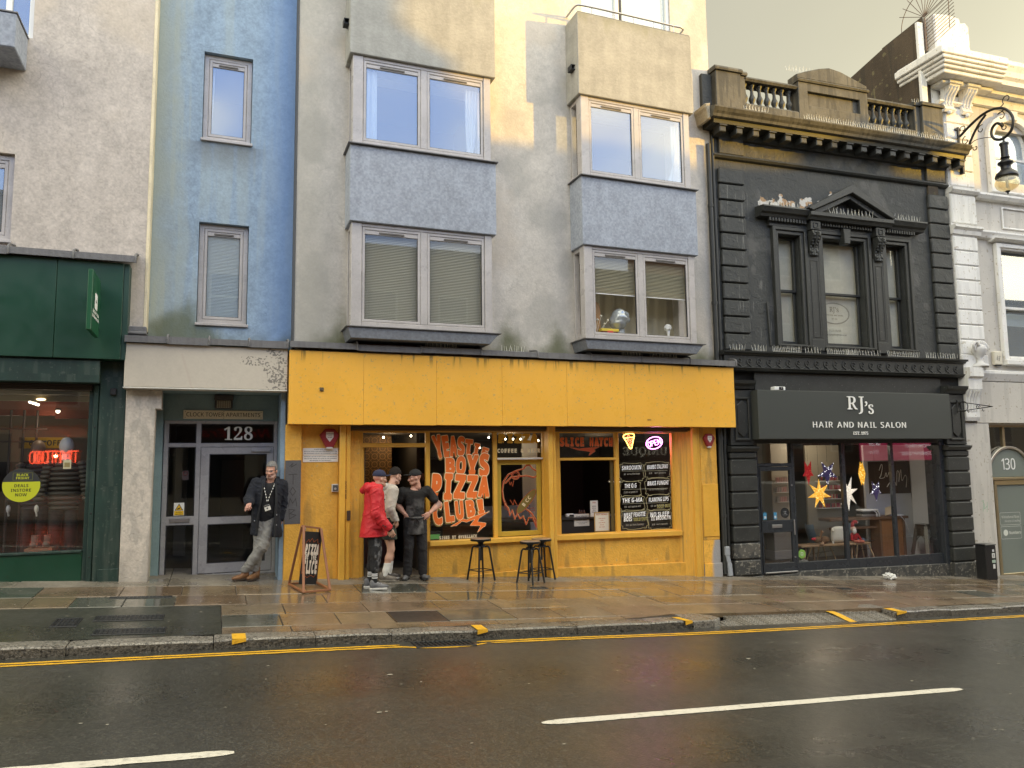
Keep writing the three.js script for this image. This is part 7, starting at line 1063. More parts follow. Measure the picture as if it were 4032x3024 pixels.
{ // wrought iron street lamp on a wall bracket
  const l = thing('wall_lantern', 'black wrought iron lamp bracket with hanging glass globe on the white house', 'street lamp', [6.62, 8.9, 0.2]); const x = 6.62, m = mat([0.016, 0.016, 0.017], 0.4, { metalness: 0.3 });
  const T = (pts, r, n) => tube(pts.map(([z, y]) => [x, y, z]), r, n ?? pts.length * 6, 8);
  part(l, 'wall_plate', [B(x - 0.03, x + 0.03, 8.78, 9.52, 0.121, 0.16, 0.006), B(x - 0.10, x + 0.10, 9.44, 9.48, 0.122, 0.15, 0.004)], m);
  part(l, 'foot', [plate([[x - 0.05, 8.86], [x + 0.05, 8.86], [x + 0.03, 8.38], [x - 0.03, 8.38]], [], 0.122, 0.22, 0.01), B(x - 0.11, x + 0.11, 8.5, 8.55, 0.1225, 0.15, 0.004)], m);
  part(l, 'arm', T([[0.17, 9.28], [0.45, 9.42], [0.81, 9.54], [1.1, 9.53], [1.32, 9.42], [1.46, 9.22], [1.48, 9.04], [1.40, 8.87], [1.2, 8.79], [1.03, 8.86], [0.96, 9.0], [1.0, 9.14], [1.10, 9.19], [1.18, 9.14]], 0.030, 90), m);
  part(l, 'brace', T([[0.17, 8.55], [0.3, 8.82], [0.5, 9.15], [0.68, 9.36], [0.86, 9.5]], 0.026, 40), m); part(l, 'tie_rod', T([[0.17, 8.75], [0.5, 9.02], [0.75, 9.0], [0.97, 8.93]], 0.008, 40), m);
  const curl = (cz, cy, r, a0, dir, tail) => { const o = []; if (tail) o.push(tail); for (let i = 0; i <= 16; i++) { const t = i / 16, a = a0 + dir * t * 5.2, q = r * (1 - 0.72 * t); o.push([cz + q * Math.cos(a), cy + q * Math.sin(a)]); } return T(o, 0.011, 50); };
  for (const c of [[0.27, 9.42, 0.09, 3.1, -1], [0.32, 9.12, 0.11, 1.6, 1], [0.42, 8.92, 0.09, 2.0, 1], [0.72, 9.22, 0.10, 1.2, 1], [1.22, 9.30, 0.11, 2.4, -1, [1.3, 9.42]], [1.38, 9.62, 0.11, 3.8, -1, [1.2, 9.5]], [1.28, 9.03, 0.08, 2.0, 1], [0.55, 8.86, 0.07, 2.6, 1]]) part(l, 'scroll', curl(...c), m);
  part(l, 'rosette', [0, 1, 2, 3].map(i => ball(x + 0.03 * Math.cos(i * 1.57), 9.1 + 0.03 * Math.sin(i * 1.57), 1.22, 0.03, 1, 1, 1, 8)), m);
  const Z = 1.23; part(l, 'stem', lathe([[0, 8.33], [0.085, 8.33], [0.09, 8.36], [0.075, 8.38], [0.075, 8.62], [0.09, 8.64], [0.095, 8.68], [0.05, 8.70], [0.022, 8.72], [0.022, 8.83], [0, 8.83]], x, 0, Z, 20), m);
  part(l, 'canopy', lathe([[0, 7.90], [0.215, 7.90], [0.225, 7.93], [0.20, 8.0], [0.13, 8.06], [0.10, 8.10], [0.10, 8.17], [0.15, 8.21], [0.15, 8.25], [0.085, 8.29], [0.07, 8.34], [0, 8.34]], x, 0, Z, 28), m);
  part(l, 'globe', ball(x, 7.78, Z, 0.235, 1, 0.78, 1, 28), mat([0.95, 0.88, 0.68], 0.08, { transmission: 0.75, thickness: 0, ior: 1.5 })); part(l, 'finial', lathe([[0, 7.53], [0.02, 7.54], [0.014, 7.565], [0.05, 7.59], [0.05, 7.605], [0, 7.61]], x, 0, Z, 14), m);
  part(l, 'lamp_holder', [cylTo([x, 7.68, Z], [x, 7.92, Z], 0.018, 8), cylTo([x - 0.05, 7.66, Z], [x - 0.02, 7.9, Z], 0.006, 5), cylTo([x + 0.05, 7.66, Z], [x + 0.02, 7.9, Z], 0.006, 5)], mSteel); }
// ------------------------------------------------------------------ things in the salon window
frame = SIDE;
function starShape(n, R1, r, depth, sq = 1) {                        // a folded paper star: ridged points
  const P = [], c = [[0, 0, depth], [0, 0, -depth]];
  for (let i = 0; i < n; i++) { const a = Math.PI / 2 + i * 2 * Math.PI / n, b = a + Math.PI / n, d = a - Math.PI / n; const t = [R1 * Math.cos(a) * sq, R1 * Math.sin(a), 0], u = [r * Math.cos(b) * sq, r * Math.sin(b), 0], v = [r * Math.cos(d) * sq, r * Math.sin(d), 0]; P.push(...c[0], ...t, ...u, ...c[0], ...v, ...t, ...c[1], ...u, ...t, ...c[1], ...t, ...v); }
  return fromTris(P);
}
const holes = (base, hole, n, rad, seed) => { const r = mulberry(seed), pts = []; for (let i = 0; i < n; i++) pts.push([r(), r(), rad * (0.6 + 0.7 * r())]); return tex(256, 256, (u, v) => { for (const [a, b, q] of pts) { let dx = Math.abs(u - a), dy = Math.abs(v - b); dx = Math.min(dx, 1 - dx); dy = Math.min(dy, 1 - dy); if (dx * dx + dy * dy < q * q) return hole; } return base; }, true, 0.3); };
function star(label, cx, cy, n, R1, r, turnY, tilt, m, lampCol, power, sq = 1) {
  const z = -0.42, s = thing('star_lantern', label, 'star lantern', [cx, cy, z], 'paper star lanterns in the salon window', 0);
  const g = starShape(n, R1, r, 0.075, sq); g.rotateZ(tilt); g.rotateY(turnY); g.translate(cx, cy, z); part(s, 'paper_star', g, m); part(s, 'cord', cylTo([cx, cy + R1 * 0.8, z], [cx, 2.18, z], 0.003, 4), mBlack);
  const b = part(s, 'bulb', ball(cx, cy - 0.02, z, 0.022, 1, 1, 1, 8), glow(lampCol, 4)); lampAt([cx, cy - 0.02, z], lampCol, power, 0, 1.2);
}
const paper = (col, em, k) => mat(col, 0.8, { transmission: 0.45, thickness: 0, emissive: C(...em), emissiveIntensity: k });
const tGold = holes([0.62, 0.30, 0.02], [0.95, 0.72, 0.25], 70, 0.025, 5), tNavy = holes([0.02, 0.016, 0.05], [1, 1, 1], 26, 0.035, 9), tRed = holes([0.40, 0.012, 0.015], [0.9, 0.15, 0.1], 40, 0.02, 6), tCr = holes([0.72, 0.66, 0.55], [0.95, 0.90, 0.75], 60, 0.03, 7);
const starMat = (t, k) => mat([1, 1, 1], 0.8, { map: t, emissive: C(1, 1, 1), emissiveMap: t, emissiveIntensity: k });
star('red five pointed paper star lantern at the left of the salon window', 2.36, 1.61, 5, 0.285, 0.115, 0.35, Math.PI, starMat(tRed, 0.35), [1, 0.2, 0.15], 0.25, 0.8);
star('dark navy star lantern with large glowing dots, top left beside the red star', 2.86, 1.58, 5, 0.29, 0.11, 0, Math.PI - 0.06, starMat(tNavy, 0.9), [1, 0.95, 0.85], 0.15);
star('golden seven pointed star lantern hanging lowest at the left', 2.62, 1.14, 7, 0.325, 0.125, 0.05, 0.45 + Math.PI / 7, starMat(tGold, 0.85), [1, 0.65, 0.2], 0.4);
star('tall cream white star lantern hanging lowest in the middle', 3.37, 1.14, 7, 0.39, 0.13, 0.15, Math.PI, starMat(tCr, 0.55), [1, 0.9, 0.7], 0.4, 0.8);
star('narrow golden star lantern at the top right of the stars', 3.77, 1.55, 8, 0.285, 0.14, 0.6, Math.PI / 8, starMat(tGold, 0.85), [1, 0.65, 0.2], 0.35, 0.9);
star('dark navy dotted star lantern on the right, left of the mirror script', 4.12, 1.18, 5, 0.25, 0.10, 0.3, Math.PI, starMat(tNavy, 0.9), [1, 0.95, 0.85], 0.15);
const mOak = mat([0.32, 0.20, 0.11], 0.5, { map: tStreak }), mOakDark = mat([0.16, 0.09, 0.05], 0.5, { map: tStreak });
{ const b = thing('bench', 'low wooden bench holding cushion and soft toys behind the salon window', 'bench', [3.0, -0.4, -0.6]);
  part(b, 'seat', B(2.12, 3.92, 0.035, 0.075, -0.78, -0.45, 0.006), mOak); for (const [x, dx] of [[2.35, -0.12], [2.62, 0.06], [3.55, -0.06], [3.68, 0.1]]) part(b, 'leg', cylTo([x, 0.034, -0.6 - (dx > 0 ? 0.1 : 0)], [x + dx, -0.40, -0.55 - (dx > 0 ? 0.2 : 0)], 0.022, 10, 0.016), mOak);
  const c = thing('cushion', 'plump white cushion with corner tassels on the salon bench', 'cushion', [3.2, 0.076, -0.6]); const g = new THREE.SphereGeometry(1, 32, 24); warp(g, (x, y, z) => { const k = v => Math.sign(v) * Math.pow(Math.abs(v), 0.55); return [3.20 + 0.175 * k(x), 0.255 + 0.175 * k(y), -0.60 + 0.075 * z + 0.03 * y]; }); part(c, 'pad', g, mat([0.62, 0.60, 0.53], 0.9)); for (const [x, y] of [[3.04, 0.40], [3.04, 0.11], [3.36, 0.40], [3.36, 0.11]]) part(c, 'tassel', cylTo([x, y, -0.58], [x - 0.02, y - 0.07, -0.54], 0.012, 8, 0.024), mat([0.62, 0.6, 0.54], 0.9));
  const e = thing('soft_toy', 'red and white christmas elf doll sitting beside the cushion', 'soft toy', [3.58, 0.076, -0.55]); const rd = mat([0.30, 0.012, 0.015], 0.9), w = mat([0.62, 0.58, 0.52], 0.95);
  part(e, 'body', ball(3.58, 0.20, -0.55, 0.09, 0.9, 1.25, 0.8), rd); part(e, 'head', ball(3.56, 0.36, -0.54, 0.062), mat([0.5, 0.33, 0.25], 0.8)); part(e, 'beard', ball(3.545, 0.32, -0.49, 0.05, 1, 1.2, 0.6), w); part(e, 'hat', tube([[3.55, 0.40, -0.55], [3.56, 0.47, -0.55], [3.60, 0.51, -0.55], [3.66, 0.50, -0.54]], 0.038, 14, 8), rd); part(e, 'bobble', ball(3.67, 0.50, -0.54, 0.025), w);
  for (const s of [-1, 1]) { part(e, 'arm', cylTo([3.58 + s * 0.07, 0.26, -0.54], [3.58 + s * 0.12, 0.12, -0.48], 0.028, 8), rd); part(e, 'leg', tube([[3.58 + s * 0.04, 0.11, -0.52], [3.62 + s * 0.05, 0.10, -0.44], [3.66 + s * 0.06, 0.10, -0.42]], 0.03, 10, 8), mat([0.42, 0.12, 0.08], 0.9)); }
  const d = thing('soft_toy', 'brown reindeer soft toy lying on the left half of the bench', 'soft toy', [2.75, 0.076, -0.6]); const bn = mat([0.15, 0.085, 0.045], 0.95); part(d, 'body', ball(2.84, 0.155, -0.6, 0.085, 1.4, 0.9, 0.9), bn); part(d, 'head', ball(2.64, 0.17, -0.58, 0.075, 1.2, 0.9, 0.9), bn); part(d, 'nose', ball(2.53, 0.19, -0.56, 0.035, 1.6, 0.8, 1), mat([0.5, 0.03, 0.05], 0.8)); part(d, 'antler', [tube([[2.68, 0.2, -0.55], [2.70, 0.30, -0.52], [2.69, 0.36, -0.5]], 0.022, 10, 7), tube([[2.70, 0.12, -0.50], [2.66, 0.06 + 0.03, -0.44], [2.58, 0.095, -0.42]], 0.022, 10, 7), ball(2.71, 0.33, -0.5, 0.026), ball(2.6, 0.10, -0.42, 0.026)], mat([0.30, 0.18, 0.10], 0.9)); }
function shellChair(x, z, turn, label) {
  const c = thing('shell_chair', label, 'chair', [x, -0.4, z], 'moulded chairs at the salon desk', turn), sv = c._b; c._b = [0, 0, 0];
  const g = new THREE.PlaneGeometry(0.46, 1, 14, 24); warp(g, (a, b, q) => { const t = b + 0.5, w = t < 0.5 ? 1 : 1 - 0.25 * (t - 0.5) * 2; let yy, zz; if (t < 0.5) { yy = 0.43 - 0.02 * Math.sin(t * 6); zz = 0.24 - t * 0.86; } else { const k = (t - 0.5) * 2; yy = 0.43 + 0.42 * Math.pow(k, 1.25); zz = -0.19 - 0.14 * Math.sin(k * 1.5); } const u = a / 0.23; return [a * w, yy + 0.06 * u * u * (t < 0.5 ? 1 : 0.2), zz + (t > 0.5 ? 0.09 * u * u : 0)]; });
  part(c, 'shell', g, mat([0.13, 0.19, 0.24], 0.4)); for (const [sx, sz] of [[-1, -1], [1, -1], [-1, 1], [1, 1]]) part(c, 'leg', cylTo([sx * 0.14, 0.41, sz * 0.12], [sx * 0.24, 0, sz * 0.24], 0.017, 10, 0.011), mat([0.5, 0.36, 0.2], 0.5)); part(c, 'cross_wire', [cylTo([-0.2, 0.18, -0.18], [0.2, 0.3, 0.18], 0.005, 5), cylTo([0.2, 0.18, -0.18], [-0.2, 0.3, 0.18], 0.005, 5)], mBlack);
}
shellChair(3.08, -1.0, 1.35, 'blue grey moulded chair on wooden legs at the left end of the desk'); shellChair(4.12, -1.0, 1.35, 'blue grey moulded chair on wooden legs nearest the desk end panel');
{ const d = thing('desk', 'dark wood topped reception desk with orange timber end panel', 'desk', [4.6, -0.4, -1.1]); part(d, 'top', B(3.3, 5.5, 0.50, 0.56, -1.31, -0.93, 0.006), mOakDark); part(d, 'end_panel', B(4.75, 5.36, -0.40, 0.499, -1.26, -0.98, 0.006), mat([0.30, 0.135, 0.05], 0.5, { map: tStreak })); part(d, 'end_frame', [B(4.69, 4.745, -0.40, 0.499, -1.26, -0.96, 0.004), B(5.365, 5.42, -0.40, 0.499, -1.26, -0.96, 0.004)], mOakDark); part(d, 'front_rail', B(3.4, 4.68, 0.30, 0.36, -1.1, -1.05, 0.004), mOakDark);
  const v = thing('camper_ornament', 'small white topped camper van ornament standing on the desk', 'ornament', [4.4, 0.56, -1.05]); part(v, 'roof', B(4.2, 4.68, 0.69, 0.735, -1.15, -0.95, 0.02), mWhite); part(v, 'body', B(4.2, 4.68, 0.561, 0.63, -1.15, -0.95, 0.02), mSteel); part(v, 'window', B(4.22, 4.66, 0.631, 0.689, -1.14, -0.96, 0.004), mBlack); part(v, 'stripe', [tube([[4.54, 0.69, -0.94], [4.6, 0.64, -0.94], [4.6, 0.57, -0.94]], 0.012, 10, 6), tube([[4.62, 0.69, -0.94], [4.67, 0.64, -0.94], [4.68, 0.57, -0.94]], 0.012, 10, 6)], mWhite);
  const t = thing('tablet_stand', 'payment tablet and white stand on the right end of the desk', 'tablet', [5.2, 0.56, -1.1]); part(t, 'screen', bar([5.0, 0.58, -1.02], [5.1, 0.76, -1.1], 0.03, 0.16, [0, 0, 1]), mat([0.5, 0.42, 0.3], 0.5)); part(t, 'base', B(5.12, 5.42, 0.561, 0.585, -1.15, -0.98, 0.006), mWhite); part(t, 'cable', tube([[5.25, 0.58, -0.93], [5.35, 0.45, -0.9], [5.46, 0.2, -0.9]], 0.006, 16, 5), mWhite); }
{ const mGun = mat([0.16, 0.155, 0.14], 0.28, { metalness: 0.9 }); const s0 = thing('metal_stool', 'gunmetal cafe stool, lowest of the stack at the right of the salon', 'stool', [5.52, -0.4, -0.5], 'stacked metal stools'); s0._b = [0, 0, 0];
  const seat = new THREE.BoxGeometry(0.30, 0.03, 0.30, 4, 1, 4); part(s0, 'seat', B(-0.155, 0.155, 0.60, 0.635, -0.155, 0.155, 0.014), mGun); part(s0, 'skirt', ring(-0.15, 0.15, 0.54, 0.60, 0.004, -0.15, 0.15, 0), mGun);
  for (const [sx, sz] of [[-1, -1], [1, -1], [-1, 1], [1, 1]]) part(s0, 'leg', [bar([sx * 0.13, 0.60, sz * 0.13], [sx * 0.21, 0, sz * 0.21], 0.07, 0.012, [sx, 0, sz]), bar([sx * 0.13, 0.60, sz * 0.13], [sx * 0.21, 0, sz * 0.21], 0.016, 0.05, [sx, 0, sz])], mGun); part(s0, 'brace', [tube([[-0.15, 0.42, 0.15], [0, 0.55, 0.15], [0.15, 0.42, 0.15]], 0.009, 14, 6), tube([[0.15, 0.42, 0.15], [0.15, 0.55, 0], [0.15, 0.42, -0.15]], 0.009, 14, 6), tube([[-0.15, 0.42, 0.15], [-0.15, 0.55, 0], [-0.15, 0.42, -0.15]], 0.009, 14, 6)], mGun);
  for (let i = 1; i < 4; i++) { const c = s0.clone(); c.name = numbered('metal_stool'); c.position.y += i * 0.055; c.userData = { ...s0.userData, label: ['', 'gunmetal cafe stool, second from the floor in the salon stack', 'gunmetal cafe stool, third from the floor in the salon stack', 'gunmetal cafe stool on top of the salon stack'][i] }; scene.add(c); } }
{ const p = thing('succulent_pot', 'small grey planter with a bright green round sticker by the salon door', 'pot', [1.95, -0.3, -0.25]); part(p, 'pot', B(1.80, 2.08, -0.40, -0.18, -0.45, -0.2, 0.02), mat([0.12, 0.12, 0.115], 0.6)); part(p, 'label', cyl(0, 0, 0, 0.09, 0.004, 24).rotateX(Math.PI / 2).translate(1.85, -0.04, -0.115), mat([0.25, 0.5, 0.08], 0.5)); part(p, 'emblem', ring(1.82, 1.88, -0.07, -0.01, 0.012, -0.112, -0.109, 0.001), mWhite); part(p, 'card', B(1.79, 1.86, -0.40 + 0.04, -0.25, -0.115, -0.111, 0), mWhite); for (let i = 0; i < 7; i++) part(p, 'leaf', ball(1.9 + 0.08 * Math.cos(i), -0.15, -0.32 + 0.08 * Math.sin(i), 0.035, 0.6, 1.6, 0.6, 8), mat([0.06, 0.14, 0.04], 0.7));
  const st = thing('door_sticker', 'round black award sticker on the glass of the salon door', 'sticker', [1.46, 0.75, -0.06]); part(st, 'disc', cyl(0, 0, 0, 0.105, 0.003, 32).rotateX(Math.PI / 2).translate(1.45, 0.80, -0.066), mBlack); part(st, 'print', sheet(1.37, 1.53, 0.72, 0.88, -0.0625), decal(canvasTex(128, 128, x => { x.fillStyle = '#bbb'; x.textAlign = 'center'; x.font = '20px sans-serif'; x.fillText('LOREAL', 64, 50); x.fillText('2018', 64, 78); x.font = '13px sans-serif'; x.fillText('CERTIFIED SALON', 64, 100, 110); })));
  for (const [x, y, w, h, lab] of [[0.93, 0.68, 0.08, 0.14, 'small pale blue sticker at the lower left of the salon door glass'], [1.18, 0.68, 0.07, 0.14, 'small bright blue sticker in the middle of the salon door glass']]) { const k = thing('door_sticker', lab, 'sticker', [x, y, -0.065]); part(k, 'sticker', B(x, x + w, y, y + h, -0.068, -0.0645, 0), mat([0.06, 0.25, 0.42], 0.5)); part(k, 'motif', B(x + 0.015, x + w - 0.015, y + 0.02, y + h * 0.5, -0.064, -0.0625, 0), mat([0.55, 0.62, 0.66], 0.5)); } 
  const l = thing('shop_lamp', 'white tapered table lamp standing on the floor beside the stools', 'lamp', [5.2, -0.4, -1.5]); part(l, 'shade', cyl(5.72, -0.2, -1.0, 0.10, 0.34, 20, 0.07), mat([0.6, 0.6, 0.6], 0.6)); }
{ // black feeder pillar by the door of 130
  const b = thing('utility_post', 'narrow black utility post with stickers beside door 130', 'bollard', [6.1, -0.7, 0.45]); part(b, 'body', B(5.97, 6.27, -0.72, 0.0, 0.32, 0.58, 0.015), mat([0.016, 0.016, 0.017], 0.35)); part(b, 'cap', B(5.96, 6.28, 0.001, 0.03, 0.31, 0.59, 0.012), mat([0.018, 0.018, 0.02], 0.3));
  for (const [y, h, w, c] of [[-0.13, 0.05, 0.05, [0.6, 0.6, 0.6]], [-0.26, 0.10, 0.08, [0.6, 0.6, 0.58]], [-0.36, 0.06, 0.10, [0.35, 0.45, 0.38]], [-0.48, 0.09, 0.06, [0.62, 0.62, 0.6]]]) part(b, 'sticker', B(6.18 - w / 2, 6.18 + w / 2, y, y + h, 0.5805, 0.583, 0), mat(c, 0.5)); part(b, 'number', text3('5', 'sans_bold', 6.165, 6.195, -0.24, -0.185, 0.5832, 0.001), mBlack); }
frame = MAIN;
{ // crumpled paper on the pavement
  const g = new THREE.IcosahedronGeometry(1, 5); warp(g, (x, y, z) => { const n = 0.45 + 0.9 * Math.abs(fbm(x * 2.6 + 9, z * 2.6 + y * 2 + 9, 3) - 0.5) * 2 + 0.35 * Math.abs(Math.sin(x * 7 + y * 5) * Math.sin(z * 6 - y * 4)); return [12.78 + 0.14 * x * n, PY(12.78, 0.55) + 0.008 + Math.max(0, 0.03 + 0.09 * y * n - 0.05 * x), 0.62 + 0.12 * z * n]; }); mergedThing('litter', 'crumpled white paper lying against the salon plinth', 'litter', g, mat([0.72, 0.72, 0.70], 0.8), [12.78, PY(12.78, 0.6), 0.62]); }
// ------------------------------------------------------------------ stools and sandwich board on the pavement
{ const mIr = mat([0.014, 0.014, 0.015], 0.45, { metalness: 0.3 }), mTop = mat([0.30, 0.20, 0.13], 0.35, { map: tStreak, clearcoat: 0.5 });
  const s = thing('bar_stool', 'black iron screw stool with round wooden seat standing alone on the left', 'stool', [4.16, PY(4.16, 0.30), 0.30], 'bar stools outside the pizza shop', 0.3); s._b = [0, 0, 0];
  part(s, 'seat', [lathe([[0, 0.665], [0.155, 0.665], [0.168, 0.672], [0.168, 0.690], [0.155, 0.698], [0, 0.698]], 0, 0, 0, 32)], mTop); part(s, 'seat_rim', lathe([[0.150, 0.652], [0.172, 0.652], [0.174, 0.688], [0.1695, 0.688], [0.1695, 0.666], [0.150, 0.664]], 0, 0, 0, 32), mIr);
  part(s, 'screw', [cyl(0, 0.50, 0, 0.016, 0.34, 10), cyl(0, 0.635, 0, 0.06, 0.02, 16), cyl(0, 0.60, 0, 0.045, 0.05, 12)], mIr); part(s, 'hub', lathe([[0.02, 0.54], [0.07, 0.545], [0.085, 0.56], [0.07, 0.585], [0.02, 0.60]], 0, 0, 0, 16), mIr);
  for (const [sx, sz] of [[-1, -1], [1, -1], [-1, 1], [1, 1]]) { part(s, 'leg', [tube([[sx * 0.05, 0.555, sz * 0.05], [sx * 0.085, 0.56, sz * 0.085], [sx * 0.105, 0.52, sz * 0.105]], 0.014, 10, 8), bar([sx * 0.10, 0.545, sz * 0.10], [sx * 0.165, 0, sz * 0.165], 0.026, 0.026)], mIr); }
  const h = 0.175, q = 0.143; for (const [a, b] of [[[-1, -1], [1, -1]], [[1, -1], [1, 1]], [[1, 1], [-1, 1]], [[-1, 1], [-1, -1]]]) part(s, 'foot_rail', bar([a[0] * q, h, a[1] * q], [b[0] * q, h, b[1] * q], 0.018, 0.012, [0, 1, 0]), mIr);
  for (const [x, z, r, lab] of [[4.92, 0.62, 0.55, 'black iron screw stool with round wooden seat, nearer of the two standing together'], [5.30, 0.22, 0.1, 'black iron screw stool with round wooden seat, farther of the two standing together']]) { const c = s.clone(); c.name = numbered('bar_stool'); c.position.set(x, PY(x, z), z); c.rotation.y = r; c.userData = { ...s.userData, label: lab }; scene.add(c); } }
{ const t = thing('sandwich_board', 'wooden A-frame pavement sign with a hanging black pizza panel', 'pavement sign', [1.31, PY(1.31, 0.87), 0.87]);
  const y = (x, z) => PY(x, z) + 0.012, mW = mat([0.26, 0.105, 0.045], 0.55, { map: tStreak });
  const F = [[1.05, 0.58], [1.46, 0.42], [1.58, 1.12], [1.19, 1.28]].map(([x, z]) => [x, y(x, z), z]), Tp = [[1.20, 0.98, 0.86], [1.47, 0.93, 0.78]];
  // two trestles: each from a top corner down to two feet, with a base rectangle
  part(t, 'leg', bar(Tp[0], F[0], 0.03, 0.035, [1, 0, 0]), mW); part(t, 'leg', bar(Tp[0].map((v, i) => v + [0.02, 0, 0.03][i]), F[3], 0.03, 0.035, [1, 0, 0]), mW); part(t, 'leg', bar(Tp[1], F[1], 0.03, 0.035, [1, 0, 0]), mW); part(t, 'leg', bar(Tp[1].map((v, i) => v + [0.01, 0, 0.03][i]), F[2], 0.03, 0.035, [1, 0, 0]), mW);
  for (const [a, b] of [[0, 1], [1, 2], [2, 3], [3, 0]]) part(t, 'base_rail', bar(F[a].map((v, i) => i === 1 ? v + 0.012 : v), F[b].map((v, i) => i === 1 ? v + 0.012 : v), 0.03, 0.028, [0, 1, 0]), mW);
  part(t, 'top_rail', bar(Tp[0], Tp[1], 0.04, 0.03, [0, 1, 0]), mW);
  const c = [1.335, 0.53, 0.83], ax = V(Tp[1][0] - Tp[0][0], Tp[1][1] - Tp[0][1], Tp[1][2] - Tp[0][2]).normalize(); const turn = Math.atan2(-ax.z, ax.x);
  const pn = B(-0.135, 0.135, -0.40, 0.36, -0.006, 0.006, 0.002); pn.rotateZ(-0.12); pn.rotateY(turn); pn.translate(...c); part(t, 'hanging_panel', pn, mat([0.012, 0.012, 0.012], 0.5));
  const art = canvasTex(288, 800, (x, w, h) => { zz(x, [[30, 180], [70, 120], [90, 160], [130, 100], [160, 160], [220, 110], [230, 170], [270, 180], [262, 640], [230, 690], [180, 660], [120, 700], [60, 660], [20, 640]], '#120d0a', '#c8662e', 8); drip(x, 'PIZZA', 26, 190, 240, 150, '#d9cdbd', null, { fat: 9 }); drip(x, 'BY THE', 40, 345, 200, 80, '#d9cdbd', null, { fat: 6 }); drip(x, 'SLICE', 26, 440, 240, 190, '#d9cdbd', null, { fat: 9 }); });
  const f = sheet(-0.132, 0.132, -0.395, 0.355, 0.0075); f.rotateZ(-0.12); f.rotateY(turn); f.translate(...c); part(t, 'lettering', f, decal(art)); part(t, 'hook', [tube([[1.25, 0.97, 0.85], [1.25, 0.94, 0.865], [1.25, 0.91, 0.85]], 0.005, 10, 5), tube([[1.42, 0.94, 0.80], [1.42, 0.91, 0.815], [1.42, 0.88, 0.80]], 0.005, 10, 5)], mSteel); }
// ------------------------------------------------------------------ people
// A body is a distance field of tapered capsules and ellipsoids, joined smoothly and meshed (surface nets).
const cap = (a, b, r0, r1 = r0, S) => ({ a, b, r0, r1, S });
const ell = (c, r, tilt) => ({ c, r, tilt });
function dPrim(q, x, y, z) {
  if (q.c) { let dx = x - q.c[0], dy = y - q.c[1], dz = z - q.c[2]; if (q.tilt) { const c = Math.cos(q.tilt), s = Math.sin(q.tilt), t = dy * c - dz * s; dz = dy * s + dz * c; dy = t; } const k = Math.hypot(dx / q.r[0], dy / q.r[1], dz / q.r[2]), m = Math.hypot(dx / q.r[0] ** 2, dy / q.r[1] ** 2, dz / q.r[2] ** 2); return m < 1e-9 ? -Math.min(...q.r) : k * (k - 1) / m; }
  const S = q.S; let sx = 1, sy = 1, sz = 1, n = 1; if (S) { [sx, sy, sz] = S; n = Math.max(sx, sz) * 0.5 + 0.5; }
  const ax = q.a[0] * sx, ay = q.a[1] * sy, az = q.a[2] * sz, bx = q.b[0] * sx - ax, by = q.b[1] * sy - ay, bz = q.b[2] * sz - az, px = x * sx - ax, py = y * sy - ay, pz = z * sz - az;
  const t = clamp((px * bx + py * by + pz * bz) / (bx * bx + by * by + bz * bz + 1e-9)); return (Math.hypot(px - t * bx, py - t * by, pz - t * bz) - (q.r0 + (q.r1 - q.r0) * t)) / n;
}
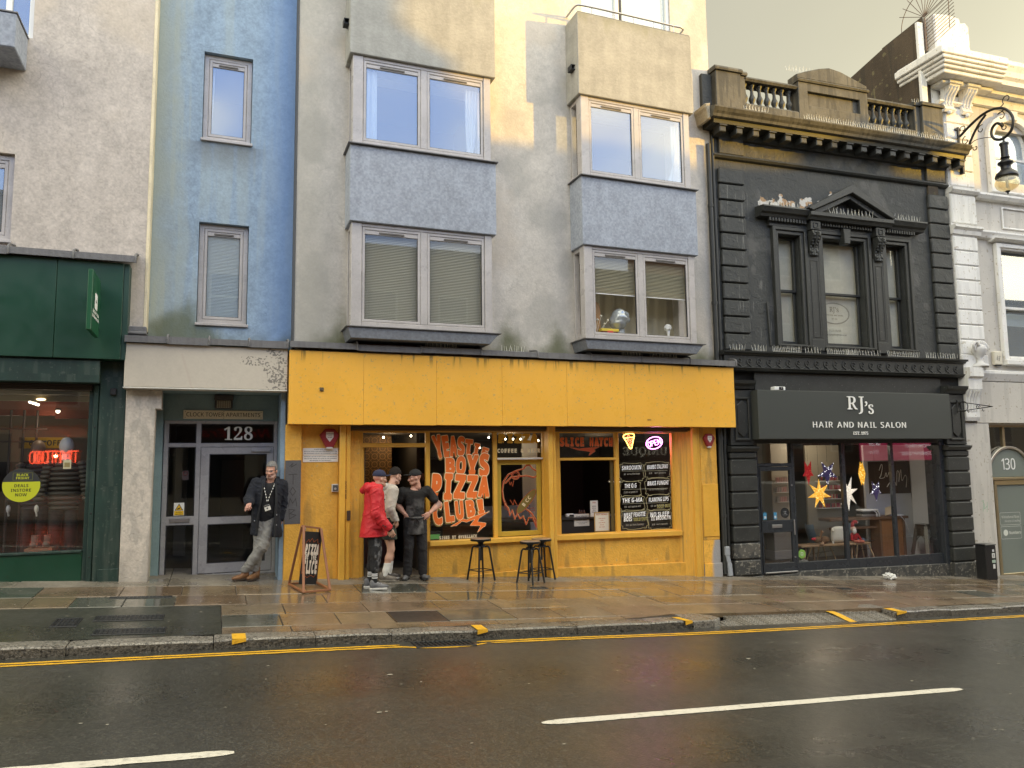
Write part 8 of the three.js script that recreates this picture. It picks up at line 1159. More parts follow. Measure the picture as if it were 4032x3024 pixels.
function fieldMesh(prims, cell, { k = 0.03, wr = 0, clip = null, color = null, pad = 0.03 } = {}) {
  const lo = [9, 9, 9], hi = [-9, -9, -9];
  for (const q of prims) for (const [p, r] of q.c ? [[q.c, Math.max(...q.r)]] : [[q.a, q.r0], [q.b, q.r1]]) for (let i = 0; i < 3; i++) { lo[i] = Math.min(lo[i], p[i] - r - pad); hi[i] = Math.max(hi[i], p[i] + r + pad); }
  const n = [0, 1, 2].map(i => Math.ceil((hi[i] - lo[i]) / cell) + 2), [nx, ny, nz] = n, F = new Float32Array(nx * ny * nz).fill(9), id = (i, j, l) => (l * ny + j) * nx + i;
  const f = (x, y, z) => {
    let d = 9; for (const q of prims) { const e = dPrim(q, x, y, z), kk = q.k ?? k; if (d > 8) { d = e; continue; } const h = Math.max(kk - Math.abs(d - e), 0) / kk; d = Math.min(d, e) - h * h * kk * 0.25; }
    if (wr && d < 0.05) { const p = 1 - Math.abs(2 * vn(x * 12 + z * 9 + 5, y * 15 - z * 6 + x * 5 + 7) - 1), q = 1 - Math.abs(2 * vn(x * 27 - z * 21 + 3, y * 24 + x * 13 + z * 8 + 1) - 1); d -= wr * (1.1 * p * p + 0.5 * q * q - 0.55); }
    if (clip) d = Math.max(d, clip(x, y, z)); return d;
  };
  for (let l = 0; l < nz; l++) for (let j = 0; j < ny; j++) for (let i = 0; i < nx; i++) F[id(i, j, l)] = f(lo[0] + i * cell, lo[1] + j * cell, lo[2] + l * cell);
  const vid = new Int32Array(nx * ny * nz).fill(-1), P = [], T = [];
  for (let l = 0; l < nz - 1; l++) for (let j = 0; j < ny - 1; j++) for (let i = 0; i < nx - 1; i++) {
    let c = 0, sx = 0, sy = 0, sz = 0; const v = []; for (let t = 0; t < 8; t++) v.push(F[id(i + (t & 1), j + (t >> 1 & 1), l + (t >> 2))]);
    for (const [a, b, ax] of [[0, 1, 0], [2, 3, 0], [4, 5, 0], [6, 7, 0], [0, 2, 1], [1, 3, 1], [4, 6, 1], [5, 7, 1], [0, 4, 2], [1, 5, 2], [2, 6, 2], [3, 7, 2]]) if ((v[a] < 0) !== (v[b] < 0)) { const t = v[a] / (v[a] - v[b]); sx += (a & 1) + (ax === 0 ? t : 0); sy += (a >> 1 & 1) + (ax === 1 ? t : 0); sz += (a >> 2) + (ax === 2 ? t : 0); c++; }
    if (c) { vid[id(i, j, l)] = P.length / 3; P.push(lo[0] + (i + sx / c) * cell, lo[1] + (j + sy / c) * cell, lo[2] + (l + sz / c) * cell); }
  }
  for (let l = 1; l < nz - 1; l++) for (let j = 1; j < ny - 1; j++) for (let i = 1; i < nx - 1; i++) {
    const s = F[id(i, j, l)] < 0;
    for (const [di, dj, dl, u, w] of [[1, 0, 0, [0, 1, 0], [0, 0, 1]], [0, 1, 0, [0, 0, 1], [1, 0, 0]], [0, 0, 1, [1, 0, 0], [0, 1, 0]]]) if (s !== (F[id(i + di, j + dj, l + dl)] < 0)) {
      const g = (a, b) => vid[id(i - u[0] * a - w[0] * b, j - u[1] * a - w[1] * b, l - u[2] * a - w[2] * b)], q = [g(0, 0), g(1, 0), g(1, 1), g(0, 1)]; if (Math.min(...q) < 0) continue;
      s ? T.push(q[0], q[1], q[2], q[0], q[2], q[3]) : T.push(q[0], q[2], q[1], q[0], q[3], q[2]);
    }
  }
  const N = new Float32Array(P.length), e = cell * 0.5, Cl = new Float32Array(P.length);
  for (let i = 0; i < P.length; i += 3) { const [x, y, z] = [P[i], P[i + 1], P[i + 2]]; const gx = f(x + e, y, z) - f(x - e, y, z), gy = f(x, y + e, z) - f(x, y - e, z), gz = f(x, y, z + e) - f(x, y, z - e), m = Math.hypot(gx, gy, gz) || 1; N[i] = gx / m; N[i + 1] = gy / m; N[i + 2] = gz / m; const c = color ? color(x, y, z, N[i], N[i + 1], N[i + 2]) : [1, 1, 1]; Cl[i] = c[0]; Cl[i + 1] = c[1]; Cl[i + 2] = c[2]; }
  const g = new THREE.BufferGeometry(); g.setAttribute('position', new THREE.BufferAttribute(new Float32Array(P), 3)); g.setAttribute('normal', new THREE.BufferAttribute(N, 3)); g.setAttribute('color', new THREE.BufferAttribute(Cl, 3)); g.setIndex(T); const o = planarUV(g.toNonIndexed()); return o;
}
const mSkin = mat([1, 1, 1], 0.5, { vertexColors: true }), cloth = (rough = 0.9, o = {}) => mat([1, 1, 1], rough, { vertexColors: true, bumpMap: tFineB, bumpScale: 0.0008, ...o });
const mCloth = cloth(), mShiny = cloth(0.6);
function headGeo(o) {                                                // face forward is +z, the origin in the middle of the head
  const sk = o.skin, prims = [ell([0, 0.035, -0.012], [0.076, 0.092, 0.096]), ell([0, -0.035, 0.022], [0.060, 0.085, 0.070]), cap([-0.022, -0.093, 0.062], [0.022, -0.093, 0.062], 0.026), cap([-0.05, -0.075, 0.0], [-0.03, -0.098, 0.05], 0.024), cap([0.05, -0.075, 0.0], [0.03, -0.098, 0.05], 0.024),
    cap([0, 0.008, 0.088], [0, -0.034, 0.110], 0.009, 0.013), ell([-0.013, -0.038, 0.098], [0.010, 0.009, 0.012]), ell([0.013, -0.038, 0.098], [0.010, 0.009, 0.012]), cap([-0.045, 0.018, 0.070], [-0.012, 0.016, 0.084], 0.013), cap([0.045, 0.018, 0.070], [0.012, 0.016, 0.084], 0.013), ell([-0.038, -0.028, 0.066], [0.026, 0.024, 0.022]), ell([0.038, -0.028, 0.066], [0.026, 0.024, 0.022]),
    { ...cap([-0.020, -0.068, 0.086], [0.020, -0.068, 0.086], 0.0085), k: 0.008 }, { ...cap([-0.016, -0.078, 0.084], [0.016, -0.078, 0.084], 0.009), k: 0.008 }, { ...ell([-0.078, -0.012, -0.006], [0.011, 0.033, 0.021]), k: 0.01 }, { ...ell([0.078, -0.012, -0.006], [0.011, 0.033, 0.021]), k: 0.01 }, cap([0, -0.06, -0.02], [0, -0.16, -0.035], 0.056, 0.058)];
  return fieldMesh(prims, 0.0045, { k: 0.022, color: (x, y, z) => {
    let c = [...sk]; const ey = Math.hypot((Math.abs(x) - 0.031) / 0.016, (y - 0.001) / 0.0075); if (ey < 1 && z > 0.055) c = Math.hypot((Math.abs(x) - 0.031), y - 0.001) < 0.006 ? [0.02, 0.018, 0.016] : [0.42, 0.40, 0.38];
    else if (ey < 1.7 && z > 0.055) c = mixC(c, [0.16, 0.07, 0.05], 0.55); if (Math.abs(y - 0.022) < 0.0065 && Math.abs(Math.abs(x) - 0.032) < 0.022 && z > 0.05) c = mixC(c, o.brow, 0.75);
    if (Math.abs(x) < 0.024 && Math.abs(y + 0.073) < 0.0095 && z > 0.078) c = Math.abs(y + 0.0735) < 0.0022 ? [0.10, 0.03, 0.025] : mixC(c, [0.34, 0.10, 0.085], 0.6);
    else if (o.beard && y < -0.045 - (Math.abs(x) < 0.045 ? 0 : -0.03) && z > -0.02 && y > -0.135 && !(Math.abs(x) < 0.016 && y > -0.055)) c = mixC(c, o.beard, o.beardK);
    if (z > 0.03 && Math.abs(x) > 0.02 && Math.abs(x) < 0.06 && y < -0.005 && y > -0.05) c = mixC(c, [0.50, 0.17, 0.12], 0.18); if (o.shave && y > 0.03 && z < 0.05) c = mixC(c, o.shave, 0.7); return c;
  } });
}
function hairGeo(col, { top = 0.012, sideY = 0.02, front = 0.045, back = -0.06 } = {}) {
  return fieldMesh([ell([0, 0.042, -0.014], [0.080 + top * 0.3, 0.092 + top, 0.099 + top * 0.3])], 0.005, { k: 0.01, wr: 0.0025, clip: (x, y, z) => Math.max((z > 0.03 ? front - y : -9), -(y - (z > 0 ? sideY : sideY + (back - sideY) * Math.min(1, -z / 0.08)))), color: (x, y, z) => { const k = 0.7 + 0.6 * fbm(x * 130 + 9, z * 130 + y * 60 + 9, 2); return col.map(v => v * k); } });
}
function capGeo(col, brimTilt = 0.12) {
  const dome = [ell([0, 0.055, -0.012], [0.090, 0.084, 0.106])], g1 = fieldMesh(dome, 0.006, { clip: (x, y) => 0.036 - y, color: () => col });
  const g2 = fieldMesh([ell([0, 0.050, 0.115], [0.075, 0.010, 0.078], brimTilt)], 0.0045, { clip: (x, y, z) => 0.07 - z, color: () => col.map(v => v * 0.85) }); const g3 = fieldMesh([cap([0, 0.139, -0.012], [0, 0.142, -0.012], 0.008)], 0.004, { color: () => col }); return merged([g1, g2, g3]);
}
function handGeo(sk, curl, spread = 0.12, thumbIn = 0.5) {           // fingers run along -y from the wrist, palm faces +z, thumb on +x
  const P = [ell([0, -0.045, 0], [0.040, 0.050, 0.015]), cap([-0.024, -0.03, 0], [-0.028, -0.085, 0], 0.013, 0.011), cap([0.024, -0.03, 0], [0.028, -0.085, 0], 0.014, 0.011), cap([0, 0.03, 0], [0, -0.03, 0], 0.026, 0.024, [1, 1, 1.4])];
  [[0.029, 0.072], [0.010, 0.082], [-0.010, 0.076], [-0.028, 0.060]].forEach(([x, L], i) => { let p = [x, -0.086 + (i === 3 ? 0.006 : 0), 0], a = 0; const sp = spread * (1.5 - i) * 0.5; for (let s = 0; s < 3; s++) { a += curl * [0.8, 1.0, 0.7][s]; const l = L * [0.45, 0.32, 0.23][s], d = [sp * l, -Math.cos(a) * l, Math.sin(a) * l], q = p.map((v, j) => v + d[j]); P.push({ ...cap(p, q, 0.0088 - s * 0.0007, 0.0082 - s * 0.0008), k: 0.004 }); p = q; } });
  let t = [0.030, -0.022, 0.004]; [[0.026, -0.030, 0.010 + 0.02 * thumbIn], [0.008, -0.028, 0.010 + 0.012 * thumbIn], [-0.004 * thumbIn, -0.022, 0.008]].forEach((d, s) => { const q = t.map((v, j) => v + d[j]); P.push({ ...cap(t, q, 0.013 - s * 0.0018, 0.0112 - s * 0.0018), k: 0.008 }); t = q; });
  return fieldMesh(P, 0.0036, { k: 0.012, color: (x, y, z) => y < -0.1 ? mixC(sk, [0.5, 0.2, 0.15], 0.15) : sk });
}
function place(g, pos, yaw = 0, pitch = 0, roll = 0, flip = false) {
  if (flip) { g.scale(-1, 1, 1); const p = g.attributes.position, n = g.attributes.normal, c = g.attributes.color, sw = (a) => { const A = a.array, s = a.itemSize; for (let i = 0; i < a.count; i += 3) for (let j = 0; j < s; j++) { const u = A[(i + 1) * s + j]; A[(i + 1) * s + j] = A[(i + 2) * s + j]; A[(i + 2) * s + j] = u; } }; sw(p); sw(n); if (c) sw(c); if (g.attributes.uv) sw(g.attributes.uv); }
  g.applyMatrix4(new THREE.Matrix4().makeRotationFromEuler(new THREE.Euler(pitch, yaw, roll, 'YXZ'))); g.translate(...pos); return g;
}
function aim(g, pos, along, palm, flip) {                            // turn a hand so that its fingers run along 'along' and its palm looks to 'palm'
  const y = V(...along).normalize().negate(), z0 = V(...palm), x = y.clone().cross(z0).normalize(), z = x.clone().cross(y); if (flip) place(g, [0, 0, 0], 0, 0, 0, true); g.applyMatrix4(new THREE.Matrix4().makeBasis(x, y, z)); g.translate(...pos); return g;
}
function shoeGeo(pos, yaw, col, sole, boot = 0) {                    // toe along +z
  const up = fieldMesh([ell([0, 0.046, 0.10], [0.040, 0.034, 0.098]), ell([0, 0.058, -0.03], [0.034, 0.05, 0.055]), cap([0, 0.082, 0.01], [0, 0.052, 0.11], 0.032, 0.026), ...(boot ? [cap([0, 0.09, -0.03], [0, 0.09 + boot, -0.035], 0.05, 0.054)] : [cap([0, 0.08, -0.035], [0, 0.11, -0.04], 0.042, 0.042)])], 0.006, { k: 0.03, clip: (x, y) => 0.022 - y, color: (x, y, z) => { const k = 0.75 + 0.5 * fbm(x * 40 + 9, z * 40 + y * 30 + 9, 3); let c = col.map(v => v * k); if (z > 0.0 && z < 0.11 && Math.abs(x) < 0.022 && y > 0.07 && Math.sin(z * 230) > 0.45) c = mixC(c, sole, 0.5); return c; } });
  const so = fieldMesh([cap([0, 0.02, 0.13], [0, 0.02, 0.02], 0.045, 0.038), cap([0, 0.02, 0.02], [0, 0.02, -0.05], 0.038, 0.039)], 0.006, { k: 0.02, clip: (x, y) => Math.max(y - 0.030, -y), color: () => sole });
  return place(merged([up, so]), pos, yaw);
}
const lerp3 = (a, b, t) => a.map((v, i) => v + (b[i] - v) * t);
const torsoW = [1, 1, 1.55];
function limb(a, b, c, r) { return [cap(a, b, r[0], r[1]), cap(b, c, r[1], r[2])]; }
function person(label, base, turn, cat = 'person') { const p = thing('person', label, cat, base, undefined, turn); p._b = [0, 0, 0]; return p; }
const SK1 = [0.50, 0.29, 0.21], SK2 = [0.48, 0.25, 0.18], SK3 = [0.46, 0.24, 0.17];

{ // ---- the man in black with apron, hands on hips, looking to his right
  const p = person('man in black cap, T-shirt and grey apron, hands on hips, in the shop doorway', [3.07, PY(3.07, 0.16), 0.16], -0.06);
  const sL = [0.205, 1.44, -0.01], eL = [0.415, 1.20, -0.09], wL = [0.235, 1.075, 0.06], sR = [-0.205, 1.43, -0.01], eR = [-0.285, 1.215, -0.10], wR = [-0.165, 1.06, 0.03];
  const hL = [0.09, 0.95, 0], kL = [0.12, 0.52, 0.03], aL = [0.13, 0.09, -0.01], hR = [-0.09, 0.95, 0], kR = [-0.11, 0.52, 0.03], aR = [-0.125, 0.09, -0.01];
  const headAt = [-0.01, 1.655, 0.03], torso = [cap([0, 1.36, 0], [0, 1.03, 0.01], 0.165, 0.140, torsoW), cap([0, 1.03, 0.01], [0, 0.93, 0], 0.145, 0.15, torsoW), cap([-0.14, 1.41, 0], [0.14, 1.41, 0], 0.075)];
  const skin = fieldMesh([...torso.map(q => ({ ...q, r0: q.r0 - 0.02, r1: q.r1 - 0.02 })), cap([0, 1.44, -0.01], [0, 1.60, 0.015], 0.062, 0.056), ...limb(sL, eL, wL, [0.056, 0.047, 0.030]), ...limb(sR, eR, wR, [0.056, 0.047, 0.030]), cap(lerp3(eL, wL, 0.15), lerp3(eL, wL, 0.5), 0.048, 0.042), cap(lerp3(eR, wR, 0.15), lerp3(eR, wR, 0.5), 0.048, 0.042), ...limb(hL, kL, aL, [0.08, 0.05, 0.035]), ...limb(hR, kR, aR, [0.08, 0.05, 0.035])], 0.011, { color: (x, y, z) => { const t = fbm(x * 18 + 5, y * 18 + z * 11 + 5, 3); return y < 1.35 && y > 1.02 && t > 0.58 ? mixC(SK2, [0.15, 0.12, 0.12], 0.45) : SK2; } });
  part(p, 'body', [skin, place(headGeo({ skin: SK2, brow: [0.14, 0.07, 0.04], beard: [0.22, 0.10, 0.05], beardK: 0.5, shave: [0.25, 0.15, 0.1] }), headAt, -1.5, 0.08), aim(handGeo(SK2, 0.25, 0.25, 0.2), lerp3(wL, [0.16, 1.0, 0.13], 0.05), [-0.75, -0.42, 0.30], [-0.2, -0.1, -0.8], true), aim(handGeo(SK2, 0.3, 0.25, 0.2), wR, [0.35, -0.75, 0.25], [0.5, 0.1, -0.7], false)], mSkin);
  part(p, 't_shirt', fieldMesh([...torso, cap([0, 1.44, -0.01], [0, 1.475, -0.008], 0.078, 0.070), cap(sL, lerp3(sL, eL, 0.62), 0.078, 0.074), cap(sR, lerp3(sR, eR, 0.62), 0.078, 0.074)], 0.010, { wr: 0.006, clip: (x, y, z) => Math.max(Math.abs(x) < 0.1 ? y - 1.492 + 0.6 * Math.max(0, z) : -9, 0.97 - y), color: (x, y, z) => { const d = fbm(x * 7 + 3, y * 8 + 3, 4), s = sstep(0.42, 0.62, d) * sstep(1.45, 1.15, y) * (z > 0 ? 1 : 0.3); return mixC([0.012, 0.011, 0.011], [0.075, 0.07, 0.068], s); } }), mCloth);
  const ap = fieldMesh([cap([0, 1.02, 0.0], [0, 0.74, 0.01], 0.172, 0.185, [1, 1, 1.35])], 0.010, { wr: 0.005, clip: (x, y, z) => Math.max(y - 1.02, 0.735 - y, -z - 0.05), color: (x, y) => { const d = fbm(x * 9 + 13, y * 9 + 3, 4); return mixC([0.028, 0.026, 0.025], [0.11, 0.105, 0.10], sstep(0.35, 0.7, d)); } });
  const apron = part(p, 'apron', ap, mCloth); part(apron, 'apron_tie', [tube([[-0.17, 1.01, 0.06], [-0.08, 0.995, 0.135], [0, 0.99, 0.145], [0.08, 0.995, 0.135], [0.17, 1.01, 0.06]], 0.011, 30, 6), tube([[0, 0.99, 0.152], [-0.03, 0.96, 0.16], [-0.02, 0.88, 0.158]], 0.007, 12, 5), tube([[0, 0.99, 0.152], [0.03, 0.95, 0.16], [0.03, 0.90, 0.158]], 0.007, 12, 5), ball(0, 0.988, 0.152, 0.016)], mat([0.015, 0.014, 0.014], 0.9));
  part(p, 'trousers', fieldMesh([cap([0, 0.98, 0], [0, 0.88, 0], 0.150, 0.155, torsoW), cap(hL, kL, 0.105, 0.078), cap(kL, [0.13, 0.11, -0.01], 0.074, 0.070), cap(hR, kR, 0.105, 0.078), cap(kR, [-0.125, 0.11, -0.01], 0.074, 0.070)], 0.010, { wr: 0.007, k: 0.02, clip: (x, y) => 0.075 - y, color: (x, y, z) => { const k = 0.7 + 0.7 * fbm(x * 10 + 5, y * 10 + 7, 3); return [0.016 * k, 0.015 * k, 0.016 * k]; } }), mCloth);
  part(p, 'shoe', shoeGeo([0.135, 0, -0.02], 0.18, [0.11, 0.11, 0.115], [0.03, 0.03, 0.03]), mShiny); part(p, 'shoe', shoeGeo([-0.13, 0, -0.02], -0.45, [0.10, 0.10, 0.105], [0.03, 0.03, 0.03]), mShiny);
  part(p, 'cap', place(capGeo([0.014, 0.014, 0.015], 0.05), headAt, -1.5, 0.06), mCloth);
}
{ // ---- the man in the red hooded coat, seen from his right side
  const p = person('man in red hooded coat and navy cap with striped socks, standing nearest the road', [2.27, PY(2.27, 0.93), 0.93], 1.42);
  const sR = [-0.20, 1.44, 0.0], eR = [-0.255, 1.13, -0.01], wR = [-0.225, 0.89, 0.20], sL = [0.20, 1.44, 0], eL = [0.25, 1.14, 0.02], wL = [0.23, 0.92, 0.15];
  const hL = [0.09, 0.93, -0.03], kL = [0.11, 0.52, -0.02], aL = [0.11, 0.10, -0.08], hR = [-0.09, 0.93, -0.02], kR = [-0.10, 0.53, 0.0], aR = [-0.11, 0.10, -0.01], headAt = [0.0, 1.635, 0.06];
  const torso = [cap([0, 1.36, -0.02], [0, 1.05, -0.02], 0.185, 0.19, [1, 1, 1.25]), cap([0, 1.05, -0.02], [0, 0.80, -0.03], 0.20, 0.225, [1, 1, 1.12]), cap([-0.15, 1.42, -0.01], [0.15, 1.42, -0.01], 0.095)];
  part(p, 'body', [fieldMesh([cap([0, 1.36, -0.02], [0, 0.9, -0.02], 0.15, 0.14, torsoW), cap([-0.14, 1.41, 0], [0.14, 1.41, 0], 0.06), cap([0, 1.44, 0.0], [0, 1.58, 0.04], 0.060, 0.055), ...limb(sR, eR, wR, [0.055, 0.045, 0.03]), ...limb(sL, eL, wL, [0.055, 0.045, 0.03]), ...limb(hL, kL, aL, [0.08, 0.05, 0.034]), ...limb(hR, kR, aR, [0.08, 0.05, 0.034])], 0.012, { color: () => SK1 }), place(headGeo({ skin: SK1, brow: [0.2, 0.1, 0.05], beard: [0.28, 0.12, 0.06], beardK: 0.55, shave: [0.22, 0.13, 0.09] }), headAt, 0.42, 0.03), aim(handGeo(SK1, 0.55, 0.1, 0.9), wR, [0.02, -0.85, 0.45], [0.9, 0.0, 0.2], false), aim(handGeo(SK1, 0.5, 0.1, 0.9), wL, [0, -0.85, 0.4], [-0.9, 0, 0.2], true)], mSkin);
  const RED = [0.50, 0.012, 0.020], redC = (x, y, z) => { const k = 0.85 + 0.3 * fbm(x * 8 + 4, y * 8 + z * 5 + 4, 3); return RED.map(v => v * k); };
  const coat = part(p, 'coat', fieldMesh([...torso, cap(sR, eR, 0.092, 0.082), cap(eR, lerp3(eR, wR, 0.88), 0.080, 0.066), cap(sL, eL, 0.092, 0.082), cap(eL, lerp3(eL, wL, 0.88), 0.080, 0.066)], 0.010, { wr: 0.009, k: 0.022, clip: (x, y, z) => Math.max(0.775 + 0.03 * z - y), color: redC }), mShiny);
  part(coat, 'hood', fieldMesh([cap([-0.11, 1.50, 0.05], [-0.10, 1.50, -0.10], 0.055, 0.065), cap([-0.10, 1.50, -0.10], [0.10, 1.50, -0.10], 0.07, 0.07), cap([0.10, 1.50, -0.10], [0.11, 1.50, 0.05], 0.065, 0.055), cap([-0.04, 1.52, -0.13], [0.04, 1.46, -0.19], 0.06, 0.05), cap([-0.08, 1.56, -0.04], [0.08, 1.56, -0.04], 0.03)], 0.009, { wr: 0.006, k: 0.03, clip: (x, y, z) => 0.055 - Math.hypot(x, z - 0.05), color: redC }), mShiny);
  part(coat, 'hem', tube([[-0.20, 0.79, 0.06], [-0.225, 0.785, -0.04], [-0.16, 0.78, -0.20], [0, 0.775, -0.235], [0.16, 0.78, -0.20], [0.225, 0.785, -0.04], [0.18, 0.79, 0.12], [0, 0.795, 0.17], [-0.18, 0.79, 0.12]], 0.010, 50, 6, true), mat([0.40, 0.010, 0.016], 0.7));
  for (const [y, z] of [[1.32, 0.13], [1.14, 0.14], [0.98, 0.15], [0.86, 0.16]]) part(coat, 'button', ball(-0.055, y, z, 0.013, 1, 1, 0.6, 10), mBlack); part(coat, 'pocket_flap', B(-0.237, -0.222, 0.90, 0.95, -0.06, 0.08, 0.006), mat([0.42, 0.010, 0.016], 0.7)); part(coat, 'cuff', fieldMesh([cap(lerp3(eR, wR, 0.84), lerp3(eR, wR, 0.96), 0.055, 0.050)], 0.008, { color: () => [0.015, 0.012, 0.014] }), mCloth); part(coat, 'cuff_button', [ball(-0.30, 0.955, 0.10, 0.012), ball(-0.298, 0.935, 0.13, 0.012)], mBlack);
  part(p, 'trousers', fieldMesh([cap([0, 0.96, -0.02], [0, 0.88, -0.02], 0.145, 0.15, torsoW), cap(hL, kL, 0.10, 0.082), cap(kL, [0.11, 0.30, -0.06], 0.08, 0.062), cap(hR, kR, 0.105, 0.086), cap(kR, [-0.11, 0.30, -0.01], 0.082, 0.062), cap([-0.155, 0.62, 0.0], [-0.155, 0.50, 0.0], 0.05)], 0.010, { wr: 0.010, k: 0.02, clip: (x, y) => 0.255 - y, color: (x, y, z) => { const d = fbm(x * 16 + z * 16 + 4, y * 15 + 4, 3), c = z > -0.02 ? sstep(0.48, 0.56, d) : 0; return mixC([0.014, 0.014, 0.016], [0.16, 0.16, 0.165], c * 0.6); } }), mCloth);
  part(p, 'sock', [fieldMesh([cap([-0.11, 0.30, -0.01], [-0.11, 0.08, -0.015], 0.045, 0.042)], 0.008, { color: (x, y) => [0.235, 0.205, 0.175].some(v => Math.abs(y - v) < 0.0085) ? [0.6, 0.6, 0.6] : [0.012, 0.012, 0.013] }), fieldMesh([cap([0.11, 0.30, -0.06], [0.11, 0.08, -0.08], 0.045, 0.042)], 0.008, { color: (x, y) => [0.235, 0.205, 0.175].some(v => Math.abs(y - v) < 0.0085) ? [0.6, 0.6, 0.6] : [0.012, 0.012, 0.013] })], mCloth);
  part(p, 'shoe', shoeGeo([-0.115, 0, 0.0], -0.05, [0.13, 0.13, 0.14], [0.62, 0.6, 0.57]), mShiny); part(p, 'shoe', shoeGeo([0.11, 0, -0.08], 0.1, [0.12, 0.12, 0.13], [0.62, 0.6, 0.57]), mShiny);
  part(p, 'cap', place(capGeo([0.020, 0.023, 0.055], 0.22), headAt, 0.42, 0.05), mCloth);
}
{ // ---- the man in the grey hoodie and shorts, half hidden
  const p = person('man in grey hoodie, dark shorts and white socks, behind the red coat', [2.58, PY(2.58, 0.2), 0.2], 1.75);
  const sR = [-0.20, 1.43, 0.04], eR = [-0.25, 1.14, -0.03], wR = [-0.22, 0.95, 0.08], sL = [0.20, 1.43, 0.04], eL = [0.25, 1.14, -0.02], wL = [0.22, 0.95, 0.08];
  const hL = [0.09, 0.92, 0], kL = [0.10, 0.50, 0.13], aL = [0.10, 0.10, 0.10], hR = [-0.09, 0.92, 0], kR = [-0.10, 0.50, 0.05], aR = [-0.10, 0.10, -0.06], headAt = [0.0, 1.655, 0.16];
  const torso = [cap([0, 1.36, 0.03], [0, 1.06, 0.0], 0.178, 0.168, [1, 1, 1.3]), cap([0, 1.06, 0], [0, 0.96, 0], 0.175, 0.17, [1, 1, 1.25]), cap([-0.15, 1.41, 0.03], [0.15, 1.41, 0.03], 0.09)];
  part(p, 'body', [fieldMesh([cap([0, 1.36, 0.03], [0, 0.9, 0], 0.15, 0.14, torsoW), cap([-0.14, 1.41, 0.03], [0.14, 1.41, 0.03], 0.06), cap([0, 1.44, 0.05], [0, 1.59, 0.13], 0.064, 0.058), ...limb(sR, eR, wR, [0.055, 0.045, 0.03]), ...limb(sL, eL, wL, [0.055, 0.045, 0.03]), cap(hL, kL, 0.088, 0.058), cap(kL, lerp3(kL, aL, 0.35), 0.054, 0.056), cap(lerp3(kL, aL, 0.35), aL, 0.056, 0.036), cap(hR, kR, 0.088, 0.058), cap(kR, lerp3(kR, aR, 0.35), 0.054, 0.056), cap(lerp3(kR, aR, 0.35), aR, 0.056, 0.036)], 0.011, { color: () => SK1 }), place(headGeo({ skin: SK1, brow: [0.05, 0.03, 0.02], beard: [0.2, 0.12, 0.09], beardK: 0.15 }), headAt, 0.25, 0.28), aim(handGeo(SK1, 0.5, 0.1), wR, [0.3, -0.8, 0.3], [0.7, 0, -0.2], false), aim(handGeo(SK1, 0.5, 0.1), wL, [-0.3, -0.8, 0.3], [-0.7, 0, -0.2], true)], mSkin);
  const GR = (x, y, z) => { const k = 0.85 + 0.3 * fbm(x * 12 + 4, y * 12 + z * 9 + 4, 4); return [0.42 * k, 0.385 * k, 0.335 * k]; };
  const h = part(p, 'hoodie', fieldMesh([...torso, cap(sR, eR, 0.088, 0.078), cap(eR, lerp3(eR, wR, 0.95), 0.076, 0.055), cap(sL, eL, 0.088, 0.078), cap(eL, lerp3(eL, wL, 0.95), 0.076, 0.055)], 0.010, { wr: 0.008, k: 0.022, clip: (x, y) => 0.945 - y, color: GR }), mCloth);
  part(h, 'hood', fieldMesh([cap([-0.09, 1.48, 0.10], [-0.08, 1.49, -0.04], 0.045, 0.055), cap([-0.08, 1.49, -0.04], [0.08, 1.49, -0.04], 0.06), cap([0.08, 1.49, -0.04], [0.09, 1.48, 0.10], 0.055, 0.045), cap([0, 1.46, -0.07], [0, 1.38, -0.11], 0.06, 0.05)], 0.009, { wr: 0.005, clip: (x, y, z) => 0.05 - Math.hypot(x, z - 0.1), color: GR }), mCloth); part(h, 'waistband', fieldMesh([cap([0, 0.975, 0], [0, 0.955, 0], 0.172, 0.168, [1, 1, 1.25])], 0.010, { clip: (x, y) => Math.max(y - 0.985, 0.935 - y), color: (x, y, z) => GR(x, y, z).map(v => v * 0.85) }), mCloth); part(h, 'zip', tube([[0, 1.42, 0.155], [0, 1.2, 0.16], [0, 0.97, 0.14]], 0.006, 12, 5), mSteel);
  part(p, 'shorts', fieldMesh([cap([0, 0.95, 0], [0, 0.86, 0], 0.155, 0.16, [1, 1, 1.35]), cap(hL, lerp3(hL, kL, 0.62), 0.12, 0.115), cap(hR, lerp3(hR, kR, 0.62), 0.12, 0.115)], 0.010, { wr: 0.006, k: 0.02, clip: (x, y) => 0.655 - y, color: (x, y, z) => { const d = fbm(x * 14 + 9, y * 14 + z * 12 + 9, 3); return d > 0.52 ? [0.045, 0.05, 0.035] : [0.016, 0.018, 0.015]; } }), mCloth);
  for (const [k, a] of [[kL, aL], [kR, aR]]) part(p, 'sock', fieldMesh([cap(lerp3(k, a, 0.55), lerp3(k, a, 0.8), 0.056, 0.046), cap(lerp3(k, a, 0.8), a, 0.046, 0.042)], 0.008, { wr: 0.002, clip: (x, y) => y - 0.29, color: (x, y, z) => [0.66, 0.65, 0.62] }), mCloth);
  part(p, 'shoe', shoeGeo([0.10, 0, 0.10], -0.15, [0.07, 0.06, 0.055], [0.5, 0.48, 0.45]), mShiny); part(p, 'shoe', shoeGeo([-0.10, 0, -0.06], -0.5, [0.15, 0.13, 0.11], [0.22, 0.2, 0.17]), mShiny);
  part(p, 'hair', place(hairGeo([0.012, 0.008, 0.006], { top: 0.022, sideY: 0.045, front: 0.06, back: 0.0 }), headAt, 0.25, 0.28), cloth(0.95));
}
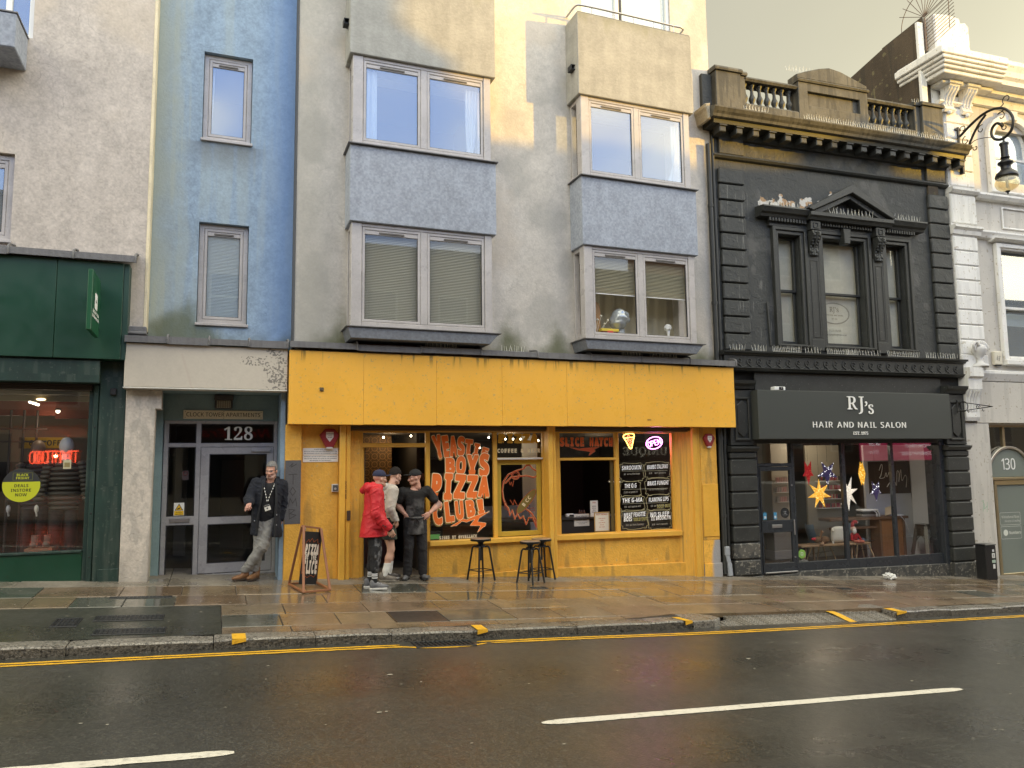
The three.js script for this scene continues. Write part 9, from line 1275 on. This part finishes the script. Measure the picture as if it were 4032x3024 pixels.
{ // ---- the older man leaning against the yellow pier
  const p = person('grey haired man in open dark parka with lanyard leaning on the entrance wall', [0.46, PY(0.46, 0.08), 0.08], -0.12);
  const sR = [0.125, 1.455, -0.02], eR = [0.035, 1.22, 0.05], wR = [0.045, 1.165, 0.27], sL = [0.495, 1.43, -0.06], eL = [0.535, 1.14, -0.12], wL = [0.50, 0.92, -0.10];
  const hR = [0.17, 0.90, -0.03], kR = [0.19, 0.50, 0.03], aR = [0.13, 0.12, -0.03], hL = [0.34, 0.90, -0.03], kL = [0.24, 0.50, 0.09], aL = [-0.02, 0.13, 0.02], headAt = [0.345, 1.655, 0.03];
  const torso = [cap([0.31, 1.36, -0.02], [0.27, 1.02, -0.01], 0.168, 0.158, [1, 1, 1.4]), cap([0.27, 1.02, -0.01], [0.255, 0.90, -0.02], 0.155, 0.152, torsoW)];
  part(p, 'body', [fieldMesh([...torso.map(q => ({ ...q, r0: q.r0 - 0.03, r1: q.r1 - 0.03 })), cap([0.17, 1.42, -0.02], [0.45, 1.40, -0.04], 0.06), cap([0.32, 1.44, -0.01], [0.34, 1.59, 0.01], 0.066, 0.060), ...limb(sR, eR, wR, [0.055, 0.045, 0.03]), ...limb(sL, eL, wL, [0.055, 0.045, 0.03]), ...limb(hR, kR, aR, [0.08, 0.05, 0.034]), ...limb(hL, kL, aL, [0.08, 0.05, 0.034])], 0.012, { color: () => SK3 }), place(headGeo({ skin: SK3, brow: [0.12, 0.10, 0.09], beard: [0.36, 0.33, 0.30], beardK: 0.28 }), headAt, -0.32, 0.16, -0.05), aim(handGeo([0.5, 0.27, 0.21], 0.75, 0.06, 0.9), wR, [-0.02, -0.30, 0.9], [0.3, -0.85, -0.3], false), aim(handGeo(SK3, 0.5, 0.1, 0.7), wL, [0, -1, 0.1], [-0.9, 0, 0.2], true)], mSkin);
  const NV = (x, y, z) => { const k = 0.75 + 0.5 * fbm(x * 9 + 4, y * 9 + z * 7 + 4, 3); return [0.0085 * k, 0.0105 * k, 0.018 * k]; };
  const open = (x, y, z) => { const c = 0.31 - 0.04 * (1.4 - y) / 0.5, w = y > 1.38 ? 0.07 : 0.105; return z > 0.02 ? (w - Math.abs(x - c - 0.02)) : -9; };
  const coat = part(p, 'parka', fieldMesh([cap([0.31, 1.36, -0.03], [0.27, 1.0, -0.02], 0.205, 0.20, [1, 1, 1.22]), cap([0.27, 1.0, -0.02], [0.285, 0.72, -0.03], 0.20, 0.235, [1, 1, 1.25]), cap([0.16, 1.43, -0.02], [0.46, 1.41, -0.05], 0.088), cap(sR, eR, 0.095, 0.086), cap(eR, lerp3(eR, wR, 0.82), 0.084, 0.070), cap(sL, eL, 0.095, 0.086), cap(eL, lerp3(eL, wL, 0.98), 0.084, 0.075)], 0.010, { wr: 0.010, k: 0.025, clip: (x, y, z) => Math.max(0.655 - 0.12 * (x - 0.28) - y, open(x, y, z)), color: NV }), mCloth);
  part(coat, 'collar', fieldMesh([cap([0.235, 1.47, 0.05], [0.22, 1.52, -0.07], 0.038), cap([0.22, 1.52, -0.07], [0.43, 1.51, -0.09], 0.05), cap([0.43, 1.51, -0.09], [0.43, 1.45, 0.05], 0.038), cap([0.30, 1.50, -0.12], [0.46, 1.46, -0.12], 0.055)], 0.009, { wr: 0.005, color: NV }), mCloth);
  part(coat, 'placket', [tube([[0.235, 1.46, 0.105], [0.205, 1.2, 0.155], [0.165, 0.95, 0.165], [0.15, 0.70, 0.155]], 0.014, 26, 6), tube([[0.415, 1.44, 0.09], [0.43, 1.2, 0.14], [0.42, 0.95, 0.16], [0.42, 0.66, 0.16]], 0.018, 26, 6)], mat([0.014, 0.015, 0.018], 0.9)); for (const [x, y] of [[0.44, 0.98], [0.44, 0.83], [0.12, 0.9]]) part(coat, 'stud', ball(x, y, 0.165, 0.009, 1, 1, 0.6, 8), mSteel);
  part(p, 'sweater', fieldMesh([...torso.map(q => ({ ...q, r0: q.r0 + 0.006, r1: q.r1 + 0.006 })), cap([0.32, 1.44, -0.01], [0.325, 1.475, -0.005], 0.075, 0.070), cap([0.20, 1.41, -0.02], [0.42, 1.40, -0.03], 0.066)], 0.010, { wr: 0.005, clip: (x, y, z) => Math.max(0.875 - y, y - 1.495 + 0.5 * Math.max(0, z)), color: (x, y) => { const k = 0.8 + 0.4 * fbm(x * 12, y * 12 + 3, 3); return [0.013 * k, 0.013 * k, 0.015 * k]; } }), mCloth);
  part(p, 'trousers', fieldMesh([cap([0.255, 0.94, -0.02], [0.255, 0.86, -0.02], 0.150, 0.155, torsoW), cap(hR, kR, 0.102, 0.082), cap(kR, [0.125, 0.16, -0.03], 0.078, 0.066), cap(hL, kL, 0.105, 0.084), cap(kL, [0.0, 0.16, 0.02], 0.080, 0.068)], 0.010, { wr: 0.010, k: 0.018, clip: (x, y) => 0.125 - y, color: (x, y, z) => { const k = 0.8 + 0.4 * fbm(x * 11 + 5, y * 11 + 7, 3); return [0.20 * k, 0.195 * k, 0.185 * k]; } }), mCloth);
  part(p, 'boot', shoeGeo([-0.03, 0.006, 0.02], -0.95, [0.18, 0.085, 0.035], [0.045, 0.03, 0.022], 0.08), mShiny); part(p, 'boot', shoeGeo([0.135, 0, -0.01], -0.55, [0.16, 0.075, 0.03], [0.045, 0.03, 0.022], 0.08), mShiny);
  part(p, 'hair', place(hairGeo([0.16, 0.155, 0.15], { top: 0.014, sideY: 0.0, front: 0.075, back: -0.06 }), headAt, -0.32, 0.16, -0.05), cloth(0.7));
  const tl = canvasTex(16, 256, (x) => { for (let i = 0; i < 8; i++) { x.fillStyle = '#d8d6d0'; x.fillRect(2, i * 32, 12, 17); } }, '#0b0b0c'); const ln = part(p, 'lanyard', [tube([[0.245, 1.49, 0.03], [0.25, 1.40, 0.125], [0.285, 1.25, 0.150], [0.30, 1.17, 0.155]], 0.0085, 30, 5), tube([[0.405, 1.48, 0.02], [0.385, 1.40, 0.115], [0.335, 1.27, 0.145], [0.305, 1.17, 0.155]], 0.0085, 30, 5)], mat([1, 1, 1], 0.6, { map: (() => { tl.wrapS = tl.wrapT = THREE.RepeatWrapping; tl.rotation = Math.PI / 2; return tl; })() }));
  const bd = B(-0.045, 0.045, -0.055, 0.03, -0.003, 0.003, 0.001); bd.rotateZ(0.32); bd.translate(0.30, 1.105, 0.163); const badge = part(p, 'badge', bd, mat([0.68, 0.66, 0.6], 0.35)); const bs = B(-0.044, 0.044, 0.006, 0.028, 0.0035, 0.0045, 0); bs.rotateZ(0.32); bs.translate(0.30, 1.105, 0.163); part(badge, 'strip', bs, mat([0.05, 0.05, 0.05], 0.5)); const bc = cyl(0, 0, 0, 0.013, 0.002, 16).rotateX(Math.PI / 2).translate(0.303, 1.085, 0.1675); part(badge, 'emblem', bc, mat([0.08, 0.08, 0.09], 0.5));
}
renderer.render(scene, camera);
